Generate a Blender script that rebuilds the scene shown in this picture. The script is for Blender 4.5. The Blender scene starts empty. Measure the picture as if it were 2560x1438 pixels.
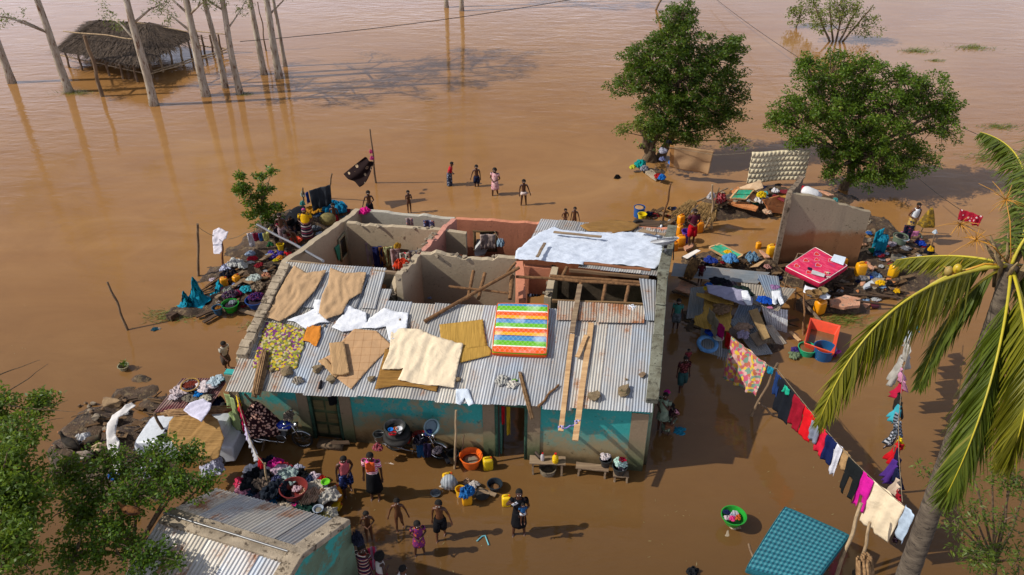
import bpy, bmesh, math, random
from mathutils import Vector, Matrix, noise, geometry
R = math.radians
C = bpy.context.scene.collection
V = Vector

# ---------------------------------------------------------------- camera, sky, sun, exposure
CAM_H, PITCH, FPX = 16.5, R(34.3), 2030.0
cam = bpy.data.cameras.new('camera'); cam_ob = bpy.data.objects.new('camera', cam); C.objects.link(cam_ob)
cam_ob.location = (0, 0, CAM_H); cam_ob.rotation_euler = (R(90) - PITCH, 0, 0)
cam.sensor_width = 36; cam.lens = FPX / 2560 * 36; cam.clip_end = 3000; cam.clip_start = .1
bpy.context.scene.camera = cam_ob

SUN_EL, SUN_AZ = R(42), R(-98)      # azimuth from +Y, clockwise: the sun stands to the west (-X)
w = bpy.data.worlds.new('World'); bpy.context.scene.world = w; w.use_nodes = True
nt = w.node_tree; nt.nodes.clear()
sky = nt.nodes.new('ShaderNodeTexSky'); sky.sky_type = 'NISHITA'; sky.sun_disc = False
sky.sun_elevation = SUN_EL; sky.sun_rotation = SUN_AZ; sky.air_density = 1.0; sky.dust_density = 2.0
bg = nt.nodes.new('ShaderNodeBackground'); bg.inputs[1].default_value = .07
out = nt.nodes.new('ShaderNodeOutputWorld')
tc = nt.nodes.new('ShaderNodeTexCoord'); mp = nt.nodes.new('ShaderNodeMapping'); mp.inputs['Scale'].default_value = (1.3, 1.3, 3.2)
nz = nt.nodes.new('ShaderNodeTexNoise'); nz.inputs['Scale'].default_value = 2.2; nz.inputs['Detail'].default_value = 5; nz.inputs['Roughness'].default_value = .55
cr = nt.nodes.new('ShaderNodeValToRGB'); cr.color_ramp.elements[0].position = .25; cr.color_ramp.elements[1].position = .55
mx = nt.nodes.new('ShaderNodeMix'); mx.data_type = 'RGBA'; mx.inputs[7].default_value = (22, 22.5, 27, 1)
nt.links.new(tc.outputs['Generated'], mp.inputs[0]); nt.links.new(mp.outputs[0], nz.inputs['Vector'])
sx = nt.nodes.new('ShaderNodeSeparateXYZ'); nt.links.new(tc.outputs['Generated'], sx.inputs[0])      # bright hazy cloud low in the sky, clearing overhead
hr_ = nt.nodes.new('ShaderNodeMapRange'); hr_.inputs[1].default_value = .20; hr_.inputs[2].default_value = .38; hr_.inputs[3].default_value = 1.0; hr_.inputs[4].default_value = .10
ml = nt.nodes.new('ShaderNodeMath'); ml.operation = 'MULTIPLY'; nt.links.new(sx.outputs[2], hr_.inputs[0]); nt.links.new(hr_.outputs[0], ml.inputs[1])
nt.links.new(nz.outputs[0], cr.inputs[0]); nt.links.new(cr.outputs[0], ml.inputs[0]); nt.links.new(ml.outputs[0], mx.inputs[0])
nt.links.new(sky.outputs[0], mx.inputs[6]); nt.links.new(mx.outputs[2], bg.inputs[0]); nt.links.new(bg.outputs[0], out.inputs[0])
sun = bpy.data.lights.new('sun', 'SUN'); sun.energy = 4.3; sun.angle = R(.53); sun.color = (1, .95, .87)
sun_ob = bpy.data.objects.new('sun', sun); C.objects.link(sun_ob)
sd = V((math.sin(SUN_AZ) * math.cos(SUN_EL), math.cos(SUN_AZ) * math.cos(SUN_EL), math.sin(SUN_EL)))
sun_ob.rotation_euler = sd.to_track_quat('Z', 'Y').to_euler(); sun_ob.location = (-30, 0, 40)
vs = bpy.context.scene.view_settings
vs.view_transform = 'Standard'; vs.look = 'None'; vs.exposure = .18; vs.gamma = 1; vs.use_curve_mapping = False

# ---------------------------------------------------------------- pixel (of the 2560 wide photograph) to place
cP, sP = math.cos(PITCH), math.sin(PITCH)
def ray(px, py):
    X = (px - 1280) / FPX; Y = -(py - 719) / FPX
    return V((X, cP + Y * sP, -sP + Y * cP))
def G(px, py, z=0.0):
    d = ray(px, py); t = (z - CAM_H) / d.z
    return V((d.x * t, d.y * t, z))
def D(px, py, depth):                 # point at a given depth along the view axis
    d = ray(px, py); return V((0, 0, CAM_H)) + d * depth
def pix(P):
    z = P[2] - CAM_H; d = P[1] * cP - z * sP; u = P[1] * sP + z * cP
    return 1280 + FPX * P[0] / d, 719 - FPX * u / d
def hz(px, py, ty, z0=0.0):           # top height of an upright thing standing at a pixel
    P = G(px, py, z0); lo, hi = 0, 16
    for i in range(40):
        m = (lo + hi) / 2
        if pix((P.x, P.y, m))[1] > ty: lo = m
        else: hi = m
    return m
def on_plane(p0, n, px, py, off=0.0):
    d = ray(px, py); o = V((0, 0, CAM_H)); t = (p0 + n * off - o).dot(n) / d.dot(n)
    return o + d * t
def n3(x, y, z=0.0): return noise.noise(V((x, y, z)))
def fb(x, y, z=0.0, o=3):
    s, a = 0, 1
    for i in range(o): s += a * noise.noise(V((x, y, z + i * 7.3))); x *= 2.1; y *= 2.1; z *= 2.1; a *= .5
    return s

# ---------------------------------------------------------------- mesh builder and object helpers
class MB:
    def __init__(s): s.v = []; s.f = []; s.uv = None; s.mi = None
    def add(s, vs, fs):
        k = len(s.v); s.v += [V(a) for a in vs]; s.f += [tuple(i + k for i in f) for f in fs]; return s
    def box(s, c, d, rot=None, jit=0.0):
        c = V(c); d = V(d) / 2; vs = []
        for z in (-1, 1):
            for y in (-1, 1):
                for x in (-1, 1):
                    p = V((x * d.x, y * d.y, z * d.z)) + V((random.uniform(-jit, jit), random.uniform(-jit, jit), random.uniform(-jit, jit)))
                    if rot: p = rot @ p
                    vs.append(c + p)
        return s.add(vs, [(0, 2, 3, 1), (4, 5, 7, 6), (0, 1, 5, 4), (2, 6, 7, 3), (0, 4, 6, 2), (1, 3, 7, 5)])
    def tube(s, pts, rs, n=8, cap=True, sq=1.0):
        pts = [V(p) for p in pts]
        if not hasattr(rs, '__len__'): rs = [rs] * len(pts)
        k = len(s.v); up = None
        for i, p in enumerate(pts):
            t = (pts[min(i + 1, len(pts) - 1)] - pts[max(i - 1, 0)])
            if t.length < 1e-6: t = V((0, 0, 1))
            t.normalize()
            if up is None: up = t.orthogonal().normalized()
            a = (up - t * up.dot(t))
            a = a.normalized() if a.length > 1e-4 else t.orthogonal().normalized()
            up = a; b = t.cross(a)
            for j in range(n):
                th = 2 * math.pi * j / n
                s.v.append(p + (a * math.cos(th) + b * math.sin(th) * sq) * rs[i])
        for i in range(len(pts) - 1):
            for j in range(n):
                a = k + i * n + j; b = k + i * n + (j + 1) % n
                s.f.append((a, b, b + n, a + n))
        if cap:
            s.f.append(tuple(k + j for j in range(n))[::-1]); m = k + (len(pts) - 1) * n
            s.f.append(tuple(m + j for j in range(n)))
        return s
    def lathe(s, prof, n=24, c=(0, 0, 0), sx=1, sy=1, cap=True):
        k = len(s.v); c = V(c)
        for r, z in prof:
            for j in range(n):
                th = 2 * math.pi * j / n; s.v.append(c + V((r * math.cos(th) * sx, r * math.sin(th) * sy, z)))
        for i in range(len(prof) - 1):
            for j in range(n):
                a = k + i * n + j; b = k + i * n + (j + 1) % n; s.f.append((a, b, b + n, a + n))
        if cap: s.f.append(tuple(k + j for j in range(n))[::-1]); m = k + (len(prof) - 1) * n; s.f.append(tuple(m + j for j in range(n)))
        return s
    def rings(s, rgs, cap=True):          # loft through rings of equal point count
        k = len(s.v); n = len(rgs[0])
        for r in rgs: s.v += [V(p) for p in r]
        for i in range(len(rgs) - 1):
            for j in range(n):
                a = k + i * n + j; b = k + i * n + (j + 1) % n; s.f.append((a, b, b + n, a + n))
        if cap: s.f.append(tuple(k + j for j in range(n))[::-1]); m = k + (len(rgs) - 1) * n; s.f.append(tuple(m + j for j in range(n)))
        return s
    def grid(s, P, nu, nv, closed=False):
        k = len(s.v)
        for j in range(nv + 1):
            for i in range(nu + 1): s.v.append(V(P(i / nu, j / nv)))
        for j in range(nv):
            for i in range(nu):
                a = k + j * (nu + 1) + i; s.f.append((a, a + 1, a + nu + 2, a + nu + 1))
        return s
    def prism(s, poly, th, n=None):        # polygon (3D points, one plane) extruded along n
        poly = [V(p) for p in poly]; n = n if n is not None else V((0, 0, 1)); m = len(poly); k = len(s.v)
        s.v += poly + [p + n * th for p in poly]
        s.f.append(tuple(k + i for i in range(m))[::-1]); s.f.append(tuple(k + m + i for i in range(m)))
        for i in range(m): j = (i + 1) % m; s.f.append((k + i, k + j, k + m + j, k + m + i))
        return s
    def data(s, name, mats, off=V((0, 0, 0)), smooth=True, norm=False):
        me = bpy.data.meshes.new(name); me.from_pydata([v - off for v in s.v], [], s.f)
        for m in (mats if isinstance(mats, (list, tuple)) else [mats]): me.materials.append(m)
        if s.mi: me.polygons.foreach_set('material_index', s.mi)
        if smooth: me.polygons.foreach_set('use_smooth', [True] * len(me.polygons))
        if s.uv:
            ul = me.uv_layers.new(name='UVMap'); fl = []
            for lp in me.loops: fl += s.uv[lp.vertex_index]
            ul.data.foreach_set('uv', fl)
        if norm:
            bm = bmesh.new(); bm.from_mesh(me); bmesh.ops.recalc_face_normals(bm, faces=bm.faces); bm.to_mesh(me); bm.free()
        me.update(); return me
def sharp(me, ang=35):
    try: me.set_sharp_from_angle(angle=R(ang))
    except Exception: pass
def tag(o, label=None, cat=None, group=None, kind=None):
    if label: o['label'] = label
    if cat: o['category'] = cat
    if group: o['group'] = group
    if kind: o['kind'] = kind
    return o
def thing(name, label, cat, loc=(0, 0, 0), rot=(0, 0, 0), group=None, sc=1.0):
    o = bpy.data.objects.new(name, None); C.objects.link(o); o.location = loc; o.rotation_euler = rot; o.scale = (sc,) * 3
    o.empty_display_size = .1
    return tag(o, label, cat, group)
def root_off(o):
    return V(o.location)
def part(name, mb, mat, parent, smooth=True, local=False, sh=None, label=None, bev=0, sub=0, norm=False):
    """a part; mesh coordinates are world ones unless local"""
    top = parent
    while top.parent: top = top.parent
    off = V((0, 0, 0)) if local else V(top.location)
    me = mb.data(name, mat, off, smooth, norm)
    if sh: sharp(me, sh)
    o = bpy.data.objects.new(name, me); C.objects.link(o); o.parent = parent
    if label: o['label'] = label
    mods(o, bev, sub); return o
def mods(o, bev=0, sub=0):
    if bev: m = o.modifiers.new('bevel', 'BEVEL'); m.width = bev; m.segments = 2; m.limit_method = 'ANGLE'
    if sub: m = o.modifiers.new('sub', 'SUBSURF'); m.levels = sub; m.render_levels = sub
def single(name, mb, mat, label, cat, group=None, smooth=True, sh=None, kind=None, solid=0, bev=0, norm=False, sub=0):
    n = len(mb.v); c = V((sum(v.x for v in mb.v) / n, sum(v.y for v in mb.v) / n, min(v.z for v in mb.v)))
    me = mb.data(name, mat, c, smooth, norm)
    if sh: sharp(me, sh)
    o = bpy.data.objects.new(name, me); C.objects.link(o); o.location = c
    tag(o, label, cat, group, kind)
    if solid: m = o.modifiers.new('solid', 'SOLIDIFY'); m.thickness = solid; m.offset = 0
    mods(o, bev, sub); return o
def copy_tree(o, parent=None):
    c = o.copy(); C.objects.link(c); c.parent = parent
    for ch in o.children: copy_tree(ch, c)
    return c
class Tmpl:
    """a kind: the first place() moves the built thing, later ones copy it with its parts"""
    def __init__(s, fn): s.fn = fn; s.o = None; s.used = False
    def place(s, loc, label, group=None, rot=(0, 0, 0), sc=1.0, mat=None):
        if s.o is None: s.o = s.fn(); s.used = False
        o = s.o if not s.used else copy_tree(s.o)
        s.used = True
        for k in ('label', 'group'):
            if k in o: del o[k]
        o.location = loc; o.rotation_euler = rot; o.scale = sc if hasattr(sc, '__len__') else (sc,) * 3
        o['label'] = label
        if group: o['group'] = group
        if mat:
            for ch in [o] + list(o.children):
                if ch.type == 'MESH' and ch.get('tint'): set_mat(ch, mat)
        return o
def set_mat(o, mat):
    if o.material_slots: o.material_slots[0].link = 'OBJECT'; o.material_slots[0].material = mat

# ---------------------------------------------------------------- materials
def srgb(h):
    if isinstance(h, str):
        c = [int(h[i:i + 2], 16) / 255 for i in (0, 2, 4)]
        return tuple(x / 12.92 if x <= .04045 else ((x + .055) / 1.055) ** 2.4 for x in c) + (1,)
    return tuple(h) + (1,)
class NT:
    def __init__(s, name):
        s.m = bpy.data.materials.new(name); s.m.use_nodes = True; s.nt = s.m.node_tree; s.nt.nodes.clear()
        s.out = s.n('ShaderNodeOutputMaterial'); s.b = s.n('ShaderNodeBsdfPrincipled'); s.l(s.b.outputs[0], s.out.inputs[0])
        s.tc = s.n('ShaderNodeTexCoord')
    def n(s, t, **k):
        x = s.nt.nodes.new(t)
        for a, b in k.items():
            if a in ('operation', 'blend_type', 'data_type', 'feature', 'wave_type', 'bands_direction', 'distance', 'noise_dimensions', 'gradient_type'): setattr(x, a, b)
            else: x.inputs[a.replace('_', ' ')].default_value = b
        return x
    def l(s, a, b): s.nt.links.new(a, b)
    def co(s, kind='Object', sc=(1, 1, 1), rot=(0, 0, 0)):
        m = s.n('ShaderNodeMapping'); m.inputs['Scale'].default_value = sc; m.inputs['Rotation'].default_value = rot
        if kind == 'World': g = s.n('ShaderNodeNewGeometry'); s.l(g.outputs['Position'], m.inputs[0])
        else: s.l(s.tc.outputs[kind], m.inputs[0])
        return m.outputs[0]
    def noise(s, vec, scale, detail=3, rough=.55, dist=0):
        x = s.n('ShaderNodeTexNoise', Scale=scale, Detail=detail, Roughness=rough, Distortion=dist); s.l(vec, x.inputs['Vector']); return x.outputs[0]
    def ramp(s, fac, stops, interp='LINEAR'):
        x = s.n('ShaderNodeValToRGB'); cr = x.color_ramp; cr.interpolation = interp
        while len(cr.elements) < len(stops): cr.elements.new(.5)
        for e, (p, c) in zip(cr.elements, stops): e.position = p; e.color = srgb(c) if not (isinstance(c, (int, float))) else (c, c, c, 1)
        s.l(fac, x.inputs[0]); return x.outputs[0]
    def mix(s, fac, a, b, mode='MIX'):
        x = s.n('ShaderNodeMix', data_type='RGBA', blend_type=mode)
        for k, q in ((0, fac), (6, a), (7, b)):
            if isinstance(q, (int, float)): x.inputs[k].default_value = q
            elif isinstance(q, (tuple, list, str)): x.inputs[k].default_value = srgb(q)
            else: s.l(q, x.inputs[k])
        return x.outputs[2]
    def math(s, op, a, b=0.0, c=None):
        x = s.n('ShaderNodeMath', operation=op)
        for k, q in ((0, a), (1, b), (2, c)):
            if q is None: continue
            if isinstance(q, (int, float)): x.inputs[k].default_value = q
            else: s.l(q, x.inputs[k])
        return x.outputs[0]
    def sep(s, vec): x = s.n('ShaderNodeSeparateXYZ'); s.l(vec, x.inputs[0]); return x.outputs
    def fin(s, col=None, rough=.8, bump=None, bs=.3, bd=.02, spec=None, metal=None):
        if col is not None:
            if isinstance(col, (tuple, list, str)): s.b.inputs['Base Color'].default_value = srgb(col)
            else: s.l(col, s.b.inputs['Base Color'])
        if isinstance(rough, (int, float)): s.b.inputs['Roughness'].default_value = rough
        else: s.l(rough, s.b.inputs['Roughness'])
        if spec is not None: s.b.inputs['Specular IOR Level'].default_value = spec
        if metal is not None: s.b.inputs['Metallic'].default_value = metal
        if bump is not None:
            x = s.n('ShaderNodeBump', Strength=bs, Distance=bd); s.l(bump, x.inputs['Height']); s.l(x.outputs[0], s.b.inputs['Normal'])
        return s.m
_mc = {}
def cached(f):
    def g(*a, **k):
        key = (f.__name__, str(a), str(k))
        if key not in _mc: _mc[key] = f(*a, **k)
        return _mc[key]
    return g
@cached
def cloth(c, dirt=.25, c2=None, rough=.9):
    t = NT('cloth'); v = t.co(); n = t.noise(v, 3.5, 4); n2 = t.math('ABSOLUTE', t.math('SUBTRACT', t.noise(v, 4, 3, .6, .8), .5))
    a = srgb(c)[:3]; d = tuple(x * (1 - dirt) for x in a)
    col = t.mix(t.ramp(n, [(.35, 0), (.65, 1)]), d, a)
    if c2: col = t.mix(t.ramp(t.noise(v, 9, 2), [(.5, 0), (.54, 1)]), col, srgb(c2)[:3])
    return t.fin(col, rough, t.math('ADD', n, t.math('MULTIPLY', n2, .7)), .6, .05, spec=.15)
@cached
def stripes(cols, freq, axis=0, space='UV', wob=0.0, quilt=0.0, rough=.85, wn=0.0):
    t = NT('striped_cloth'); v = t.co(space); s = t.sep(v)
    x = t.math('MULTIPLY', s[axis], freq)
    if wob: x = t.math('ADD', x, t.math('MULTIPLY', t.noise(v, 3, 2), wob))
    x = t.math('FRACT', x)
    st = [(p, c) for p, c in cols]
    col = t.ramp(x, st, 'CONSTANT'); bump = t.noise(v, 12, 3)
    if wn: col = t.mix(t.math('MULTIPLY', t.ramp(t.noise(v, 2.2, 3), [(.5, 0), (.75, 1)]), wn), col, 'ffffff')
    if quilt:
        a = t.math('ADD', s[0], s[1]); b = t.math('SUBTRACT', s[0], s[1])
        qa = t.math('ABSOLUTE', t.math('SINE', t.math('MULTIPLY', a, quilt))); qb = t.math('ABSOLUTE', t.math('SINE', t.math('MULTIPLY', b, quilt)))
        q = t.math('POWER', t.math('MINIMUM', qa, qb), .5); bump = q
        col = t.mix(t.math('MULTIPLY', t.math('LESS_THAN', q, .3), .35), col, (.85, .85, .8))
    return t.fin(col, rough, bump, .5, .015, spec=.15)
@cached
def plaid(c1, c2, c3, freq, space='UV', th=.5, line=None):
    t = NT('checked_cloth'); v = t.co(space); s = t.sep(v)
    fx = t.math('FRACT', t.math('MULTIPLY', s[0], freq)); fy = t.math('FRACT', t.math('MULTIPLY', s[1], freq))
    a = t.math('GREATER_THAN', fx, th); b = t.math('GREATER_THAN', fy, th); sm = t.math('MULTIPLY', t.math('ADD', a, b), .5)
    col = t.ramp(sm, [(0, c1), (.3, c2), (.8, c3)], 'CONSTANT')
    col = t.mix(t.math('MULTIPLY', t.noise(v, 2, 4), .35), col, (.05, .05, .05))
    return t.fin(col, .9, t.noise(v, 8, 3), .4, .02, spec=.15)
@cached
def floral(bgc, cols, scale, space='Object', thr=.35, ring=None):
    t = NT('printed_cloth'); v = t.co(space)
    x = t.n('ShaderNodeTexVoronoi', Scale=scale); t.l(v, x.inputs['Vector'])
    hue = t.sep(x.outputs['Color'])[0]
    n = len(cols); fc = t.ramp(hue, [(i / n, c) for i, c in enumerate(cols)], 'CONSTANT') if n > 1 else srgb(cols[0])[:3]
    f = t.math('LESS_THAN', x.outputs['Distance'], thr)
    if ring: f = t.math('SUBTRACT', f, t.math('LESS_THAN', x.outputs['Distance'], thr * ring))
    col = t.mix(f, srgb(bgc)[:3], fc)
    return t.fin(col, .9, t.noise(v, 10, 3), .4, .02, spec=.15)
@cached
def patches(cols, scale, rough=.8, space='Object', stretch=(1, 1, 1), soft=False):
    t = NT('mottled'); v = t.co(space, stretch); n = t.noise(v, scale, 4, .6)
    k = len(cols); col = t.ramp(n, [(.3 + .4 * i / max(1, k - 1), c) for i, c in enumerate(cols)], 'LINEAR' if soft else 'CONSTANT')
    return t.fin(col, rough, t.noise(v, scale * 4, 3), .4, .02, spec=.2)
@cached
def rough_mat(name, c1, c2, scale=3, c3=None, bump=.6, bd=.03, rough=.95, stretch=(1, 1, 1), fine=40, lo=.35, hi=.65, spec=.25):
    t = NT(name); v = t.co('Object', stretch); n = t.noise(v, scale, 6, .65); f = t.noise(v, fine, 3)
    col = t.mix(t.ramp(n, [(lo, 0), (hi, 1)]), srgb(c1)[:3], srgb(c2)[:3])
    if c3: col = t.mix(t.ramp(t.noise(v, scale * 2.3, 5, .7), [(.54, 0), (.62, 1)]), col, srgb(c3)[:3])
    col = t.mix(t.math('MULTIPLY', f, .35), col, (.03, .025, .02))
    return t.fin(col, rough, t.math('ADD', n, t.math('MULTIPLY', f, .5)), bump, bd, spec=spec)
@cached
def plastic(c, rough=.38):
    t = NT('plastic'); v = t.co(); n = t.noise(v, 8, 4); a = srgb(c)[:3]
    col = t.mix(t.ramp(n, [(.45, 0), (.8, .55)]), a, tuple(x * .55 + .02 for x in a))
    return t.fin(col, rough, n, .1, .01, spec=.45)
@cached
def metal(c, rough=.35, m=1.0):
    t = NT('metal'); v = t.co(); n = t.noise(v, 14, 4)
    return t.fin(t.mix(t.math('MULTIPLY', n, .6), srgb(c)[:3], tuple(x * .35 for x in srgb(c)[:3])), rough, n, .1, .01, metal=m)
@cached
def wood(c1, c2, k=1.0, ax=0):
    st = [2, 2, 2]; st[ax] = .15
    return rough_mat('weathered_wood', c1, c2, 4 * k, bump=.5, bd=.01, stretch=tuple(st), fine=30)
@cached
def reed(c1, c2, ax=0, k=40, c3=None):
    t = NT('reeds'); v = t.co('UV'); s = t.sep(v); st = [1.2, 1.2, 1.2]; st[ax] = k
    vv = t.co('UV', tuple(st)); n = t.noise(vv, 1.0, 3, .7); m = t.noise(v, 3, 3)
    col = t.mix(t.ramp(n, [(.35, 0), (.65, 1)]), srgb(c1)[:3], srgb(c2)[:3])
    col = t.mix(t.math('MULTIPLY', m, .5), col, srgb(c1)[:3])
    if c3:
        b = t.math('LESS_THAN', t.math('FRACT', t.math('MULTIPLY', s[1 if ax == 0 else 0], 7)), .07)
        col = t.mix(t.math('MULTIPLY', b, .7), col, srgb(c3)[:3])
    return t.fin(col, .85, n, .8, .015, spec=.2)
@cached
def tin(base='b9bcbe', rust='7a4a2a', amt=.5, seed=0, lo=.55):
    """weathered corrugated sheet: dull zinc with rust along its ribs"""
    t = NT('zinc_sheet'); v = t.co('UV', (1, 1, 1)); oi = t.n('ShaderNodeObjectInfo'); rn = oi.outputs['Random']
    off = t.n('ShaderNodeCombineXYZ'); t.l(t.math('MULTIPLY', rn, 37.0), off.inputs[0]); t.l(t.math('MULTIPLY', rn, 91.0), off.inputs[1])
    va = t.n('ShaderNodeVectorMath', operation='ADD'); t.l(v, va.inputs[0]); t.l(off.outputs[0], va.inputs[1]); v2 = va.outputs[0]
    ms = t.n('ShaderNodeMapping'); ms.inputs['Scale'].default_value = (9, .8, 1); t.l(v2, ms.inputs[0])
    n1 = t.noise(v2, 1.1, 5, .65); n2 = t.noise(ms.outputs[0], 1.0, 4, .6); n3_ = t.noise(v2, 22, 3, .7)
    b = srgb(base)[:3]
    col = t.mix(t.ramp(n2, [(.3, 0), (.7, 1)]), tuple(x * .62 for x in b), b)
    col = t.mix(t.ramp(n1, [(.4, 0), (.7, .75)]), col, (.38, .32, .26))
    tone = t.math('MULTIPLY_ADD', rn, .45, .72)
    cc = t.n('ShaderNodeCombineXYZ'); [t.l(tone, cc.inputs[i]) for i in range(3)]
    col = t.mix(1.0, col, cc.outputs[0], 'MULTIPLY')
    rm = t.math('ADD', t.math('MULTIPLY', n1, .75), t.math('ADD', t.math('MULTIPLY', n2, .35), t.math('MULTIPLY', n3_, .25)))
    rf = t.ramp(rm, [(lo + .10 + (1 - amt) * .16, 0), (lo + .22 + (1 - amt) * .16, 1)])
    ru = srgb(rust)[:3]
    col = t.mix(rf, col, t.mix(n3_, tuple(x * .45 for x in ru), tuple(min(1, x * 1.5) for x in ru)))
    t.l(t.math('MULTIPLY_ADD', rf, -.25, .35), t.b.inputs['Metallic'])
    return t.fin(col, t.math('MULTIPLY_ADD', rf, .35, .52), n3_, .15, .004)
@cached
def plaster(name, top, mid, low, z1, z2, dirt='2b2417', peel=None, pamt=.52):
    """painted plaster worn through to render, with flood grime rising from the foot"""
    t = NT(name); v = t.co('World'); z = t.sep(v)[2]; n = t.noise(v, 1.3, 6, .7); f = t.noise(v, 14, 4, .7)
    zz = t.math('ADD', z, t.math('MULTIPLY', t.math('SUBTRACT', n, .5), .9))
    a = t.mix(t.ramp(f, [(.3, 0), (.7, .5)]), srgb(top)[:3], tuple(x * .72 for x in srgb(top)[:3]))
    if peel:
        pm = t.ramp(t.math('SUBTRACT', t.math('ADD', t.noise(v, 1.7, 8, .72), .10), t.math('MULTIPLY', z, .10)), [(pamt - .04, 0), (pamt + .04, 1)])
        a = t.mix(pm, a, t.mix(t.noise(v, 3, 3), srgb(peel)[:3], srgb(mid)[:3]))
    mm = t.n('ShaderNodeMapRange'); mm.inputs[1].default_value = z1; mm.inputs[2].default_value = z2; t.l(zz, mm.inputs[0])
    col = t.mix(mm.outputs[0], srgb(low)[:3], a)
    m2 = t.n('ShaderNodeMapRange'); m2.inputs[1].default_value = 0.1; m2.inputs[2].default_value = .5; t.l(zz, m2.inputs[0])
    col = t.mix(t.math('MULTIPLY', t.math('SUBTRACT', 1.0, m2.outputs[0]), .8), col, srgb(dirt)[:3])
    sp = t.ramp(t.noise(v, 6, 6, .8), [(.60, 0), (.68, .75)])
    col = t.mix(sp, col, srgb(dirt)[:3])
    return t.fin(col, .92, t.math('ADD', n, t.math('MULTIPLY', f, .4)), .4, .03, spec=.2)
@cached
def leafm(c1, c2, c3=None, tr=.35):
    t = NT('leaf'); g = t.n('ShaderNodeNewGeometry'); r = g.outputs['Random Per Island']
    v = t.co('Object'); n = t.noise(v, .9, 3)
    st = [(0, c1), (.75, c2)] + ([(.97, c3)] if c3 else [])
    col = t.ramp(t.math('ADD', t.math('MULTIPLY', r, .6), t.math('MULTIPLY', n, .4)), st)
    tl = t.n('ShaderNodeBsdfTranslucent'); t.l(t.mix(.5, col, (.25, .32, .03)), tl.inputs[0]); ms = t.n('ShaderNodeMixShader'); ms.inputs[0].default_value = tr
    t.fin(col, .5, spec=.35); t.l(t.b.outputs[0], ms.inputs[1]); t.l(tl.outputs[0], ms.inputs[2]); t.l(ms.outputs[0], t.out.inputs[0])
    return t.m
WOODG = wood('6b5644', '9a8468'); WOODD = wood('3b2d22', '5c4736'); WOODL = wood('a9825a', 'd2ad7d'); WOODR = wood('6a4028', '8d5c3c')
POLEW = rough_mat('pole_wood', '5a4636', '8d755a', 5, bump=.6, bd=.02, stretch=(2, 2, .4))
POLEP = rough_mat('pale_pole_wood', '8a7458', 'c0a580', 5, bump=.6, bd=.02, stretch=(2, 2, .4))
MUD = None
CONC = rough_mat('old_concrete', '8a7c68', 'b8a78e', 2.5, '55493a', bump=.7, bd=.04)
BLOCK = rough_mat('broken_block', '75695a', 'a3937c', 3.5, '4c4134', bump=.9, bd=.05)
PINKB = rough_mat('pink_plaster_block', 'b07a5c', 'd19d7e', 3, '8b7563', bump=.6, bd=.03)
ORNGB = rough_mat('orange_plaster', 'b8703f', 'c98651', 3, '8d5a38', bump=.5, bd=.03)
RUBBER = rough_mat('rubber', '121212', '2a2826', 8, bump=.3, bd=.01, rough=.7)
CHROME = metal('c9c9c9', .25); STEEL = metal('8d8d8d', .45); IRON = rough_mat('dark_iron', '1c1a18', '3a332c', 6, bump=.3, bd=.01, rough=.6)
ROPE = rough_mat('rope', '6b5d49', '9a8a70', 20, bump=.2, bd=.005)
# ---------------------------------------------------------------- ground (mud banks rise from the flood) and water
MOUNDS = []   # x, y, rx, ry, height
def mound(px, py, rx, ry, h): p = G(px, py); MOUNDS.append((p.x, p.y, rx, ry, h))
for a in [(700, 620, 1.8, 1.5, .95), (640, 690, 2.0, 1.4, .85), (590, 750, 1.5, 1.0, .75), (540, 775, 1.2, .5, .62), (740, 570, 1.6, 1.2, .95), (820, 545, 1.5, .9, .85),
          (670, 730, 1.6, 1.0, .75), (470, 780, .9, .4, .62),
          (330, 985, 1.2, .6, .54), (240, 1060, 1.2, .8, .72), (340, 1110, 1.6, 1.2, .74), (190, 1130, .9, 1.1, .72), (400, 1010, .8, .7, .58), (350, 950, .6, .3, .47), (330, 1200, 1.6, .8, .8),
          (1860, 520, 2.2, .9, .85), (1930, 500, 2.0, 1.0, .95), (1780, 540, 1.4, .5, .75), (1680, 570, 1.5, .6, .62), (2040, 500, 1.8, .8, .8), (1990, 540, .8, .5, .7),
          (1800, 650, 1.6, .55, .75), (1870, 670, 1.6, .7, .8), (2000, 670, 1.4, .9, .75), (2080, 700, 2.2, .9, .85), (2160, 730, 1.8, .6, .7), (2100, 770, 1.3, .5, .66), (2030, 770, .9, .6, .62),
          (2180, 640, 1.3, 1.6, .8), (2240, 640, 1.7, 1.3, .8), (2260, 680, 1.3, 1.3, .75), (2300, 640, .9, .8, .66), (2190, 570, .9, 1.1, .7), (2130, 535, .9, .7, .7),
          (1640, 430, .7, .4, .56), (1780, 800, 1.8, 1.2, .5), (1900, 800, 1.4, .9, .5), (1930, 870, .5, .3, .56)]: mound(*a)
def hgt(x, y):
    h = 0
    for mx_, my_, rx, ry, hh in MOUNDS:
        dx = (x - mx_) / rx; dy = (y - my_) / ry; q = dx * dx + dy * dy
        if q < 5: h = max(h, hh * math.exp(-q * .8))
    b = -.42 + h
    if h > .05: b += .16 * fb(x * 1.6, y * 1.6, 3, 4) + .09 * abs(noise.noise(V((x * 4.3, y * 4.3, 1))))
    else: b += .05 * noise.noise(V((x * .6, y * .6, 2)))
    return b
def GH(px, py, up=0.0):
    z = 0.0
    for i in range(6):
        p = G(px, py, z); z = max(0.0, hgt(p.x, p.y)) + up
    p = G(px, py, z); return p
def coords(a, b, st, far):
    c = [a + i * st for i in range(int((b - a) / st) + 1)]; k, d = c[-1], st
    while k < far: d *= 1.7; k += d; c.append(k)
    k, d = c[0], st
    while k > -far: d *= 1.7; k -= d; c.insert(0, k)
    return c
xs = coords(-15, 20, .11, 900); ys = coords(11, 36, .11, 900)
mb = MB(); nx = len(xs)
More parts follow.
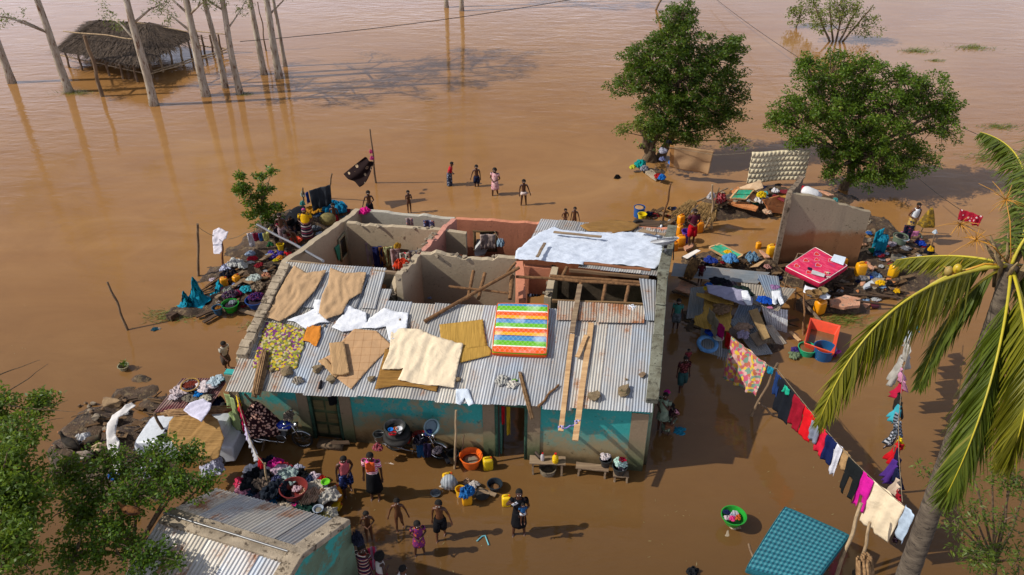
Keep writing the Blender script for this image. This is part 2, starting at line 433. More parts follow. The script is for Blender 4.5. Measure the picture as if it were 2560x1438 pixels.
for y in ys:
    for x in xs: mb.v.append(V((x, y, hgt(x, y) if -16 < x < 21 and 10 < y < 44 else -.45)))
for j in range(len(ys) - 1):
    for i in range(nx - 1): a = j * nx + i; mb.f.append((a, a + 1, a + nx + 1, a + nx))
MUD = rough_mat('wet_mud', '33261a', '644c36', 2.6, '86704f', bump=1.0, bd=.15, rough=.75, spec=.4)
ob = single('ground', mb, MUD, None, None, kind='structure')

t = NT('flood_water'); v = t.co('World'); s_ = t.sep(v)
v1 = t.co('World', (.55, 1.5, 1)); v2 = t.co('World', (1.6, 4.2, 1)); v3 = t.co('World', (.05, .12, 1), (0, 0, .3)); v4 = t.co('World', (.22, .4, 1), (0, 0, -.35))
big = t.noise(v3, 1, 4, .6, 1.2); sw = t.noise(v4, 1, 6, .65, 2.0)
col = t.mix(t.ramp(big, [(.3, 0), (.7, 1)]), '886036', '967044')
col = t.mix(t.math('MULTIPLY', t.ramp(sw, [(.35, 0), (.7, 1)]), .42), col, srgb('785430')[:3])
scum = t.ramp(t.noise(t.co('World', (.9, 1.6, 1)), 1, 7, .75, 1.5), [(.64, 0), (.75, .35)])
col = t.mix(scum, col, srgb('a8845c')[:3])
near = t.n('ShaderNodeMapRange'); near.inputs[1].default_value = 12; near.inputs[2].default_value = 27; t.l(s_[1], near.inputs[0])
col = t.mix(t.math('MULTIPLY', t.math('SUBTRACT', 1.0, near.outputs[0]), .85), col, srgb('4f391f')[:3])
calm = t.ramp(t.noise(t.co('World', (.035, .06, 1)), 1, 3, .6), [(.38, .25), (.62, 1)])
wv = t.math('ADD', t.math('MULTIPLY', t.noise(v1, 1, 3, .55, .4), 1.0), t.math('MULTIPLY', t.noise(v2, 1, 3, .6, .5), .35))
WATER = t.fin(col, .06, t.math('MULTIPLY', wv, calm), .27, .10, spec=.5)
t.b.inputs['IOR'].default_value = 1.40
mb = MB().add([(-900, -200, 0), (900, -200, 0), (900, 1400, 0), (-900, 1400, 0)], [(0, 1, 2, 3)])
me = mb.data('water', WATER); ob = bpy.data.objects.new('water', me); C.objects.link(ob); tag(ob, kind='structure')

# ---------------------------------------------------------------- generic walls and sheets
def gwall(a, b, prof, th, zb=-.3, opens=(), jag=.0, steps=.16, blocky=False, seed=0, mb=None):
    """upright wall from a to b (plan); prof = [(t, top z)], opens = [(s0, s1, z0, z1)] in metres along the wall"""
    mb = mb or MB(); a = V((a[0], a[1], 0)); b = V((b[0], b[1], 0)); L = (b - a).length; u = (b - a) / L; n = V((-u.y, u.x, 0))
    S = {0.0, L} | {i * steps for i in range(1, int(L / steps) + 1)}
    S = sorted(x for x in S if not any(abs(x - o[k]) < .05 for o in opens for k in (0, 1)) or x in (0.0, L))
    S = sorted(set(S) | {o[k] for o in opens for k in (0, 1)})
    S = [x for i, x in enumerate(S) if i == 0 or x - S[i - 1] > 1e-3]
    def top(s):
        tt = s / L
        for (t0, z0), (t1, z1) in zip(prof, prof[1:]):
            if tt <= t1 + 1e-9: z = z0 + (z1 - z0) * (tt - t0) / max(1e-6, t1 - t0); break
        else: z = prof[-1][1]
        if jag:
            q = math.floor(s / .38 + seed) if blocky else s * 2.2
            z += jag * noise.noise(V((q * 1.7 + seed, seed * 3.1, 0))) * 1.6 + jag * .35 * noise.noise(V((s * 7, seed, 2)))
        return z
    zs = sorted({zb, 99.0} | {o[k] for o in opens for k in (2, 3)})
    nc, nr = len(S) - 1, len(zs) - 1
    solid = [[not any(o[0] - 1e-4 <= (S[i] + S[i + 1]) / 2 <= o[1] + 1e-4 and o[2] - 1e-4 <= (zs[j] + min(zs[j + 1], 50)) / 2 <= o[3] + 1e-4 for o in opens) for j in range(nr)] for i in range(nc)]
    def P(i, j, sd):
        z = top(S[i]) if j == nr else zs[j]
        w = th / 2 * (1 + (.12 * noise.noise(V((S[i] * 3, z * 3, seed + sd))) if jag else 0))
        return a + u * S[i] + n * (w * sd) + V((0, 0, z))
    for i in range(nc):
        for j in range(nr):
            if not solid[i][j]: continue
            for sd in (-1, 1):
                q = [P(i, j, sd), P(i + 1, j, sd), P(i + 1, j + 1, sd), P(i, j + 1, sd)]
                mb.add(q if sd == -1 else q[::-1], [(0, 1, 2, 3)])
            def side(p, q): mb.add([P(*p, -1), P(*q, -1), P(*q, 1), P(*p, 1)], [(0, 1, 2, 3)])
            if i == 0 or not solid[i - 1][j]: side((i, j + 1), (i, j))
            if i == nc - 1 or not solid[i + 1][j]: side((i + 1, j), (i + 1, j + 1))
            if j == 0 or not solid[i][j - 1]: side((i, j), (i + 1, j))
            if j == nr - 1 or not solid[i][j + 1]: side((i + 1, j + 1), (i, j + 1))
    return mb
def corr(A, B, Cc, Dd, pitch=.076, amp=.010, rows=4, warp=.0, seed=0, u0=0.0):
    """corrugated sheet: A,B low edge; Dd,Cc high edge; ribs run from A to Dd"""
    A, B, Cc, Dd = V(A), V(B), V(Cc), V(Dd); Wd = ((B - A).length + (Cc - Dd).length) / 2; Ln = ((Dd - A).length + (Cc - B).length) / 2
    n = (B - A).cross(Dd - A).normalized(); nu = max(6, int(Wd / pitch * 6)); mb = MB(); mb.uv = []
    for j in range(rows + 1):
        v_ = j / rows
        for i in range(nu + 1):
            u_ = i / nu; p = (A * (1 - u_) + B * u_) * (1 - v_) + (Dd * (1 - u_) + Cc * u_) * v_
            h = amp * math.sin(2 * math.pi * u_ * Wd / pitch) + warp * fb(u_ * Wd * .8 + seed, v_ * Ln * .8, seed, 2)
            mb.v.append(p + n * h); mb.uv.append((u_ * Wd + u0, v_ * Ln))
    for j in range(rows):
        for i in range(nu): a = j * (nu + 1) + i; mb.f.append((a, a + 1, a + nu + 2, a + nu + 1))
    return mb

# ---------------------------------------------------------------- the long house
EL, ER = G(565, 975, 2.2), G(1630, 1035, 2.2); RL, RR = G(705, 655, 3.45), G(1652, 688, 3.45)
FN = (ER - EL).cross(RL - EL).normalized()
def F(px, py, o=0.0): return on_plane(EL, FN, px, py, o)
BLc, BRc = G(893, 521, 2.25), G(1686, 575, 2.25)
BN = (RR - RL).cross(BLc - RL).normalized()
def B(px, py, o=0.0): return on_plane(RL, BN, px, py, o)
wFL, wFR = G(596, 1075), G(1606, 1177)          # foot of the front wall
fu = (wFR - wFL).normalized(); fn = V((fu.y, -fu.x, 0))   # fn points to the camera
def along(px, py=None, z=0.0):                       # distance along the front wall of a pixel on its face
    d = ray(px, py if py else 1075 + (px - 596) * .101); o = V((0, 0, CAM_H)); t_ = (wFL - o).dot(fn) / d.dot(fn); p = o + d * t_
    return (p - wFL).dot(fu), p.z
house = thing('long_house', 'long teal walled house with corrugated roof half stripped open to its rooms', 'house', (wFL + wFR) / 2)
TEAL = plaster('teal_plaster', '3a9a94', '5f8f84', '8a7450', .35, 1.35, peel='a08058', pamt=.505)
GREYP = plaster('grey_render', 'a8987f', '94836b', '75644c', .2, 1.6)
WHITEP = plaster('white_render', 'a8a294', '948a76', '6b5c48', .4, 1.4)
PINKP = plaster('pink_render', 'c08674', 'b07a60', '8a6048', .4, 1.6)
ORNGP = plaster('orange_render', 'bd7c60', 'ac6e4c', '8a563c', .4, 1.4)
SIDEP = plaster('mossy_render', '8d9a80', '6f8a78', '54503a', .4, 1.6)
# front wall with two doorways
d1a, d1b = along(788)[0], along(862)[0]; d2a, d2b = along(1240)[0], along(1316)[0]; LW = (wFR - wFL).length
mbw = gwall(wFL, wFR, [(0, 2.12), (1, 2.12)], .2, -.3, [(d1a, d1b, -.3, 1.95), (d2a, d2b, -.3, 1.95)])
off = fn * -.1
for v_ in mbw.v: v_ += off
part('front_wall', mbw, TEAL, house, sh=30)
Rz_ = Matrix.Rotation(math.atan2(fu.y, fu.x), 3, 'Z')
for s0, s1 in ((d1a - .32, d1a - .02), (d1b + .02, d1b + .34), (d2a - .34, d2a - .02), (d2b + .02, d2b + .36), (LW - .45, LW - .01), (.02, .3)):
    c = wFL + fu * ((s0 + s1) / 2) + V((0, 0, .93)) + fn * .012
    part('pilaster', MB().box(c, (s1 - s0, .03, 2.3), Rz_), plaster('bare_band', '8a7860', '7c6848', '5f6848', .3, 1.2), house, sh=30)
Rf = Matrix.Rotation(math.atan2(fu.y, fu.x), 3, 'Z')
def fpt(s, o, z): return wFL + fu * s + fn * o + V((0, 0, z))
# left door: closed boards in a frame; right doorway: leaf swung inwards
dr = part('door', MB().box(fpt((d1a + d1b) / 2, -.07, .98), (d1b - d1a - .1, .04, 1.9), Rf), wood('3f4a30', '55603f'), house)
pb = MB()
for k in range(4):
    for q in (-1, 1): pb.box(fpt((d1a + d1b) / 2 + q * (d1b - d1a - .1) * .23, -.04, .35 + k * .45), ((d1b - d1a) * .34, .02, .34), Rf)
part('door_panel', pb, wood('5c5236', '75683f'), dr, bev=.006)
for nm, a, b_ in (('door_frame', d1a, d1b), ('door_frame', d2a, d2b)):
    fr = MB().box(fpt(a + .03, -.02, .95), (.07, .1, 2.0), Rf).box(fpt(b_ - .03, -.02, .95), (.07, .1, 2.0), Rf).box(fpt((a + b_) / 2, -.02, 1.93), (b_ - a - .14, .1, .06), Rf)
    part(nm, fr, wood('2d4a3c', '3f6650'), house)
part('door', MB().box(fpt(d2a + .1, -.45, .95), (.05, .72, 1.9), Rf @ Matrix.Rotation(R(4), 3, 'Z')), wood('3d6b5c', '4f8070'), house)
part('door_step', MB().box(fpt(d1a + .55, .25, .05), (.7, .3, .14), Rf, .02), rough_mat('step_concrete', '5c4c3c', '7a6650', 5), house)
# gables and inner walls
def wline(pts, mat, nm='wall', th=.17, jag=.06, blocky=True, opens=(), seed=1, zb=-.3):
    """wall along roof-plane pixels; pts = [(px, py, plane fn)]"""
    Ps = [f(px, py) for px, py, f in pts]; L = [0]
    for p, q in zip(Ps, Ps[1:]): L.append(L[-1] + (q - p).xy.length)
    prof = [(l / L[-1], p.z) for l, p in zip(L, Ps)]
    return part(nm, gwall(Ps[0], Ps[-1], prof, th, zb, opens, jag, blocky=blocky, seed=seed), mat, house, sh=40)
Zf = lambda z: (lambda px, py: G(px, py, z))
wline([(895, 523, Zf(2.3)), (712, 652, Zf(3.45)), (597, 897, Zf(2.28))], GREYP, 'gable_wall', .2, .05, seed=3)
wline([(1672, 575, Zf(2.3)), (1645, 690, Zf(3.5)), (1626, 1000, Zf(2.35))], SIDEP, 'gable_wall', .22, .02, seed=5)
wline([(897, 524, Zf(2.25)), (1136, 545, Zf(2.25))], WHITEP, 'back_wall', .17, .05, seed=7)
# orange back wall with its window
oa, ob_ = G(1140, 546, 2.25), G(1670, 573, 2.2)
Lo = (ob_ - oa).length; uo = (ob_ - oa).normalized(); no = V((uo.y, -uo.x, 0))
def salong(px, py):
    d = ray(px, py); o = V((0, 0, CAM_H)); t_ = (oa - o).dot(no) / d.dot(no); p = o + d * t_; return (p - oa).dot(uo), p.z
w0, zt_ = salong(1188, 577); w1, zb_ = salong(1238, 622)
part('back_wall', gwall(oa, ob_, [(0, 2.25), (1, 2.2)], .17, -.3, [(w0, w1, zb_, zt_)], .05, blocky=True, seed=9), ORNGP, house, sh=40)
wf = MB(); Ro = Matrix.Rotation(math.atan2(uo.y, uo.x), 3, 'Z')
def opt(s, o, z): q = oa + uo * s + no * o; return V((q.x, q.y, z))
for s, z, d in (((w0 + w1) / 2, zt_ + .03, (w1 - w0 + .16, .2, .08)), ((w0 + w1) / 2, zb_ - .03, (w1 - w0 + .16, .2, .08)), (w0 - .03, (zt_ + zb_) / 2, (.07, .2, zt_ - zb_)), (w1 + .03, (zt_ + zb_) / 2, (.07, .2, zt_ - zb_)), ((w0 + w1) / 2 + .15, (zt_ + zb_) / 2, (.05, .08, zt_ - zb_))):
    wf.box(opt(s, 0, z), d, Ro)
win = part('window', wf, wood('4f3c28', '6f573a'), house)
part('pane', MB().box(opt(w1 - .3, 0, (zt_ + zb_) / 2), (.5, .02, zt_ - zb_ - .02), Ro), rough_mat('dusty_glass', '8d9a88', 'a8b3a0', 3, rough=.25), win)
part('wall', MB(), GREYP, house) if False else None
# cross walls
wline([(868, 556, B), (1084, 571, B)], GREYP, 'cross_wall', .17, .07, opens=[(.75, 4.2, -.3, B(950, 562).z - .85)], seed=11)
wline([(1136, 547, B), (1046, 633, B)], PINKP, 'dividing_wall', .17, .08, seed=13)
wline([(1044, 636, B), (996, 690, B)], GREYP, 'dividing_wall', .19, .12, seed=15)
wline([(996, 690, Zf(3.3)), (976, 742, Zf(2.85))], GREYP, 'dividing_wall', .19, .16, seed=14)
wline([(1052, 634, B), (1292, 644, B)], GREYP, 'cross_wall', .18, .12, opens=[(1.9, 2.6, -.3, 1.2)], seed=17)
wline([(1298, 655, Zf(3.3)), (1306, 745, Zf(2.9))], ORNGP, 'dividing_wall', .22, .04, seed=19)
wline([(1310, 662, Zf(3.1)), (1384, 668, Zf(3.1))], ORNGP, 'cross_wall', .16, .04, opens=[(.12, .72, -.3, 2.1)], seed=21)
wline([(1388, 668, Zf(3.2)), (1368, 745, Zf(2.85))], GREYP, 'dividing_wall', .2, .12, seed=23)
wline([(722, 657, Zf(3.30)), (1004, 684, Zf(3.25))], GREYP, 'ridge_wall', .14, .03, seed=25, opens=[(2.6, 3.0, -.3, 2.85)])
wline([(1392, 700, Zf(2.6)), (1640, 712, Zf(2.6))], rough_mat('dark_render', '4a4035', '6b5c4a', 2.5), 'cross_wall', .14, .05, seed=27)
# loose rubble lumps along the broken wall tops stay part of their wall
def lump(c, r, seed, sub=2, flat=1.0, amp=.35):
    bm = bmesh.new(); bmesh.ops.create_icosphere(bm, subdivisions=sub, radius=1)
    sx, sy = r if hasattr(r, '__len__') else (r, r)
    vs = []
    for v_ in bm.verts:
        d = v_.co.normalized(); q = d.copy()
        for a in ((1, .2, .1), (-.5, .9, .3), (-.3, -.8, .6), (.2, .1, 1), (.7, -.7, -.2), (-.9, .1, -.3)):      # flat facets
            a = V(a).normalized(); k = q.dot(a); lim = .62 + .12 * noise.noise(V((seed * 3.3, a.x * 9, a.y * 9)))
            if k > lim: q -= a * (k - lim)
        q *= 1 + amp * noise.noise(d * 1.8 + V((seed * 5.1, 0, 0))) + .08 * noise.noise(d * 6 + V((seed, 0, 0)))
        vs.append(V((q.x * sx, q.y * sy, q.z * flat * (sx + sy) / 2)))
    fs = [tuple(x.index for x in f.verts) for f in bm.faces]; bm.free()
    rz = Matrix.Rotation(seed * 1.7, 3, 'Z'); return [V(c) + rz @ q for q in vs], fs
rnd = random.Random(4)
for (x0, y0, x1, y1, f, n) in ((1090, 580, 1040, 632, B, 14), (1040, 632, 990, 700, B, 10), (1000, 690, 980, 740, Zf(2.95), 9), (1388, 668, 1368, 742, Zf(2.95), 8), (1060, 636, 1285, 642, B, 8), (880, 560, 1080, 570, B, 7)):
    for i in range(n):
        k = rnd.random(); p = f(x0 + (x1 - x0) * k, y0 + (y1 - y0) * k); r = rnd.uniform(.06, .13)
        part('crumbled_block', MB().add(*lump(p + V((rnd.uniform(-.1, .1), rnd.uniform(-.1, .1), .0)), (r, r * .8), rnd.random() * 50, 1, .7)), BLOCK, house, sh=40)
# coping blocks of the left gable, mossy coping of the right one
cb = MB()
def coping(mb, pts, f, w, h, n, rn, gap=.96):
    Ps = [f(*p) for p in pts]
    tot = sum((q - p).length for p, q in zip(Ps, Ps[1:])); st = tot / n; acc = 0
    for p, q in zip(Ps, Ps[1:]):
        L = (q - p).length; u = (q - p) / L; m = max(1, round(L / st))
        for i in range(m):
            c = p + u * (L * (i + .5) / m); z = V((0, 0, 1)); sd = u.cross(z).normalized(); up = sd.cross(u)
            M = Matrix((u, sd, up)).transposed()
            mb.box(c + up * rn.uniform(-.01, .015) + sd * rn.uniform(-.015, .015), (L / m * gap, w * rn.uniform(.93, 1.05), h), M, .012)
coping(cb, [(716, 662), (604, 892)], lambda x, y: F(x, y, .10), .30, .20, 13, rnd)
part('coping', cb, CONC, house, sh=30, bev=.02)
cb = MB(); MOSS = rough_mat('mossy_concrete', '5f5c4c', '7f8070', 3, '403c32', bump=.6, bd=.03)
coping(cb, [(1652, 770), (1630, 1004)], lambda x, y: F(x, y, .14), .30, .24, 3, rnd, .995)
coping(cb, [(1656, 692), (1650, 768)], lambda x, y: F(x, y, .14), .30, .24, 1, rnd, .995)
coping(cb, [(1682, 572), (1658, 690)], lambda x, y: B(x, y, .14), .30, .24, 1, rnd, .995)
part('coping', cb, MOSS, house, sh=30, bev=.015)
# roof sheets of the front slope
TINS = [tin('bcc0c4', '7a4a2a', .28), tin('b2b4b4', '8a5630', .42), tin('a8b2bd', '6f4326', .2), tin('c2beb4', '8a5a35', .55)]
def Fl(k, o=0.0): p = EL.lerp(ER, k); return p + FN * o
topL, topR = F(946, 742), F(1634, 762); rn = random.Random(11); N = 16
def hi(k, t_): return EL.lerp(ER, k).lerp(RL.lerp(RR, k), t_)
tmain = .70
for i in range(N):
    k0, k1 = i / N, (i + 1.06) / N; k1 = min(k1, 1.0); o = .012 * (i % 2) + .02
    q = [hi(k0, 0), hi(k1, 0), hi(k1, .985 if i < 0 else (tmain if i > 4 else .80) + rn.uniform(-.008, .008)), hi(k0, (tmain if i > 4 else .80) + rn.uniform(-.008, .008))]
    e = rn.uniform(-.03, .06); dn = (q[0] - q[3]).normalized(); q[0] += dn * e; q[1] += dn * e
    part('roof_sheet', corr(*[p + FN * o for p in q], rows=10, warp=.014, seed=i), rn.choice(TINS), house)
# short course near the ridge, lapping over the left part (five sheets)
for i, (xa, xb, m) in enumerate(((716, 786, 3), (778, 842, 0), (836, 894, 1), (888, 932, 2), (929, 966, 1))):
    yl = 655 + (xa - 716) * .06; yr = 655 + (xb - 716) * .06
    lo_ = [768, 768, 766, 768, 770][i]; sh_ = 42 if i < 4 else 28
    a_, b2 = F(xa - sh_, lo_, .055 + .012 * (i % 2)), F(xb - sh_, lo_ + 2, .055 + .012 * (i % 2)); c2, d2 = F(xb, yr, .06 + .012 * (i % 2)), F(xa, yl, .06 + .012 * (i % 2))
    part('roof_sheet', corr(a_, b2, c2, d2, rows=5, warp=.008, seed=40 + i), TINS[m], house)
# rusty upper course left of the right gable and one steep blue-grey sheet
for i, (xa, xb, ya, yb, dx, m, y2) in enumerate(((1395, 1500, 752, 757, 0, 3, 800), (1495, 1612, 757, 765, 0, 3, 806), (1598, 1640, 696, 700, 0, 2, 800))):
    o = .05 + .015 * i
    part('roof_sheet', corr(F(xa + (16 if i == 2 else -4), y2, o), F(xb - 2, y2 + 2, o), F(xb, yb, o), F(xa, ya, o), rows=4, warp=.008, seed=60 + i), tin('b0a494', '8a5836', .85, lo=.52) if i < 2 else TINS[2], house)
# back slope sheets under the white tarpaulin
NB = 7
for i in range(NB):
    def bk(k, t_):
        lo1, lo2 = B(1352, 548), B(1684, 577); h1, h2 = B(1300, 652), B(1650, 690); return lo1.lerp(lo2, k).lerp(h1.lerp(h2, k), t_)
    k0, k1 = i / NB, min(1, (i + 1.07) / NB); o = BN * (.02 + .012 * (i % 2)); hh = .8 if i < 3 else 1.02
    part('roof_sheet', corr(bk(k1, 0) + o, bk(k0, 0) + o, bk(k0, hh) + o, bk(k1, hh) + o, rows=4, warp=.01, seed=80 + i), TINS[(i * 2 + 1) % 4], house)
# rafters and purlins left bare over the open rooms
def beam(name, A, B_, w, h, mat, parent=None, label=None, cat=None, group=None, jit=.01):
    A, B_ = V(A), V(B_); u = (B_ - A).normalized(); sd = u.cross(V((0, 0, 1))); sd = sd.normalized() if sd.length > .05 else V((1, 0, 0)); up = sd.cross(u)
    mb = MB(); n = 5; rg = []
    for i in range(n + 1):
        c = A.lerp(B_, i / n) + V((random.uniform(-jit, jit), random.uniform(-jit, jit), random.uniform(-jit, jit))) * (0 < i < n)
        rg.append([c + sd * (w / 2 * a) + up * (h / 2 * b) for a, b in ((-1, -1), (1, -1), (1, 1), (-1, 1))])
    mb.rings(rg)
    if parent: return part(name, mb, mat, parent, sh=30, bev=.004)
    return single(name, mb, mat, label, cat, group, sh=30, bev=.004)
def stick(name, A, B_, r0, r1, mat, parent=None, label=None, cat='pole', group=None, bend=.04, seed=0, n=10, single_=True):
    A, B_ = V(A), V(B_); L = (B_ - A).length; pts, rs = [], []
    for i in range(n + 1):
        t_ = i / n; e = math.sin(math.pi * t_)
        pts.append(A.lerp(B_, t_) + V((noise.noise(V((seed, t_ * 2.5, 0))), noise.noise(V((seed, t_ * 2.5, 5))), noise.noise(V((seed, t_ * 2.5, 9))) * .5)) * bend * L * e)
        rs.append((r0 + (r1 - r0) * t_) * (1 + .18 * noise.noise(V((seed, t_ * 9, 3)))))
    mb = MB().tube(pts, rs, 8)
    if parent: return part(name, mb, mat, parent, sh=50)
    return single(name, mb, mat, label, cat, group, sh=50)
POLEB = rough_mat('brown_pole_wood', '5c4027', '8a6440', 5, bump=.6, bd=.02, stretch=(2, 2, .4))
for (a, b2, r_) in (((1375, 690), (1600, 706), .05), ((1390, 697), (1640, 716), .045), ((1290, 692), (1590, 712), .045)):
    stick('purlin', F(*a, .02), F(*b2, .02), r_, r_ * .9, POLEB, house, bend=.02, seed=a[0])
beam('purlin', F(1423, 676, .06), F(1622, 694, .06), .07, .09, wood('5c4630', '86684a'), house)
beam('purlin', F(1380, 752, -.02), F(1612, 762, -.02), .06, .09, wood('6b5034', '9a7a52'), house)
for i, (x0, y0, x1, y1) in enumerate(((1452, 708, 1438, 758), (1514, 712, 1505, 760), (1572, 716, 1562, 762), (1418, 668, 1405, 692), (1184, 678, 1170, 745), (1212, 683, 1196, 748), (1148, 680, 1130, 742))):
    if i < 6: stick('rafter', F(x0, y0, -.02), F(x1, y1, -.06), .055, .05, POLEB, house, bend=.02, seed=i)
stick('rafter', F(1281, 690, .03), F(1275, 748, -.03), .075, .06, POLEB, house, seed=31)
stick('purlin', F(1122, 716, .02), F(1270, 733, .02), .04, .035, POLEB, house, bend=.02, seed=33)
beam('wall_plate', F(722, 654, .02), F(1000, 684, .02), .1, .07, WOODG, house)
bpy.context.view_layer.update()

# ---------------------------------------------------------------- small teal building at the lower edge
h2r, h2e = 3.0, 2.45
q0, q1 = G(412, 1291, h2r), G(728, 1389, h2r)           # ridge
e0, e1 = G(540, 1222, h2e), G(848, 1302, h2e)         # far eave
hut = thing('small_building', 'small building with concrete ridge strip, zinc sheets and stained teal end wall', 'building', (q1.x, q1.y, 0))
SL = (e1 - q1) ; Nn = 5
f0, f1 = q0 + V((-(e0 - q0).x, -(e0 - q0).y, (e0 - q0).z)) * 1.15, q1 + V((-(e1 - q1).x, -(e1 - q1).y, (e1 - q1).z)) * 1.15
ru_ = (q1 - q0).normalized(); offr = (e1 - q1); offr.z = 0; offr.normalize()
for i in range(Nn):
    k0, k1 = i / Nn, min(1, (i + 1.06) / Nn); z = V((0, 0, .02 + .012 * (i % 2)))
    a, b2, c2, d2 = e0.lerp(e1, k0) + z, e0.lerp(e1, k1) + z, q0.lerp(q1, k1) + offr * .18 + z, q0.lerp(q1, k0) + offr * .18 + z
    part('roof_sheet', corr(b2, a, d2, c2, rows=4, warp=.006, seed=i, pitch=.085, amp=.013), [tin('c2b8a4', '8d5a30', .6), TINS[1], tin('c9c2b2', '8a5a35', .5), TINS[3], TINS[1]][i], hut)
for i in range(Nn):
    k0, k1 = i / Nn, min(1, (i + 1.06) / Nn); z = V((0, 0, .02 + .012 * (i % 2)))
    a, b2, c2, d2 = f0.lerp(f1, k0) + z, f0.lerp(f1, k1) + z, q0.lerp(q1, k1) - offr * .18 + z, q0.lerp(q1, k0) - offr * .18 + z
    part('roof_sheet', corr(a, b2, c2, d2, rows=4, warp=.006, seed=20 + i, pitch=.085, amp=.013), [TINS[3], tin('c9c2b2', '8a5a35', .6), TINS[3], TINS[0], TINS[2]][i], hut)
Mr = Matrix((ru_, ru_.cross(V((0, 0, -1))).normalized(), V((0, 0, 1)))).transposed()
part('ridge_strip', MB().box((q0 + q1) / 2 + V((0, 0, .02)), ((q1 - q0).length, .42, .12), Mr, .01), CONC, hut, bev=.02)
stick('ridge_rail', q0 + V((0, 0, .11)) , q1 + V((0, 0, .11)), .022, .022, STEEL, hut, bend=.004)
x1 = ru_ * .12
part('end_coping', MB().rings([[p + x1 * 1.0 + o for o in (-ru_ * .17 + V((0, 0, .0)), ru_ * .17, ru_ * .17 + V((0, 0, .16)), -ru_ * .17 + V((0, 0, .16)))] for p in (f1, f1.lerp(q1, .5), q1, q1.lerp(e1, .5), e1)]), CONC, hut, sh=30, bev=.02)
mbw = MB(); poly = [V((f1.x, f1.y, -.3)), V((e1.x, e1.y, -.3)), e1 + V((0, 0, .0)), q1 + V((0, 0, 0)), f1]
mbw.prism([p + ru_ * .1 for p in poly], .16, ru_)
part('end_wall', mbw, plaster('teal_end_wall', '3f9a90', '6f8a72', '4a4a38', .3, 1.6, peel='54543f', pamt=.34), hut, smooth=False)
part('side_wall', gwall(e0 - offr * .15, e1 - offr * .15 + ru_ * .1, [(0, h2e - .05), (1, h2e - .05)], .15), plaster('teal_side', '4aa79c', '5c8f80', '4a4a38', .4, 1.5), hut)
part('roof_sheet', MB(), TINS[0], hut) if False else None
# ---------------------------------------------------------------- builders for loose things
def up_at(px, py, on):
    """a place: on = number (height), 'F'/'B' roof planes, 'g' the mud or water"""
    if on == 'F': return F(px, py, .03)
    if on == 'B': return B(px, py, .05)
    if on == 'g': return GH(px, py)
    return G(px, py, on)
FROT = FN.to_track_quat('Z', 'Y').to_euler()
def tilt(on): return FROT if on == 'F' else (BN.to_track_quat('Z', 'Y').to_euler() if on == 'B' else (0, 0, 0))

# crumpled garments: a few folded lumps whose meshes are shared
_lm = []
def lump_mesh(seed):
    bm = bmesh.new(); bmesh.ops.create_icosphere(bm, subdivisions=5, radius=1); vs = []
    for v_ in bm.verts:
        d = v_.co.copy(); an = math.atan2(d.y, d.x)
        r = 1 + .55 * noise.noise(V((math.cos(an) * 1.3 + seed * 9, math.sin(an) * 1.3, 0))) + .3 * noise.noise(V((math.cos(an) * 4 + seed * 9, math.sin(an) * 4, 3)))
        p = V((d.x * r, d.y * r, 0)); hh = max(0, d.z) ** .7
        f = 1 - abs(noise.noise(V((p.x * 1.6 + seed * 5, p.y * 2.6, .3)))) * 2.2
        g = 1 - abs(noise.noise(V((p.x * 4.2 + 1, p.y * 3.1 + seed * 3, 1.3)))) * 2.0
        h = hh * (.26 + .52 * f + .40 * g + .35 * noise.noise(V((p.x * 1.1, p.y * 1.1, seed * 7))))
        z = max(-.03, h) if d.z > 0 else -.08 * abs(d.z)
        p += V((noise.noise(V((p.x * 3, p.y * 3, seed + 4))), noise.noise(V((p.x * 3, p.y * 3, seed + 9))), 0)) * .12
        vs.append(V((p.x, p.y, z)))
    fs = [tuple(x.index for x in f.verts) for f in bm.faces]; bm.free()
    mb = MB().add(vs, fs); return mb.data('crumpled_cloth', cloth('888888'))
def garment(px, py, size, mat, label, on='g', cat='garment', name='garment', zh=.35, rot=None, group=None, asp=None, up=0.0, i=[0]):
    """size = half width in pixels of the photograph"""
    if len(_lm) < 7: _lm.append(lump_mesh(len(_lm) * 1.37 + .4))
    i[0] += 1; rr = random.Random(px * 7 + py * 13)
    p = up_at(px, py, on) + V((0, 0, up)); d = (p - V((0, 0, CAM_H))).dot(V((0, cP, -sP))); s = size * d / FPX
    o = bpy.data.objects.new(name, _lm[i[0] % len(_lm)]); C.objects.link(o); o.location = p
    o.rotation_euler = tilt(on)
    o.rotation_euler.rotate_axis('Z', rr.uniform(-.6, .6) if rot is None else rot)
    o.scale = (s, s * (asp or rr.uniform(.75, 1.0)), s * zh * 1.25)
    set_mat(o, mat if not isinstance(mat, str) else cloth(mat))
    return tag(o, label, cat, group)

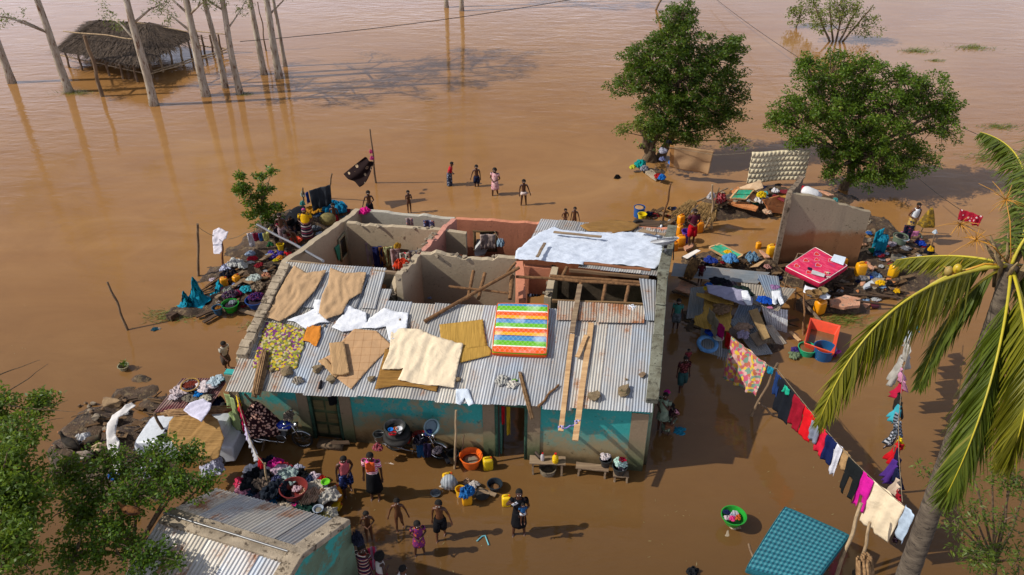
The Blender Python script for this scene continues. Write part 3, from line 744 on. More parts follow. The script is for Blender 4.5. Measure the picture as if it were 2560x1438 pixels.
def drape(outline, f, mat, label, cat, name, amp=.03, fold=5.0, dirn=0.0, grid=.055, off=.03, group=None, thick=.012, edge=.0, seed=0, sag=None, parent=None):
    """cloth or mat lying on a surface; outline in pixels, f(px, py, off) gives the surface"""
    P = [f(x, y, 0) for x, y in outline]; c = sum(P, V()) / len(P)
    n = V((0, 0, 0))
    for a, b in zip(P, P[1:] + P[:1]): n += (a - c).cross(b - c)
    n.normalize(); n = n if n.z > 0 else -n
    U = (V((1, 0, 0)) - n * n.x).normalized(); W_ = n.cross(U)
    poly = [V(((p - c).dot(U), (p - c).dot(W_))) for p in P]; dense = []
    for i, a in enumerate(poly):
        b = poly[(i + 1) % len(poly)]; m = max(1, int((b - a).length / grid)); e = (b - a).normalized() if (b - a).length > 0 else V((0, 0))
        for k in range(m):
            q = a.lerp(b, k / m)
            if k and edge: q = q + V((-e.y, e.x)) * edge * noise.noise(V((q.x * 5, q.y * 5, seed)))
            dense.append(q)
    x0, x1 = min(p.x for p in poly), max(p.x for p in poly); y0, y1 = min(p.y for p in poly), max(p.y for p in poly)
    inner = []; nxx = int((x1 - x0) / grid) + 1; nyy = int((y1 - y0) / grid) + 1
    def inside(q):
        r = False
        for i in range(len(dense)):
            a, b = dense[i], dense[i - 1]
            if (a.y > q.y) != (b.y > q.y) and q.x < (b.x - a.x) * (q.y - a.y) / (b.y - a.y) + a.x: r = not r
        return r
    for j in range(nyy):
        for i in range(nxx):
            q = V((x0 + (i + .5 * (j % 2) + .25) * grid, y0 + (j + .5) * grid))
            if inside(q) and min((q - a).length for a in dense) > grid * .45: inner.append(q)
    pts = [V((p.x, p.y)) for p in dense + inner]; nd = len(dense)
    r = geometry.delaunay_2d_cdt(pts, [(i, (i + 1) % nd) for i in range(nd)], [], 1, 1e-5)
    mb = MB(); mb.uv = []; ca, sa = math.cos(dirn), math.sin(dirn)
    for p in r[0]:
        a, b = p.x * ca + p.y * sa, -p.x * sa + p.y * ca
        wq = noise.noise(V((a * 1.3, b * 1.3, seed + 7))) * .5; w1 = noise.noise(V((a * fold * .35 + seed, b * fold + wq, seed))) * 1.2; w2 = 1 - 3 * abs(noise.noise(V((a * fold * .4 + wq, b * fold * 1.1 + wq, seed + 3)))) + .5 * noise.noise(V((a * 9, b * 11, seed)))
        cz = 1 - 4 * abs(noise.noise(V((a * 1.6 + seed + wq, b * 6.5 + wq * 4, 1.7)))); h = off * .6 + .018 + max(-.012, amp * .42 * (1 + .9 * w1 + .8 * w2) + min(.014, amp * .3) * cz)
        if sag: h += sag(p.x, p.y)
        mb.v.append(c + U * p.x + W_ * p.y + n * h); mb.uv.append((p.x, p.y))
    mb.f = [tuple(x) for x in r[2]]
    if parent: return part(name, mb, mat, parent)
    return single(name, mb, mat, label, cat, group, solid=thick)

def hang(A, Bp, drop, mat, label, cat='garment', name='hanging_cloth', shape='rect', sag=.0, fold=.03, nf=4, group=None, skew=0.0, seed=0, wind=V((0, 0, 0)), dropb=None, ragged=0.0, uvs=1.0):
    """cloth pegged between A and B on a line"""
    A, Bp = V(A), V(Bp); L = (Bp - A).length; u = (Bp - A) / L; side = u.cross(V((0, 0, 1))).normalized()
    nu, nv = max(8, int(L / .05)), max(6, int(drop / .06)); nu = min(nu, 60); nv = min(nv, 40); mb = MB(); mb.uv = []
    def keep(s, t_):
        if shape == 'pants': return t_ < .32 or abs(s - .5) > .035 + .12 * (t_ - .32)
        if shape == 'shirt': return (.2 < s < .8) or t_ < .32
        if shape == 'shorts': return t_ < .55 or abs(s - .5) > .06
        return True
    for j in range(nv + 1):
        t_ = j / nv
        for i in range(nu + 1):
            s = i / nu; dr = drop + ((dropb or drop) - drop) * s; dr *= 1 + ragged * noise.noise(V((s * 6, seed, 1)))
            ph = s * nf * 2 * math.pi + seed
            o = fold * (.35 + .65 * t_) * (math.sin(ph) + .6 * math.sin(ph * 1.7 + 1 + t_ * 1.5)) + .05 * noise.noise(V((s * 3, t_ * 3, seed)))
            x = .5 + (s - .5) * (1 - .10 * t_ * (shape == 'rect') + .0) + skew * t_
            p = A + u * (L * x) - V((0, 0, 1)) * (dr * t_ + sag * 4 * s * (1 - s)) + side * o + wind * (t_ ** 1.5)
            mb.v.append(p); mb.uv.append((s * L * uvs, t_ * drop * uvs))
    for j in range(nv):
        for i in range(nu):
            if keep((i + .5) / nu, (j + .5) / nv): a = j * (nu + 1) + i; mb.f.append((a, a + 1, a + nu + 2, a + nu + 1))
    if isinstance(mat, str): mat = cloth(mat)
    return single(name, mb, mat, label, cat, group, solid=.008)

# water cans, basins, buckets
def build_can():
    o = thing('jerrycan', '', 'jerrycan'); body = MB(); rg = []
    for z, a, b in ((0, .115, .085), (.02, .13, .1), (.12, .132, .102), (.3, .132, .102), (.345, .12, .09), (.36, .095, .065)):
        rg.append([V((a * math.copysign(abs(math.cos(t_)) ** .45, math.cos(t_)), b * math.copysign(abs(math.sin(t_)) ** .45, math.sin(t_)), z)) for t_ in [2 * math.pi * k / 20 for k in range(20)]])
    body.rings(rg); p = part('body', body, plastic('d9960a'), o, local=True, sh=50); p['tint'] = 1
    h = MB().tube([(-.08, 0, .35), (-.075, 0, .40), (-.03, 0, .412), (.035, 0, .412), (.05, 0, .36)], .016, 6)
    p = part('handle', h, plastic('d9960a'), o, local=True); p['tint'] = 1
    part('cap', MB().lathe([(.03, .355), (.03, .385), (.022, .395)], 12, (.085, 0, 0)), plastic('b8420f'), o, local=True, sh=40)
    return o
CAN = Tmpl(build_can)
YEL = ['d98c08', 'cf9a10', 'd4a012', 'c9820a']
def can(px, py, label, on='g', rz=0.0, sc=1.0, c='d98c08', rx=0.0, up=0.0, group=None):
    return CAN.place(up_at(px, py, on) + V((0, 0, up)), label, group or 'yellow water cans scattered about the flood', (rx, 0, rz), sc, plastic(c))
def vessel(name, px, py, r, h, col, label, cat, on='g', bot=.72, fill=None, fh=.6, rot=(0, 0, 0), mat=None, handle=False, lip=.02, sy=1.0, up=0.0, pos=None):
    p = pos or up_at(px, py, on) + V((0, 0, up)); o = thing(name, label, cat, p, rot); m = mat or plastic(col); t_ = .006
    prof = [(r * bot * .98, 0), (r * (bot + (1 - bot) * .5), h * .5), (r * .985, h * .94), (r + lip, h * .955), (r + lip, h), (r - t_, h), (r * (bot + (1 - bot) * .5) - t_, h * .5), (r * bot - t_, t_)]
    part('body', MB().lathe(prof, 28, sy=sy), m, o, local=True, sh=45)
    if fill is not None:
        rr = (bot + (1 - bot) * fh) * r - t_
        part('contents', MB().lathe([(rr, h * fh), (rr * .6, h * fh + .005), (.002, h * fh + .006)], 24, sy=sy), fill, o, local=True)
    if handle: part('handle', MB().tube([(r * math.cos(a), r * .35 + r * .2 * math.sin(a), h * .9 + .02 - r * .25 * math.sin(a)) for a in [math.pi * k / 12 for k in range(13)]], .006, 5), m, o, local=True)
    return o
DIRTW = rough_mat('dirty_water', '6b4a2c', '7c5a3a', 4, rough=.12, bump=.05, spec=.5)
WETW = rough_mat('grey_water', '77705f', '8a8474', 4, rough=.1, bump=.05, spec=.5)

def rock(px, py, r, label, on='g', mat=None, group=None, flat=.6, name='rubble_block', cat='rubble', asp=.75, up=0.0, seed=None, sub=3, rot=None):
    """r = half width in pixels"""
    p = up_at(px, py, on) + V((0, 0, up)); d = (p - V((0, 0, CAM_H))).dot(V((0, cP, -sP))); s = r * d / FPX
    n_ = FN * s * flat * .55 if on == 'F' else V((0, 0, s * flat * .45))
    vs, fs = lump(p + n_, (s, s * asp), seed if seed is not None else (px * .37 + py * .11) % 60, sub, flat, .3)
    return single(name, MB().add(vs, fs), mat or BLOCK, label, cat, group, sh=38)
def slab(poly, f, th, mat, label, cat='slab', name='plaster_slab', group=None, bev=.01, off=0.0, tiltz=None):
    """flat broken slab or board from a pixel outline; f gives the surface, tiltz = list of heights"""
    P = [f(x, y, off) for x, y in poly] if tiltz is None else [G(x, y, z) for (x, y), z in zip(poly, tiltz)]
    n = V((0, 0, 0)); c = sum(P, V()) / len(P)
    for a, b in zip(P, P[1:] + P[:1]): n += (a - c).cross(b - c)
    n.normalize(); n = n if n.z > 0 else -n
    P2 = []
    for i, a in enumerate(P):
        b = P[(i + 1) % len(P)]; m = max(1, int((b - a).length / .15)) if name not in ('board', 'plank', 'door_leaf', 'basket_lid', 'panel') else 1
        for k in range(m): q = a.lerp(b, k / m); P2.append(q + (V((noise.noise(q * 4), noise.noise(q * 4 + V((9, 0, 0))), 0)) * .05 if m > 1 else V()))
    mb = MB().prism(P2, th, n); return single(name, mb, mat, label, cat, group, smooth=False, bev=bev, norm=True)
gz = lambda z: (lambda x, y, o=0: G(x, y, z + o))

# ---------------------------------------------------------------- foliage
def leaves(mb, c, r, n, size, rn, droop=0.0, asp=.42, up=.3):
    for i in range(n):
        while True:
            q = V((rn.uniform(-1, 1), rn.uniform(-1, 1), rn.uniform(-1, 1)))
            if q.length < 1: break
        p = c + V((q.x * r[0], q.y * r[1], q.z * r[2]))
        d = V((rn.gauss(0, 1), rn.gauss(0, 1), rn.gauss(0, .6) - droop)).normalized()
        nn = V((rn.gauss(0, 1), rn.gauss(0, 1), rn.gauss(0, 1) + up)); s = d.cross(nn).normalized(); L = size * rn.uniform(.7, 1.3)
        k = len(mb.v); mb.v += [p, p + d * L * .5 + s * L * asp * .5, p + d * L, p + d * L * .5 - s * L * asp * .5]; mb.f.append((k, k + 1, k + 2, k + 3))
def tree(name, base, lobes, trunk_r, label, cat, leafmat, bark, n_clump, n_leaf, size, clump=.28, group=None, seed=0, trunks=None, droop=.2, fill=.55, asp=.42, twigs=True, top=None):
    """lobes = [(centre, (rx, ry, rz))]; limbs run from the trunk into the lobes"""
    rn = random.Random(seed); o = thing(name, label, cat, base, group=group)
    tb = MB(); L = V(base)
    fork = V(top) if top else L.lerp(sum((V(c) for c, _ in lobes), V()) / len(lobes), .45)
    if trunks is None: trunks = [(L + V((0, 0, -.3)), fork)]
    for a, b in trunks:
        a, b = V(a), V(b); pts = [a.lerp(b, i / 6) + V((rn.uniform(-1, 1), rn.uniform(-1, 1), 0)) * trunk_r * .5 * (0 < i < 6) for i in range(7)]
        tb.tube(pts, [trunk_r * (1.25 - .55 * i / 6) for i in range(7)], 8)
    lf = MB()
    for c, r in lobes:
        c = V(c); tb2 = [fork, fork.lerp(c, .5) + V((rn.uniform(-.2, .2), rn.uniform(-.2, .2), .15)) * r[0], c]
        tb.tube(tb2, [trunk_r * .55, trunk_r * .35, trunk_r * .2], 6)
        m = int(n_clump * (r[0] * r[1] * r[2]) ** (2 / 3)) + 3
        for i in range(m):
            q = V((rn.gauss(0, 1), rn.gauss(0, 1), rn.gauss(0, 1))).normalized() * (rn.uniform(fill, 1.02)) ** .6
            cc = c + V((q.x * r[0], q.y * r[1], q.z * r[2])) * (1 + .8 * noise.noise(q * 3.3 + V((seed + c.x, c.z, 0))))
            if twigs and i % 2 == 0: tb.tube([c.lerp(cc, .25), c.lerp(cc, .65) + V((0, 0, .08)), cc], [trunk_r * .10 + .008, trunk_r * .06 + .005, .004], 4, cap=False)
            leaves(lf, cc, (clump, clump, clump * .65), n_leaf, size, rn, droop, asp)
    part('trunk', tb, bark, o); part('crown', lf, leafmat, o, smooth=False)
    return o
BARK = rough_mat('bark', '4a3b2c', '77644c', 6, bump=.8, bd=.03, stretch=(2, 2, .5))
GUM = rough_mat('pale_bark', '8f7f6b', 'c2b8a6', 1.8, '6b4a33', bump=.4, bd=.02, stretch=(2, 2, .5))
LG = leafm('1c3609', '4c6516', '8f9832', .42); LG2 = leafm('233f09', '587218', '9f9e3c', .42); LEU = leafm('3a4a1c', '5f6b2a', '8a7a3a'); LDRY = leafm('3f4a18', '6f7a2f', 'a08a4a'); LBR = leafm('1c3408', '486a10', '9cae32', .45)

# ---------------------------------------------------------------- people
SK1 = rough_mat('dark_skin', '3a2015', '55311f', 6, bump=.05, rough=.45, spec=.4, fine=20); SK2 = rough_mat('brown_skin', '4d2c1a', '6b4128', 6, bump=.05, rough=.45, spec=.4, fine=20)
HAIR = rough_mat('black_hair', '0b0908', '17120f', 30, bump=.8, bd=.02, rough=.9); EYE = plastic('d8d0c4', .2); PUP = plastic('140c08', .2)
ARM = {'down': ((.028, .012, -.165), (.035, -.015, -.31)), 'hold': ((.05, .02, -.16), (-.055, -.095, -.19)), 'out': ((.06, .0, -.155), (.10, -.03, -.29)),
       'up': ((.085, -.08, -.02), (.0, -.15, .09)), 'chin': ((.02, -.06, -.15), (-.07, -.10, -.01)), 'head': ((.10, -.02, .05), (.02, -.02, .17)),
       'front': ((.02, -.06, -.14), (.0, -.20, -.19)), 'hip': ((.10, .03, -.13), (.01, -.02, -.24)), 'reach': ((.02, -.11, -.12), (.0, -.22, -.22)), 'lap': ((.03, -.05, -.14), (-.04, -.18, -.20))}
LEG = {'stand': ((0, 0, 0), (0, 0, 0)), 'walk': ((0, -.09, 0), (0, .09, .02)), 'wide': ((.03, 0, 0), (.03, .02, 0)), 'step': ((0, -.03, 0), (.02, .07, .06))}
def person(px, py, h, label, yaw=0.0, lean=0.0, arms=('down', 'down'), legs='stand', top=None, bottom=None, skin=None, child=False, on=0.0, seat=False, hair=1, scarf=None, sub=0.0, turn=0.0, wide=1.0, loc=None, nod=0.0, group=None):
    """feet at pixel (px, py) on height `on`; sub = depth of the feet below that"""
    base = loc if loc is not None else up_at(px, py, on); base = V(base) - V((0, 0, sub)); k = h
    o = thing('person', label, 'person', base, (0, 0, yaw), group)
    hs = 1.32 if child else 1.05
    ph = .27 if seat else .52                             # pelvis height
    hipy = 0
    RL_ = Matrix.Rotation(-lean, 3, 'X') if False else Matrix.Rotation(lean, 3, 'X')
    def U(x, y, z): q = RL_ @ V((x, y, z - .52)); return V((q.x, q.y + hipy, q.z + ph))
    P, E, Rr = [], [], []
    def add(p, r, par=None, r2=None):
        P.append(V(p)); Rr.append((r, r2 or r))
        if par is not None: E.append((par, len(P) - 1))
        return len(P) - 1
    pel = add(U(0, 0, .52), .066 * wide, None, .055 * wide); wa = add(U(0, .0, .60), .060 * wide, pel, .045 * wide); ch = add(U(0, .005, .70), .070 * wide, wa, .050 * wide); uc = add(U(0, .005, .775), .066, ch, .045)
    nk = add(U(0, -.002, .825), .027, uc); sh_z = .885 if not child else .875
    Rn = Matrix.Rotation(turn, 3, 'Z')
    def Hd(x, y, z): q = Rn @ V((x, y, 0)); return U(q.x, q.y - .004 - nod * (z - .85), z)
    j1 = add(Hd(0, -.012, .868), .034 * hs, nk); j2 = add(Hd(0, -.006, .912), .043 * hs, j1, .05 * hs); j3 = add(Hd(0, .004, .948), .040 * hs, j2, .046 * hs); add(Hd(0, .006, .965 + .012 * (hs - 1)), .026 * hs, j3)
    add(Hd(0, -.062 * hs, .908), .007 * hs, j2)
    for sd in (-1, 1): add(Hd(sd * .052 * hs, .004, .912), .009 * hs, j2)
    J = {}
    for si, sd in enumerate((-1, 1)):
        sp = U(sd * .098 * wide, .004, .795); s0 = add(sp, .030, uc); e, w_ = ARM[arms[si]] if isinstance(arms[si], str) else arms[si]
        el = add(sp + RL_ @ V((sd * e[0], e[1], e[2])), .020, s0); wp = sp + RL_ @ V((sd * w_[0], w_[1], w_[2])); wr = add(wp, .0135, el)
        d = (wp - P[el]).normalized(); sv = d.cross(V((0, -1, .2))).normalized()
        pn = sv.cross(d).normalized()
        if pn.y > 0: pn = -pn
        pm = add(wp + d * .035, .015, wr, .009)
        for q in range(4):
            b = wp + d * .048 + sv * (q - 1.5) * .0095; ln = (.026, .031, .029, .022)[q]
            f1 = add(b + d * ln * .6 + pn * .004, .0050, pm); add(b + d * ln * 1.05 + pn * .014, .0038, f1)
        tb_ = add(wp + d * .018 + sv * -.017 * sd + pn * .006, .0055, wr); add(wp + d * .036 + sv * -.024 * sd + pn * .014, .0045, tb_)
        J[sd] = (sp, P[el], wp)
    Lg = {}
    for si, sd in enumerate((-1, 1)):
        hp = V((sd * .05 * wide, hipy, ph - .03)); h0 = add(hp, .048 * wide, pel)
        if seat: kn = V((sd * .075, -.235, ph - .0)); an = V((sd * .07, -.25, .04))
        else:
            f = LEG[legs][si]; an = V((sd * (.055 + f[0]), f[1], .04 + f[2])); kn = hp.lerp(an, .5) + V((0, -.02 - .5 * f[2] - abs(f[1]) * .12, 0))
        kk = add(kn, .031 * wide, h0); c1 = add(kn.lerp(an, .35) + V((0, .006, 0)), .029, kk); aa = add(an, .018, c1); fo = add(an + V((0, -.05, -.022)), .017, aa); add(an + V((0, -.085, -.030)), .013, fo)
        add(an + V((0, .022, -.022)), .014, aa)
        Lg[sd] = (hp, kn, an)
    me = bpy.data.meshes.new('body'); me.from_pydata([p * k for p in P], E, []); ob = bpy.data.objects.new('body', me); C.objects.link(ob)
    ob.modifiers.new('skin', 'SKIN'); sk = me.skin_vertices[0].data
    for i, (a, b) in enumerate(Rr): sk[i].radius = (a * k, b * k); sk[i].use_root = (i == 0)
    ss = ob.modifiers.new('s', 'SUBSURF'); ss.levels = 2; ss.render_levels = 2
    dg = bpy.context.evaluated_depsgraph_get(); m2 = bpy.data.meshes.new_from_object(ob.evaluated_get(dg)); bpy.data.objects.remove(ob)
    m2.materials.clear(); m2.materials.append(skin or SK1); m2.polygons.foreach_set('use_smooth', [True] * len(m2.polygons))
    bo = bpy.data.objects.new('body', m2); C.objects.link(bo); bo.parent = o
    def pt(nm, mb, mat, smooth=True, lab=None):
        mb.v = [v_ * k for v_ in mb.v]; return part(nm, mb, mat, o, smooth, local=True, label=lab)
    # face and hair
    for sd in (-1, 1):
        c = Hd(sd * .019 * hs, -.047 * hs, .922); mb = MB(); vs, fs = uvs(c, .0062 * hs, 8); mb.add(vs, fs); e = pt('eye', mb, EYE)
        c2 = Hd(sd * .019 * hs, -.0525 * hs, .922); mb = MB(); vs, fs = uvs(c2, .003 * hs, 6); mb.add(vs, fs); mb.v = [v_ * k for v_ in mb.v]; part('pupil', mb, PUP, e, local=True)
    c = Hd(0, -.050 * hs, .884); mb = MB().tube([c + V((-.014, .003, 0)) * hs, c, c + V((.014, .003, 0)) * hs], [.002, .0042, .002], 6); pt('mouth', mb, rough_mat('lips', '4a1f1a', '5c2a22', 5, rough=.4))
    if hair or scarf:
        mb = MB(); gp = []
        for j in range(9):
            ph_ = math.pi * .62 * j / 8; ring = []
            for i in range(18):
                th = 2 * math.pi * i / 18; fr = max(0, -math.sin(th)) ; lim = ph_ * (1 - .56 * fr)
                rr_ = (.0505 if hair != 2 else .062) * hs * (1 + (.05 if hair != 2 else .12) * noise.noise(V((math.cos(th) * 2, math.sin(th) * 2, ph_ * 2))))
                ring.append(Hd(math.sin(lim) * math.cos(th) * rr_, .004 + math.sin(lim) * math.sin(th) * rr_ * 1.15, .928 + math.cos(lim) * rr_ * 1.05))
            gp.append(ring)
        mb.rings(gp, cap=True); pt('head_scarf' if scarf else 'hair', mb, scarf or HAIR)
    # clothes follow the same joints
    def ell(c, a, b, n=20, rot=None, wob=0, sd=0): return [c + (rot or RL_) @ V((a * math.cos(t_) * (1 + wob * math.sin(t_ * 7 + sd)), b * math.sin(t_) * (1 + wob * math.sin(t_ * 7 + sd)), 0)) for t_ in [2 * math.pi * i / n for i in range(n)]]
    W2 = wide
    def shirt(mat, sleeve=.55, low=.50, strap=False, nm='shirt'):
        mb = MB(); rg = [ell(U(0, 0, low), .092 * W2, .078 * W2, wob=.03), ell(U(0, 0, .58), .086 * W2, .070 * W2, wob=.02), ell(U(0, .002, .68), .090 * W2, .068 * W2), ell(U(0, .004, .755), .096 * W2, .064)]
        rg += [ell(U(0, .004, .80), .098 * W2 if not strap else .074, .052), ell(U(0, .002, .828), .052, .040)]
        mb.rings(rg, cap=False)
        if sleeve:
            for sd in (-1, 1):
                a, b, c_ = J[sd]; q = a.lerp(b, min(1, sleeve)) if sleeve <= 1 else b; pts = [a - (b - a) * .12, a.lerp(q, .5), q]; rs = [.040, .037, .033]
                if sleeve > 1: pts.append(c_); rs.append(.024)
                mb.tube(pts, rs, 12, cap=False)
        x = pt(nm, mb, mat); m = x.modifiers.new('solid', 'SOLIDIFY'); m.thickness = .008; return x
    def skirt(mat, top_=.60, hem=.26, flare=.12, nm='skirt', folds=.05):
        mb = MB(); rg = []; I = Matrix.Identity(3)
        if seat:
            rg = [ell(U(0, 0, top_), .09 * W2, .075 * W2), ell(V((0, -.03, ph - .01)), .115 * W2, .10), ell(V((0, -.16, ph)), .12, .085, rot=Matrix.Rotation(R(60), 3, 'X')), ell(V((0, -.26, ph - .04)), .115, .07, rot=Matrix.Rotation(R(35), 3, 'X')), ell(V((0, -.275, ph - .16)), .11, .06)]
        else:
            zt = .52
            rg.append(ell(U(0, 0, top_), .080 * W2, .066 * W2)); rg.append(ell(U(0, 0, .56), .088 * W2, .074 * W2))
            for i in range(5):
                t_ = i / 4; rg.append(ell(V((0, -.005, zt + (hem - zt) * t_)), (.094 * W2 + (flare - .094) * t_), (.080 * W2 + (flare * .88 - .080) * t_), rot=I, wob=folds * t_, n=28) if False else ell(V((0, -.005, zt + (hem - zt) * t_)), (.094 * W2 + (flare - .094) * t_), (.080 * W2 + (flare * .88 - .080) * t_), rot=I, wob=folds * t_))
        mb.rings(rg, cap=False); x = pt(nm, mb, mat); m = x.modifiers.new('solid', 'SOLIDIFY'); m.thickness = .008; return x
    def shorts(mat, ln=.8, nm='shorts', r_=1.0):
        mb = MB(); mb.rings([ell(U(0, 0, .575), .080 * W2, .066 * W2), ell(V((0, hipy, ph)), .092 * W2, .076 * W2), ell(V((0, hipy, ph - .05)), .098 * W2, .070 * W2)], cap=False)
        for sd in (-1, 1):
            a, b, c_ = Lg[sd]; pts = [a + V((0, 0, .03)), a.lerp(b, .5 * min(ln, 1)), a.lerp(b, min(ln, 1))]; rs = [.060 * W2, .056 * W2 * r_, .050 * r_]
            if ln > 1: pts += [b.lerp(c_, ln - 1)]; rs += [.038 * r_]
            mb.tube(pts, rs, 14, cap=False)
        x = pt(nm, mb, mat); m = x.modifiers.new('solid', 'SOLIDIFY'); m.thickness = .008; return x
    if top:
        kd, mt = top; mt = cloth(mt) if isinstance(mt, str) else mt
        if kd == 'shirt': shirt(mt)
        elif kd == 'long': shirt(mt, 1.5)
        elif kd == 'tank': shirt(mt, 0, strap=True, nm='vest')
        elif kd == 'dress': shirt(mt, .35, .50, nm='dress_top'); skirt(mt, .56, bottom or .30, .115, 'dress_skirt')
    if bottom and not isinstance(bottom, float):
        kd, mt = bottom[:2]; mt = cloth(mt) if isinstance(mt, str) else mt
        if kd == 'skirt': skirt(mt, hem=bottom[2] if len(bottom) > 2 else .26, folds=.06)
        elif kd == 'wrap': skirt(mt, hem=bottom[2] if len(bottom) > 2 else .10, flare=.10, nm='wrap', folds=.02)
        elif kd == 'shorts': shorts(mt, bottom[2] if len(bottom) > 2 else .85, r_=1.25)
        elif kd == 'briefs': shorts(mt, .18, 'underpants')
        elif kd == 'pants': shorts(mt, 1.85, 'trousers')
    return o, J, k
def uvs(c, r, n=8):
    vs, fs = [], []; m = n // 2
    for j in range(m + 1):
        for i in range(n): a, b = math.pi * j / m, 2 * math.pi * i / n; vs.append(V(c) + V((math.sin(a) * math.cos(b), math.sin(a) * math.sin(b), math.cos(a))) * r)
    for j in range(m):
        for i in range(n): fs.append((j * n + i, j * n + (i + 1) % n, (j + 1) * n + (i + 1) % n, (j + 1) * n + i))
    return vs, fs

# ---------------------------------------------------------------- motorcycles
def moto(loc, rz, label, tank, load=False):
    o = thing('motorcycle', label, 'motorcycle', loc, (0, 0, rz)); Pk = dict(local=True)
    def wheel(x, spokes=True):
        w_ = part('wheel', MB().lathe([(.235, -.02), (.25, -.028), (.25, .028), (.235, .02)], 32, cap=False), CHROME, o, local=True, sh=40)
        w_.location = (x, 0, .30); w_.rotation_euler = (R(90), 0, 0)
        mb = MB(); rg = []
        for i in range(36):
            a = 2 * math.pi * i / 36; rg.append([V(((.275 + .034 * math.cos(b)) * math.cos(a), (.275 + .034 * math.cos(b)) * math.sin(a), .042 * math.sin(b))) for b in [2 * math.pi * k / 8 for k in range(8)]])
        mb.rings(rg + [rg[0]], cap=False); part('tyre', mb, RUBBER, w_, local=True)
        part('hub', MB().lathe([(.055, -.05), (.06, -.03), (.06, .03), (.055, .05)], 16), STEEL, w_, local=True, sh=40)
        mb = MB()
        for i in range(18): a = 2 * math.pi * i / 18; mb.tube([(.05 * math.cos(a), .05 * math.sin(a), .02 * (-1) ** i), (.24 * math.cos(a + .2 * (-1) ** i), .24 * math.sin(a + .2 * (-1) ** i), 0)], .0025, 4)
        part('spokes', mb, CHROME, w_, local=True)
    wheel(-.62); wheel(.66)
    fr = MB().tube([(.42, 0, .78), (.30, 0, .45), (.05, 0, .28), (-.25, 0, .30)], .02, 8).tube([(.42, 0, .80), (.1, 0, .70), (-.35, 0, .66), (-.80, 0, .68)], .02, 8).tube([(-.25, 0, .30), (-.35, 0, .66)], .018, 8)
    for s in (-1, 1): fr.tube([(-.25, .09 * s, .32), (-.62, .09 * s, .30)], .016, 6).tube([(-.60, .10 * s, .32), (-.50, .10 * s, .64)], .022, 8)
    part('frame', fr, IRON, o, local=True)
    for s in (-1, 1): part('fork', MB().tube([(.66, .075 * s, .30), (.54, .075 * s, .62), (.47, .075 * s, .86)], [.02, .022, .018], 8), CHROME, o, local=True)
    tk = MB(); rg = []
    for x, a, z0, z1 in ((-.08, .04, .70, .78), (-.02, .10, .66, .84), (.12, .135, .64, .89), (.28, .13, .64, .91), (.40, .08, .70, .88), (.44, .03, .76, .84)):
        rg.append([V((x, a * math.copysign(abs(math.cos(t_)) ** .7, math.cos(t_)), (z0 + z1) / 2 + (z1 - z0) / 2 * math.copysign(abs(math.sin(t_)) ** .7, math.sin(t_)))) for t_ in [2 * math.pi * k / 16 for k in range(16)]])
    tk.rings(rg); part('fuel_tank', tk, plastic(tank, .15), o, local=True)
    part('tank_stripe', MB().box((.17, 0, .72), (.34, .285, .05)), plastic('c9c4b8', .3), o, local=True, bev=.01)
    st = MB(); rg = []
    for x, a, z in ((-.86, .05, .79), (-.82, .12, .80), (-.5, .13, .78), (-.2, .12, .75), (-.06, .07, .76)):
        rg.append([V((x, a * math.copysign(abs(math.cos(t_)) ** .6, math.cos(t_)), z + .045 * math.sin(t_))) for t_ in [2 * math.pi * k / 14 for k in range(14)]])
    st.rings(rg); part('seat', st, rough_mat('black_vinyl', '101010', '1c1b1a', 5, rough=.4), o, local=True)
    en = part('engine', MB().box((.08, 0, .38), (.26, .2, .2), jit=.01).box((.14, 0, .54), (.14, .14, .16)), STEEL, o, local=True, bev=.02)
    mb = MB()
    for i in range(5): mb.box((.14, 0, .47 + i * .03), (.19, .19, .008))
    part('cooling_fins', mb, metal('6f6f6f', .5), en, local=True)
    part('exhaust', MB().tube([(.20, -.12, .5), (.27, -.13, .35), (.15, -.13, .24), (-.2, -.14, .26), (-.35, -.15, .30), (-.9, -.16, .36)], [.018, .018, .018, .02, .036, .038], 10), CHROME, o, local=True)
    for x, nm, a0, a1 in ((.66, 'front_mudguard', 35, 145), (-.62, 'rear_mudguard', 20, 150)):
        mb = MB(); rg = []
        for i in range(13):
            a = R(a0 + (a1 - a0) * i / 12); rg.append([V((x + r_ * math.cos(a), y, .30 + r_ * math.sin(a))) for y, r_ in ((-.06, .33), (-.03, .35), (.03, .35), (.06, .33), (.05, .32), (-.05, .32))])
        mb.rings(rg); part(nm, mb, CHROME if x > 0 else plastic(tank, .2), o, local=True)
    part('handlebar', MB().tube([(.30, -.34, .98), (.36, -.30, 1.0), (.45, -.12, .93), (.45, .12, .93), (.36, .30, 1.0), (.30, .34, .98)], .012, 8), CHROME, o, local=True)
    part('headlight', MB().lathe([(.03, -.09), (.075, -.04), (.09, .02), (.085, .035)], 18), CHROME, o, local=True).location = (0, 0, 0)
    hl = [c for c in o.children if c.name.startswith('headlight')][0]; hl.location = (.56, 0, .84); hl.rotation_euler = (0, R(90), 0)
    for s in (-1, 1):
        part('mirror', MB().tube([(.40, .22 * s, .97), (.38, .27 * s, 1.12)], .006, 6).lathe([(.02, 0), (.05, .008), (.05, .018), (.02, .024)], 14, (.38, .27 * s, 1.11)), CHROME, o, local=True)
        part('footrest', MB().tube([(0, .08 * s, .28), (0, .26 * s, .28)], .012, 6), RUBBER, o, local=True)
    part('side_cover', MB().box((-.22, 0, .55), (.22, .24, .16)), plastic(tank, .2), o, local=True, bev=.03)
    part('kick_stand', MB().tube([(0, .1, .28), (-.05, .26, .0)], .012, 6), IRON, o, local=True)
    return o
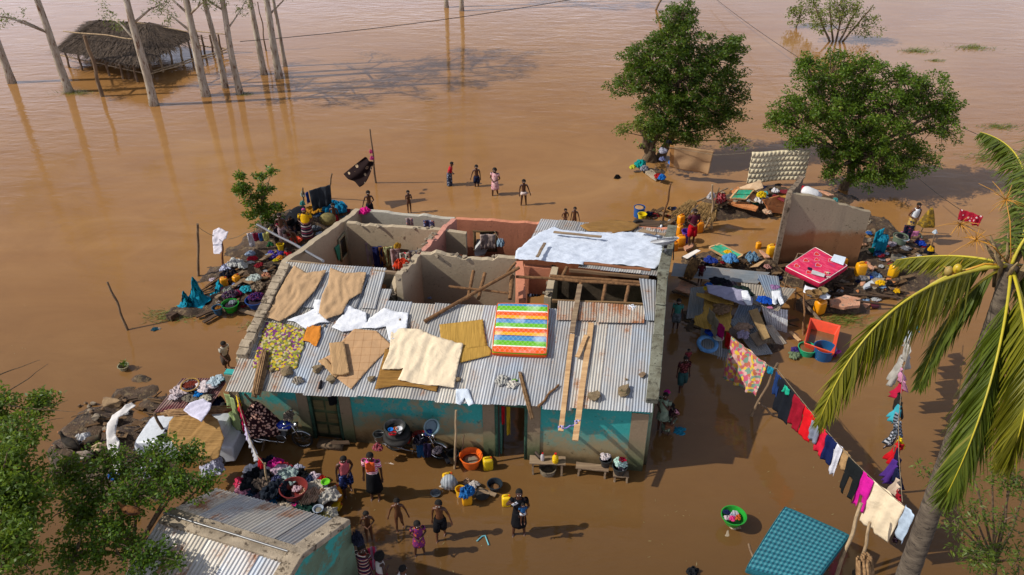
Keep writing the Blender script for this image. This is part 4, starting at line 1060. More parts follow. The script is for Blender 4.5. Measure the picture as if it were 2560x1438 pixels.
# ---------------------------------------------------------------- trees and far things
def YP(px, py, Y):
    d = ray(px, py); return V((0, 0, CAM_H)) + d * (Y / d.y)
def dep(p): return (p - V((0, 0, CAM_H))).dot(V((0, cP, -sP)))
def lob(px, py, r, Y, ry=None, rz=None): p = YP(px, py, Y); s = r * dep(p) / FPX; return (p, (s, ry or s * .9, (rz or .85) * s))
b = G(1628, 402); Y0 = b.y
tree('broadleaf_tree', b, [lob(1695, 85, 80, Y0), lob(1700, 45, 45, Y0), lob(1785, 150, 78, Y0 + .3), lob(1625, 165, 70, Y0 - .3), lob(1700, 200, 100, Y0), lob(1815, 225, 62, Y0 + .4), lob(1835, 120, 40, Y0), lob(1565, 215, 42, Y0),
     lob(1650, 265, 60, Y0 - .8), lob(1740, 275, 62, Y0 - .6), lob(1800, 290, 40, Y0), lob(1590, 150, 40, Y0), lob(1640, 325, 45, Y0 - .8), lob(1720, 330, 40, Y0 - .8)], .20,
     'tall dense green tree on the left of the two big flooded trees, clothesline tied below', 'tree', LG, BARK, 56, 56, .13, .27, seed=3, fill=.25,
     trunks=[(b + V((-.3, 0, -.3)), YP(1660, 300, Y0)), (b + V((.3, .1, -.3)), YP(1700, 290, Y0)), (b + V((.1, -.1, -.2)), YP(1600, 300, Y0))], top=YP(1690, 260, Y0))
tree('sparse_shrub', G(1645, 385), [lob(1600, 325, 48, Y0 - 1, rz=.6), lob(1560, 330, 25, Y0 - 1, rz=.5), lob(1680, 335, 40, Y0 - 1, rz=.5), lob(1790, 315, 50, Y0 - .6, rz=.5), lob(1845, 285, 36, Y0 - .4, rz=.4), lob(1830, 350, 38, Y0 - 1, rz=.4), lob(1740, 350, 35, Y0 - 1, rz=.4)], .07,
     'thin yellow green undergrowth spreading below the left big tree', 'shrub', LDRY, BARK, 44, 24, .14, .28, seed=5, fill=.2)
b = G(2113, 472); Y0 = b.y
tree('broadleaf_tree', b, [lob(2075, 190, 72, Y0 + .5), lob(2020, 170, 38, Y0), lob(2165, 185, 62, Y0 + .3), lob(2000, 275, 70, Y0), lob(2110, 290, 105, Y0), lob(2230, 280, 95, Y0 + .2), lob(2255, 200, 45, Y0), lob(2320, 235, 66, Y0 + .4), lob(2350, 310, 55, Y0),
     lob(2080, 385, 50, Y0 - .6), lob(2190, 395, 75, Y0 - .6), lob(2280, 390, 66, Y0 - .3), lob(2230, 445, 42, Y0 - .5), lob(1955, 300, 36, Y0), lob(2375, 260, 30, Y0), lob(2010, 350, 38, Y0 - .8), lob(2150, 445, 36, Y0 - .8), lob(2080, 430, 26, Y0 - .9)], .20,
     'wide round green tree on the right of the two big flooded trees', 'tree', LG2, BARK, 56, 56, .13, .27, seed=8, fill=.25)
b = G(2090, 104); Y0 = b.y
tree('flooded_shrub', b, [lob(2050, 50, 40, Y0), lob(2120, 35, 50, Y0), lob(2160, 65, 36, Y0), lob(2090, 20, 45, Y0)], .06, 'airy olive shrub on bare stems far out in the water', 'shrub', LDRY, BARK, 30, 22, .16, .3, seed=11, fill=.2,
     trunks=[(b + V((x, 0, -.2)), b + V((x * 6, 0, 2.2))) for x in (-.3, -.15, 0, .15, .3)])
b = G(1990, 68); Y0 = b.y
tree('flooded_shrub', b, [lob(1985, 42, 30, Y0), lob(2010, 20, 28, Y0), lob(2030, 5, 25, Y0)], .05, 'compact round bush left of the airy far shrub', 'shrub', LDRY, BARK, 26, 22, .17, .3, seed=12, fill=.3)
b = G(655, 562, .3); Y0 = b.y
tree('bank_shrub', b, [lob(655, 535, 42, Y0, rz=.6), lob(690, 515, 20, Y0, rz=.7), lob(640, 500, 30, Y0, rz=.7), lob(610, 470, 26, Y0), lob(665, 475, 18, Y0), lob(600, 440, 12, Y0), lob(680, 430, 9, Y0), lob(655, 440, 10, Y0)], .04,
     'bright green shrub with loose twigs beside the left mud bank', 'shrub', LBR, BARK, 90, 40, .13, .2, seed=14, fill=.2, droop=0)
# eucalypts: tall bare trunks whose crowns stand above the frame
EU = [(30, 207, .22, 'leaning gum trunk nearest the left edge of the water'), (172, 230, .23, 'gum tree with a low fork left of the thatched shelter'), (385, 263, .24, 'white gum trunk in front of the thatched shelter'),
      (515, 240, .24, 'stout gum trunk at the right end of the thatched shelter'), (563, 219, .17, 'slimmer brown streaked gum behind the stout one'), (598, 235, .19, 'gum trunk right of the brown streaked one'),
      (661, 185, .19, 'gum trunk second from right of the grove'), (699, 195, .22, 'leafy gum rightmost of the near grove'), (713, 166, .12, 'thin gum just behind the leafy one'),
      (1115, 19, .16, 'left of two far gum trunks at the top edge'), (1154, 27, .16, 'right of two far gum trunks at the top edge')]
for i, (px, py, r, lab) in enumerate(EU):
    rn = random.Random(i * 5 + 2); base = G(px, py); h = rn.uniform(11.5, 14.5); o = thing('gum_tree', lab, 'tree', base, group='gum trees standing in the flood')
    lx, ly = rn.uniform(-.35, .25), rn.uniform(-.2, .2); pts = []; rs = []
    for k in range(15):
        t_ = k / 14; pts.append(base + V((lx * t_ * t_ * 2 + .10 * noise.noise(V((i * 3.3, t_ * 4, 0))), ly * t_ + .10 * noise.noise(V((i * 3.3, t_ * 4, 7))), -.3 + h * t_))); rs.append(r * (1 - .75 * t_) * (1.25 if k == 0 else 1))
    part('trunk', MB().tube(pts, rs, 10), GUM, o); lf = MB()
    nb = 11 if i not in (1, 7) else 14
    for k in range(nb):
        t_ = rn.uniform(.30 if i in (1, 7, 3, 2, 5) else .42, .97); p = pts[0].lerp(pts[0], 0) if False else pts[min(13, int(t_ * 14))]; a = rn.uniform(0, 6.28); L = rn.uniform(1.4, 3.0) * (1.25 - t_ * .6)
        q1_ = p + V((math.cos(a) * L * .5, math.sin(a) * L * .5, L * .35)); q2_ = p + V((math.cos(a) * L, math.sin(a) * L, L * .5 + rn.uniform(-.1, .5)))
        part('limb', MB().tube([p, q1_, q2_], [r * .35 * (1.1 - t_ * .6), r * .2, .012], 6), GUM, o)
        for m in range(9): leaves(lf, q1_.lerp(q2_, rn.uniform(.2, 1.15)) + V((rn.uniform(-.4, .4), rn.uniform(-.4, .4), rn.uniform(-.3, .5))), (.36, .36, .26), 24, .17, rn, .6, .25)
    part('crown', lf, LEU, o, smooth=False)
for px, py, s, lab in ((190, 233, 1.0, 'weed raft caught at the foot of the forked gum'), (612, 236, .6, 'weed raft caught at the foot of the gum right of the brown one'), (2290, 128, 1.1, 'drifting brown weed raft far right'), (2430, 120, 1.2, 'green reeds drifting at far right edge'),
                       (2340, 152, .6, 'thin floating weed streak below the far reeds'), (2490, 395, 1.6, 'floating tangle of green branches behind the palm crown'), (2500, 318, .9, 'pale palm leaf afloat behind the palm crown'), (420, 790, .9, 'weed raft left of the blue fishing net'),
                       (650, 815, .6, 'thin floating weed beside the coping wall'), (2110, 800, .9, 'straw mat of weeds below the big pink slab')):
    rn = random.Random(px); mb = MB(); p0 = GH(px, py)
    n_ = 260 if s > .8 else 130
    for i in range(n_):
        p = p0 + V((rn.gauss(0, .5) * s, rn.gauss(0, .22) * s, .01)); a = rn.uniform(-.7, .7) + (math.pi if rn.random() < .5 else 0); L = rn.uniform(.1, .35) * s; q = p + V((math.cos(a) * L, math.sin(a) * L, rn.uniform(.0, .12 if s < 1 else .25)))
        w_ = V((-math.sin(a), math.cos(a), .3)) * .012; k = len(mb.v); mb.v += [p - w_, p + w_, q]; mb.f.append((k, k + 1, k + 2))
    single('floating_weed', mb, LDRY if px not in (190,) else leafm('6b6a2a', '8a8436'), lab, 'weeds', smooth=False)

# thatched shelter in the flood
TH = rough_mat('old_thatch', '3f332a', '6b5a4a', 7, '2a211a', bump=1.0, bd=.06, stretch=(1, 1, 1), fine=60); TH2 = rough_mat('straw_thatch', '6b5230', 'a5834f', 7, '4a371f', bump=1.0, bd=.05, fine=60)
sw = thing('thatched_shelter', 'sagging thatched shelter on posts standing in the flood', 'shelter', G(350, 180))
def thatch(mb, A, B_, Cc, Dd, rn, n=700, L=.6, w=.035, dirn=None):
    """straws laid down a slope quad A,B eave; D,C ridge"""
    nn = (B_ - A).cross(Dd - A).normalized(); nn = nn if nn.z > 0 else -nn
    for i in range(n):
        u_, v_ = rn.random(), rn.random(); p = (A.lerp(B_, u_)).lerp(Dd.lerp(Cc, u_), v_); e = (A.lerp(B_, u_) - Dd.lerp(Cc, u_)).normalized() + V((rn.gauss(0, .18), rn.gauss(0, .18), rn.gauss(0, .05)))
        q = p + e * L * rn.uniform(.5, 1.2) + nn * rn.uniform(.0, .06); s_ = e.cross(nn).normalized() * w * rn.uniform(.5, 1); p = p + nn * rn.uniform(.02, .07)
        k = len(mb.v); mb.v += [p - s_, p + s_, q + s_ * .3, q - s_ * .3]; mb.f.append((k, k + 1, k + 2, k + 3))
zE, zR = 1.15, 1.8
cW, cS, cE, cN = G(142, 124, zE), G(350, 166, zE), G(482, 90, zE), G(222, 56, zE); r1, r2 = G(250, 52, zR), G(372, 58, zR)
rn = random.Random(5)
for A, B_, C2, D2 in ((cW, cS, r2, r1), (cS, cE, r2, r2 + V((.05, 0, 0))), (cE, cN, r1, r2), (cN, cW, r1, r1 + V((.05, 0, 0)))):
    mb = MB().grid(lambda u_, v_: (A.lerp(B_, u_)).lerp(D2.lerp(C2, u_), v_) + V((0, 0, .12 * noise.noise(V((u_ * 4, v_ * 3, A.x))) - .05)), 24, 12)
    thatch(mb, A, B_, C2, D2, rn, 1500, .9, .035); part('thatch_slope', mb, TH, sw, smooth=False)
for a, b_ in ((G(158, 78, 1.9), G(330, 98, 1.9)), (G(330, 54, 1.9), G(470, 80, 1.4)), (G(470, 76, 1.3), G(566, 86, 1.2))): stick('roof_pole', a, b_, .04, .035, POLEP, sw, seed=a.x)
for k in range(7):
    t_ = k / 6; p = cW.lerp(cS, t_); stick('post', V((p.x + .3, p.y + .2, -.3)), V((p.x + .3, p.y + .2, zE)), .07, .06, POLEW, sw, seed=k)
for k in range(1, 7):
    t_ = k / 6; p = cS.lerp(cE, t_) + V((0, 1.0 * t_, 0)); stick('post', V((p.x - .2, p.y + .2, -.3)), V((p.x - .2, p.y + .2, zE)), .07, .06, POLEW if k % 2 else POLEP, sw, seed=k + 20)
for k in range(5): p = cE.lerp(G(566, 86, 1.2), k / 4); stick('post', V((p.x, p.y, -.3)), V((p.x, p.y, 1.2)), .07, .06, POLEW, sw, seed=k + 30)
for (a, b_) in (((150, 138), (358, 183)), ((372, 186), (568, 130)), ((372, 181), (566, 124)), ((480, 112), (566, 122))): stick('rail', G(*a, .35), G(*b_, .35), .045, .04, POLEP, sw, seed=a[0])
stick('utility_post', G(256, 241) + V((0, 0, -.3)), V((G(256, 241).x, G(256, 241).y, hz(256, 241, 88))), .11, .09, POLEW, label='square cut grey post in front of the shelter roof')
stick('thin_pole', G(665, 127) + V((0, 0, -.3)), V((G(665, 127).x, G(665, 127).y, 3.0)), .05, .03, POLEW, label='thin bare pole between the two rear gum trunks')
p = G(1636, 25); stick('leaning_post', p + V((0, 0, -.3)), p + V((.7, 0, 1.6)), .08, .08, POLEW, label='short leaning post at the top edge of the water')

# wires
def wire(pts, r, label, mat=IRON, cat='wire', name='wire', sag=.0):
    P = []
    for a, b_ in zip(pts, pts[1:]):
        for i in range(10): t_ = i / 10; P.append(V(a).lerp(V(b_), t_) - V((0, 0, sag * 4 * t_ * (1 - t_))))
    P.append(V(pts[-1])); return single(name, MB().tube(P, r, 5), mat, label, cat)
wire([D(600, 104, 46), D(1530, -20, 50)], .02, 'dark barbed looking cable crossing the water at top', sag=.3)
wire([D(1780, -10, 60), D(1990, 140, 46), D(2120, 230, 44)], .015, 'thin cable slanting behind the two big trees', sag=.1)
wire([D(2385, 310, 36), D(2560, 385, 34)], .012, 'thin cable right of the round tree', sag=.02)
wire([G(2290, 440, 1.5), G(2402, 525, 1.5)], .012, 'cable running from the round tree to the red blanket', sag=.05)

# ---------------------------------------------------------------- near foliage around the frame
def nl(px, py, r, z, rz=.7): p = G(px, py, z); s = r * dep(p) / FPX; return (p, (s, s, s * rz))
b = G(60, 1500, .3)
tree('foreground_tree', V((b.x - 2, b.y - .5, .3)), [nl(40, 1100, 70, 4.5), nl(0, 1200, 120, 4.6), nl(50, 1260, 90, 4.3), nl(20, 1370, 110, 4.2), nl(100, 1010, 40, 4.2), nl(-20, 1030, 70, 4.4)], .12,
     'dark feathery tree filling the lower left corner', 'tree', LG2, BARK, 95, 60, .11, .26, seed=21, fill=.1)
tree('foreground_shrub', G(330, 1500, .2), [nl(260, 1180, 80, 3.4), nl(380, 1150, 70, 3.4), nl(480, 1130, 45, 3.5), nl(200, 1260, 90, 3.4), nl(330, 1240, 85, 3.5), nl(450, 1210, 60, 3.5), nl(280, 1350, 90, 3.4), nl(190, 1390, 70, 3.4), nl(370, 1400, 70, 3.3), nl(160, 1180, 55, 3.5), nl(520, 1200, 30, 3.4)], .09,
     'leafy bright green bush overhanging the lower left roof', 'bush', LBR, BARK, 85, 48, .085, .22, seed=23, fill=.1, droop=-.1, asp=.55)
for i, (x0, y0, x1, y1) in enumerate(((0, 1010, 120, 910), (0, 940, 100, 900), (0, 1000, 190, 1030), (30, 1060, 160, 1045), (0, 1070, 170, 1000))):
    stick('bare_twig', G(x0 - 40, y0 + 10, 4.5), G(x1, y1, 4.6), .018, .004, BARK, label='bare twig reaching over the flood at the left edge', cat='twig', group='bare twigs at the left edge', bend=.12, seed=i)
tree('foreground_shrub', G(2500, 1500, 0), [nl(2520, 1200, 70, 5.5), nl(2450, 1400, 70, 5.4), nl(2480, 1180, 45, 5.5), nl(2430, 1270, 45, 5.5), nl(2500, 1300, 60, 5.5), nl(2440, 1380, 50, 5.4), nl(2540, 1400, 60, 5.4), nl(2420, 1140, 22, 5.5), nl(2550, 1120, 22, 5.5), nl(2390, 1310, 26, 5.4), nl(2310, 1170, 18, 5.5), nl(2560, 1230, 40, 5.5)], .06,
     'thin leaved olive shrub in the lower right corner', 'shrub', leafm('2f3f10', '56681f', '9a8a35'), BARK, 60, 24, .10, .24, seed=25, fill=.05, asp=.3)

# coconut palm
pb, pt_ = D(2282, 1400, 11.8), D(2528, 665, 11.2)
pbase = V((pb.x - .9, pb.y - 1.6, 0))
palm = thing('coconut_palm', 'coconut palm with swollen grey trunk and yellow green fronds at right', 'palm tree', pbase)
mb = MB(); rg = []; N_ = 150
def pq(t_):
    a, b_, c_ = pbase, pb, pt_; return a * (1 - t_) ** 2 + (b_ * 2 - (a + c_) * .5) * 2 * t_ * (1 - t_) + c_ * t_ * t_
def circ(c, r, n=20, tang=V((0, 0, 1))):
    a = tang.orthogonal().normalized(); b_ = tang.cross(a); return [c + (a * math.cos(t_) + b_ * math.sin(t_)) * r for t_ in [2 * math.pi * i / n for i in range(n)]]
pts, rs = [], []
for i in range(N_ + 1):
    t_ = i / N_; pts.append(pq(t_)); rs.append((.215 - .115 * t_ ** .8) * (1 + .025 * ((i % 3) == 0) + .02 * noise.noise(V((t_ * 30, 0, 0)))))
part('trunk', MB().tube(pts, rs, 20), rough_mat('palm_bark', '40372e', '6b5f50', 3, '2e2720', bump=.8, bd=.02, stretch=(1, 1, 6)), palm)
FR1 = leafm('4a520e', '7f7a1a', 'b0a040'); FR2 = leafm('303f10', '5c6a1c', '97893c')
ctr = pt_
def frond(tip, mid, n, lw, mat, rn, hangd=.75, spine='a89a24', lab=None):
    A, M, T = ctr, V(mid), V(tip); sp = [A * (1 - t_) ** 2 + (M * 2 - (A + T) * .5) * 2 * t_ * (1 - t_) + T * t_ * t_ for t_ in [i / 24 for i in range(25)]]
    lw *= 1.15
    fr = part('frond', MB().tube(sp, [.024 * (1 - .8 * i / 24) for i in range(25)], 6), plastic(spine, .5), palm, label=lab)
    lf = MB()
    for i in range(n):
        t_ = .16 + .84 * i / n; k = min(23, int(t_ * 24)); p = sp[k].lerp(sp[k + 1], t_ * 24 - k); tg = (sp[k + 1] - sp[k]).normalized()
        sd = tg.cross(V((0, 0, 1))).normalized()
        for s_ in (-1, 1):
            L = lw * (math.sin(math.pi * min(1, .12 + t_ * .86)) ** .5) * rn.uniform(.85, 1.1); d = (sd * s_ * rn.uniform(.2, .55) + tg * .6 - V((0, 0, 1)) * hangd * rn.uniform(.7, 1.8)).normalized()
            w_ = (tg - d * tg.dot(d)).normalized() * .016; dd = V((rn.gauss(0, .04), 0, -.35 * L)); mdl = p + d * L * .5 - V((0, 0, .02)); e = p + d * L + dd
            k2 = len(lf.v); lf.v += [p - w_ * .5, p + w_ * .5, mdl + w_, e, mdl - w_]; lf.f.append((k2, k2 + 1, k2 + 2, k2 + 3, k2 + 4))
    part('leaflets', lf, mat, fr, smooth=False)
rn = random.Random(2); FD = [((2050, 1050, 11.0), (2240, 770, 10.6), 80, .62, FR1), ((2360, 1250, 11.0), (2475, 960, 10.4), 75, .7, FR2), ((2520, 1150, 10.5), (2570, 930, 10.1), 70, .65, FR1), ((2240, 650, 12.8), (2390, 640, 12.0), 40, .3, FR1),
      ((2600, 1120, 10.6), (2590, 900, 10.4), 60, .55, FR2), ((2640, 210, 11.8), (2600, 450, 11.4), 60, .5, FR2), ((2450, 330, 13.4), (2560, 430, 12.2), 36, .4, FR2), ((2700, 560, 11.0), (2600, 560, 11.0), 60, .6, FR2), ((2200, 860, 11.9), (2330, 710, 11.5), 66, .55, FR2),
      ((2300, 960, 12.4), (2400, 760, 11.6), 60, .55, FR2), ((2640, 850, 12.0), (2600, 700, 11.6), 60, .6, FR2)]
for (tx, ty, td), (mx_, my_, md), n, lw, m in FD: frond(D(tx, ty, td), D(mx_, my_, md), int(n * 2.8), lw, m, rn)
for k in range(9):                                   # dry fibre skirt and old bases
    a = k * .7; part('frond_base', MB().tube([ctr + V((math.cos(a) * .10, math.sin(a) * .10, -.35)), ctr + V((math.cos(a) * .2, math.sin(a) * .2, .05)), ctr + V((math.cos(a) * .42, math.sin(a) * .42, .28))], [.06, .055, .02], 8, sq=.5), rough_mat('dry_fibre', '6b5a3f', '97805a', 8, bump=.8), palm)
for (px, py, dd, tx, ty) in ((2400, 560, 11.2, 2330, 650), (2515, 500, 11.2, 2450, 470), (2440, 600, 11.0, 2390, 600)):
    mb = MB(); c = D(px, py, dd)
    for i in range(22): e = c + V((rn.gauss(0, .17), rn.gauss(0, .15), rn.gauss(-.03, .12))); mb.tube([c, c.lerp(e, .5) + V((0, 0, .02)), e], [.006, .005, .003], 5)
    mb.tube([ctr, ctr.lerp(c, .6) + V((0, 0, .08)), c], [.008, .007, .006], 6); part('flower_spray', mb, plastic('a87420', .6), palm)
for i, (px, py, dd) in enumerate(((2399, 697, 11.2), (2388, 680, 11.3), (2372, 678, 11.3), (2394, 672, 11.2))):
    vs, fs = uvs((0, 0, 0), .06, 16); vs = [D(px, py, dd) + V((q.x, q.y, q.z * 1.25)) for q in vs]; part('coconut', MB().add(vs, fs), plastic(['8f8a14', 'a88f18', '8f7a40', 'a88f18'][i], .45), palm)
mb = MB(); c = D(2385, 685, 11.25)
for i in range(22): e = c + V((rn.gauss(0, .12), rn.gauss(0, .1), rn.gauss(0, .1))); mb.tube([c, e], [.007, .003], 4)
mb.tube([ctr, ctr.lerp(c, .5) + V((0, 0, .1)), c], [.018, .016, .012], 6); part('fruit_stalk', mb, plastic('b8861f', .6), palm)

# ---------------------------------------------------------------- broken grey wall standing at right
wc, we, wb = G(1979, 480, 3.1), G(2137, 664, 0), G(2004, 441, 3.0); wn = G(1938, 652, 0)
bw = thing('ruined_wall', 'tall grey ruined house corner with a muddy flood line', 'ruin', G(2030, 660))
GW = plaster('flooded_wall', '94866f', '857560', '845c3c', 1.35, 1.62); GW2 = rough_mat('raw_block_edge', '6b5c4c', '8d7c68', 4, '3f3327', bump=.9)
part('wall', gwall(wn.lerp(wc.xy.to_3d(), .3) if False else wc, we, [(0, 3.1), (.55, 2.75), (.56, 2.68), (1, 2.30)], .17, -.3, jag=.03, seed=3), GW, bw, sh=35)
dirw = (V((wn.x, wn.y, 0)) - V((wc.x, wc.y, 0)))
part('wall', gwall(wb, wc + V((-.09, -.05, 0)) + dirw * .0, [(0, 3.0), (1, 3.1)], .18, -.3, jag=.08, seed=7), GW2, bw, sh=35)
part('wall', gwall(wc + V((-.09, -.05, 0)), wc + V((-.12, -.24, 0)), [(0, 3.1), (1, 2.8)], .18, -.3, jag=.10, seed=9), GW2, bw, sh=35)
print('WALLS', wc, we, wb, wn)
# ---------------------------------------------------------------- things on the long roof
TAN = stripes(((0, 'a58767'), (.5, 'b09272')), 1.0, wn=.0); TAN = cloth('ab8c69', .12); WHT = cloth('d0d2d6', .08); CREAM = cloth('d6c4a6', .08)
drape([(737, 672), (770, 690), (819, 683), (790, 735), (742, 788), (702, 812), (668, 800), (690, 758), (714, 710)], F, TAN, 'tan sheet spread near the left coping wall', 'sheet', 'bedsheet', .05, 5, 1.2, off=.16)
drape([(828, 677), (866, 692), (905, 689), (918, 690), (905, 741), (876, 757), (857, 791), (818, 807), (799, 789), (808, 746), (822, 716)], F, TAN, 'tan sheet twisted into a point, right of the other tan sheet', 'sheet', 'bedsheet', .06, 5, 1.3, off=.16, seed=2)
drape([(719, 805), (760, 790), (788, 775), (826, 810), (800, 812), (765, 826), (741, 810)], F, WHT, 'white cloth left of the twisted tan sheet', 'cloth', 'white_cloth', .05, 5, .4, off=.05, seed=3)
drape([(855, 757), (885, 775), (916, 785), (920, 820), (890, 828), (857, 835), (831, 823), (848, 800), (862, 789)], F, WHT, 'largest white cloth in the middle of the white row', 'cloth', 'white_cloth', .06, 5, .2, off=.05, seed=4)
drape([(961, 775), (990, 782), (1022, 786), (1018, 828), (1000, 832), (990, 850), (974, 855), (966, 820), (940, 826), (911, 823), (925, 800)], F, WHT, 'white cloth at the right end of the white row with a stone', 'cloth', 'white_cloth', .06, 5, .2, off=.05, seed=5)
drape([(788, 754), (808, 756), (806, 785), (795, 790), (784, 770)], F, WHT, 'small white scrap beside the twisted tan sheet', 'cloth', 'white_cloth', .05, 6, .2, off=.06, seed=6)
drape([(667, 807), (715, 812), (764, 826), (762, 860), (744, 921), (693, 929), (632, 921), (650, 852)], F, floral('4f4a2a', ['b5982a', '6b6a3a', 'a89c74', '6a3068', '8a8a2a'], 16, 'UV', .75), 'crocheted blanket in yellow, olive and purple patches', 'blanket', 'crochet_blanket', .012, 9, 0, off=.035, edge=.06)
drape([(772, 818), (804, 818), (803, 845), (792, 870), (782, 866), (776, 860), (759, 855), (765, 835)], F, cloth('c47a2c', .2), 'orange shirt by the crocheted blanket', 'shirt', 'shirt', .05, 9, 1.4, off=.05, seed=3)
REED = reed('9a7a54', 'c09a70', 1, 45, '5c4226'); REED2 = reed('6b4a22', 'a07838', 1, 45); REED3 = reed('8a6a2c', 'c49a4a', 0, 45); REEDP = reed('8f7250', 'b89468', 0, 45)
drape([(887, 826), (942, 831), (980, 866), (924, 924), (879, 977), (842, 948), (796, 906), (826, 890), (852, 860)], F, plaid('b8926a', 'a88058', '8a6440', 4.0, 'UV', .93), 'pale reed mat with brown check lines', 'mat', 'reed_mat', .02, 2, .8, off=.05)
drape([(826, 866), (863, 863), (876, 940), (858, 945), (834, 943)], F, REEDP, 'folded reed mat lying on the checked mat', 'mat', 'folded_mat', .03, 2, 1.5, off=.16, seed=4, thick=.08)
drape([(800, 905), (815, 900), (850, 940), (838, 950)], F, REEDP, 'curled edge strip of reed mat under the folded one', 'mat', 'reed_strip', .02, 2, 1.5, off=.10, seed=5, thick=.03)
drape([(964, 876), (1010, 885), (1100, 955), (1092, 983), (1040, 972), (990, 968), (938, 978)], F, REED2, 'dark brown reed mat below the cream sheet', 'mat', 'reed_mat', .04, 3, .2, off=.05, seed=7)
drape([(980, 829), (1020, 828), (1057, 831), (1096, 850), (1159, 866), (1150, 903), (1136, 975), (1104, 972), (1060, 968), (996, 956), (1011, 927), (985, 930), (956, 929), (974, 887)], F, CREAM, 'big rumpled cream bedsheet in the middle of the roof', 'sheet', 'bedsheet', .06, 3.2, 1.2, off=.11, seed=8)
drape([(1099, 815), (1208, 802), (1212, 835), (1219, 868), (1170, 875), (1144, 871), (1102, 850)], F, REED3, 'golden reed mat left of the striped mattress', 'mat', 'reed_mat', .02, 2, 1.2, off=.05, seed=9)
drape([(1144, 874), (1220, 868), (1229, 878), (1227, 892), (1150, 911)], F, REED3, 'frayed golden reed strip below the golden mat', 'mat', 'reed_strip', .02, 2, .1, off=.06, seed=10)
def bundle(A, B_, r, mat, label, name='reed_bundle', n=70, cat='reeds', seed=0, flat=.7, parent=None):
    rn = random.Random(seed); A, B_ = V(A), V(B_); u = (B_ - A).normalized(); sd = u.cross(V((0, 0, 1))).normalized(); up = sd.cross(u); mb = MB()
    for i in range(n):
        a = rn.uniform(0, 6.28); q = rn.random() ** .5 * r; o = sd * math.cos(a) * q + up * math.sin(a) * q * flat; e = u * rn.uniform(-.1, .12)
        mb.tube([A + o * .8 - e, A.lerp(B_, .5) + o * 1.05, B_ + o * .9 + e], r * .13, 4)
    return single(name, mb, mat, label, cat)
RB = rough_mat('brown_reeds', '6f5235', 'a3815a', 9, bump=.3); RBD = rough_mat('dark_reeds', '4f3720', '8a6538', 9, bump=.3); RBL = rough_mat('golden_reeds', '8a6830', 'b8924c', 9, bump=.3)
bundle(F(662, 884, .10), F(641, 984, .10), .13, RB, 'brown reed bundle poking over the eave at left', seed=1)
for px, py, r, lab, m in ((719, 932, 22, 'mud block below the crocheted blanket', None), (681, 926, 10, 'small clod beside the reed bundle', None), (794, 924, 18, 'mud lump left of the checked mat', None), (828, 951, 17, 'mud lump under the lower tip of the checked mat', None), (929, 948, 13, 'grey stone between checked mat and brown mat', None),
                       (1144, 950, 12, 'stone at the lower right of the cream sheet', None), (1000, 800, 8, 'stone holding down the right white cloth', None), (1605, 938, 12, 'squared block near the right parapet', WOODG), (1559, 979, 24, 'biggest flat stone right of the planks', None), (1487, 991, 22, 'pointed stone beside the long plank', None), (1566, 949, 5, 'pebble above the biggest flat stone', None), (812, 815, 6, 'clod on the orange shirt', None)):
    rock(px, py, r, lab, 'F', m or rough_mat('mud_block', '6b5a40', '948063', 4, '4f4a2f', bump=.8), None, .55, 'stone', 'stone')
garment(746, 953, 13, cloth('b8ac9a', .4), 'grey balled rag below the mud block', 'F', 'rag', 'rag', .8)
def shoe(px, py, on, label, c='1c1a1c', rz=0):
    p = up_at(px, py, on); o = thing('shoe', label, 'shoe', p, tilt(on)); o.rotation_euler.rotate_axis('Z', rz)
    part('sole', MB().rings([[V((.045 * w_ * math.cos(a), y, z)) for a in [0, 1.05, 2.1, 3.14, 4.2, 5.24]] for y, w_, z in ((-.13, .6, .01), (-.08, 1, .01), (.02, .8, .012), (.1, .9, .01), (.13, .5, .01))]).tube([(0, -.12, .008), (0, .12, .008)], .04, 8, sq=.3), plastic('0f0f0f', .6), o, local=True)
    part('upper', MB().tube([(0, -.12, .03), (0, -.06, .045), (0, .02, .05), (0, .10, .06), (0, .12, .06)], [.02, .04, .038, .042, .03], 10, sq=.9), cloth(c), o, local=True)
shoe(802, 964, 'F', 'single dark shoe on the roof near the eave')
shoe(1345, 1141, .47, 'pair piece of dark sandal on the bench left end', '4a4038', .6)
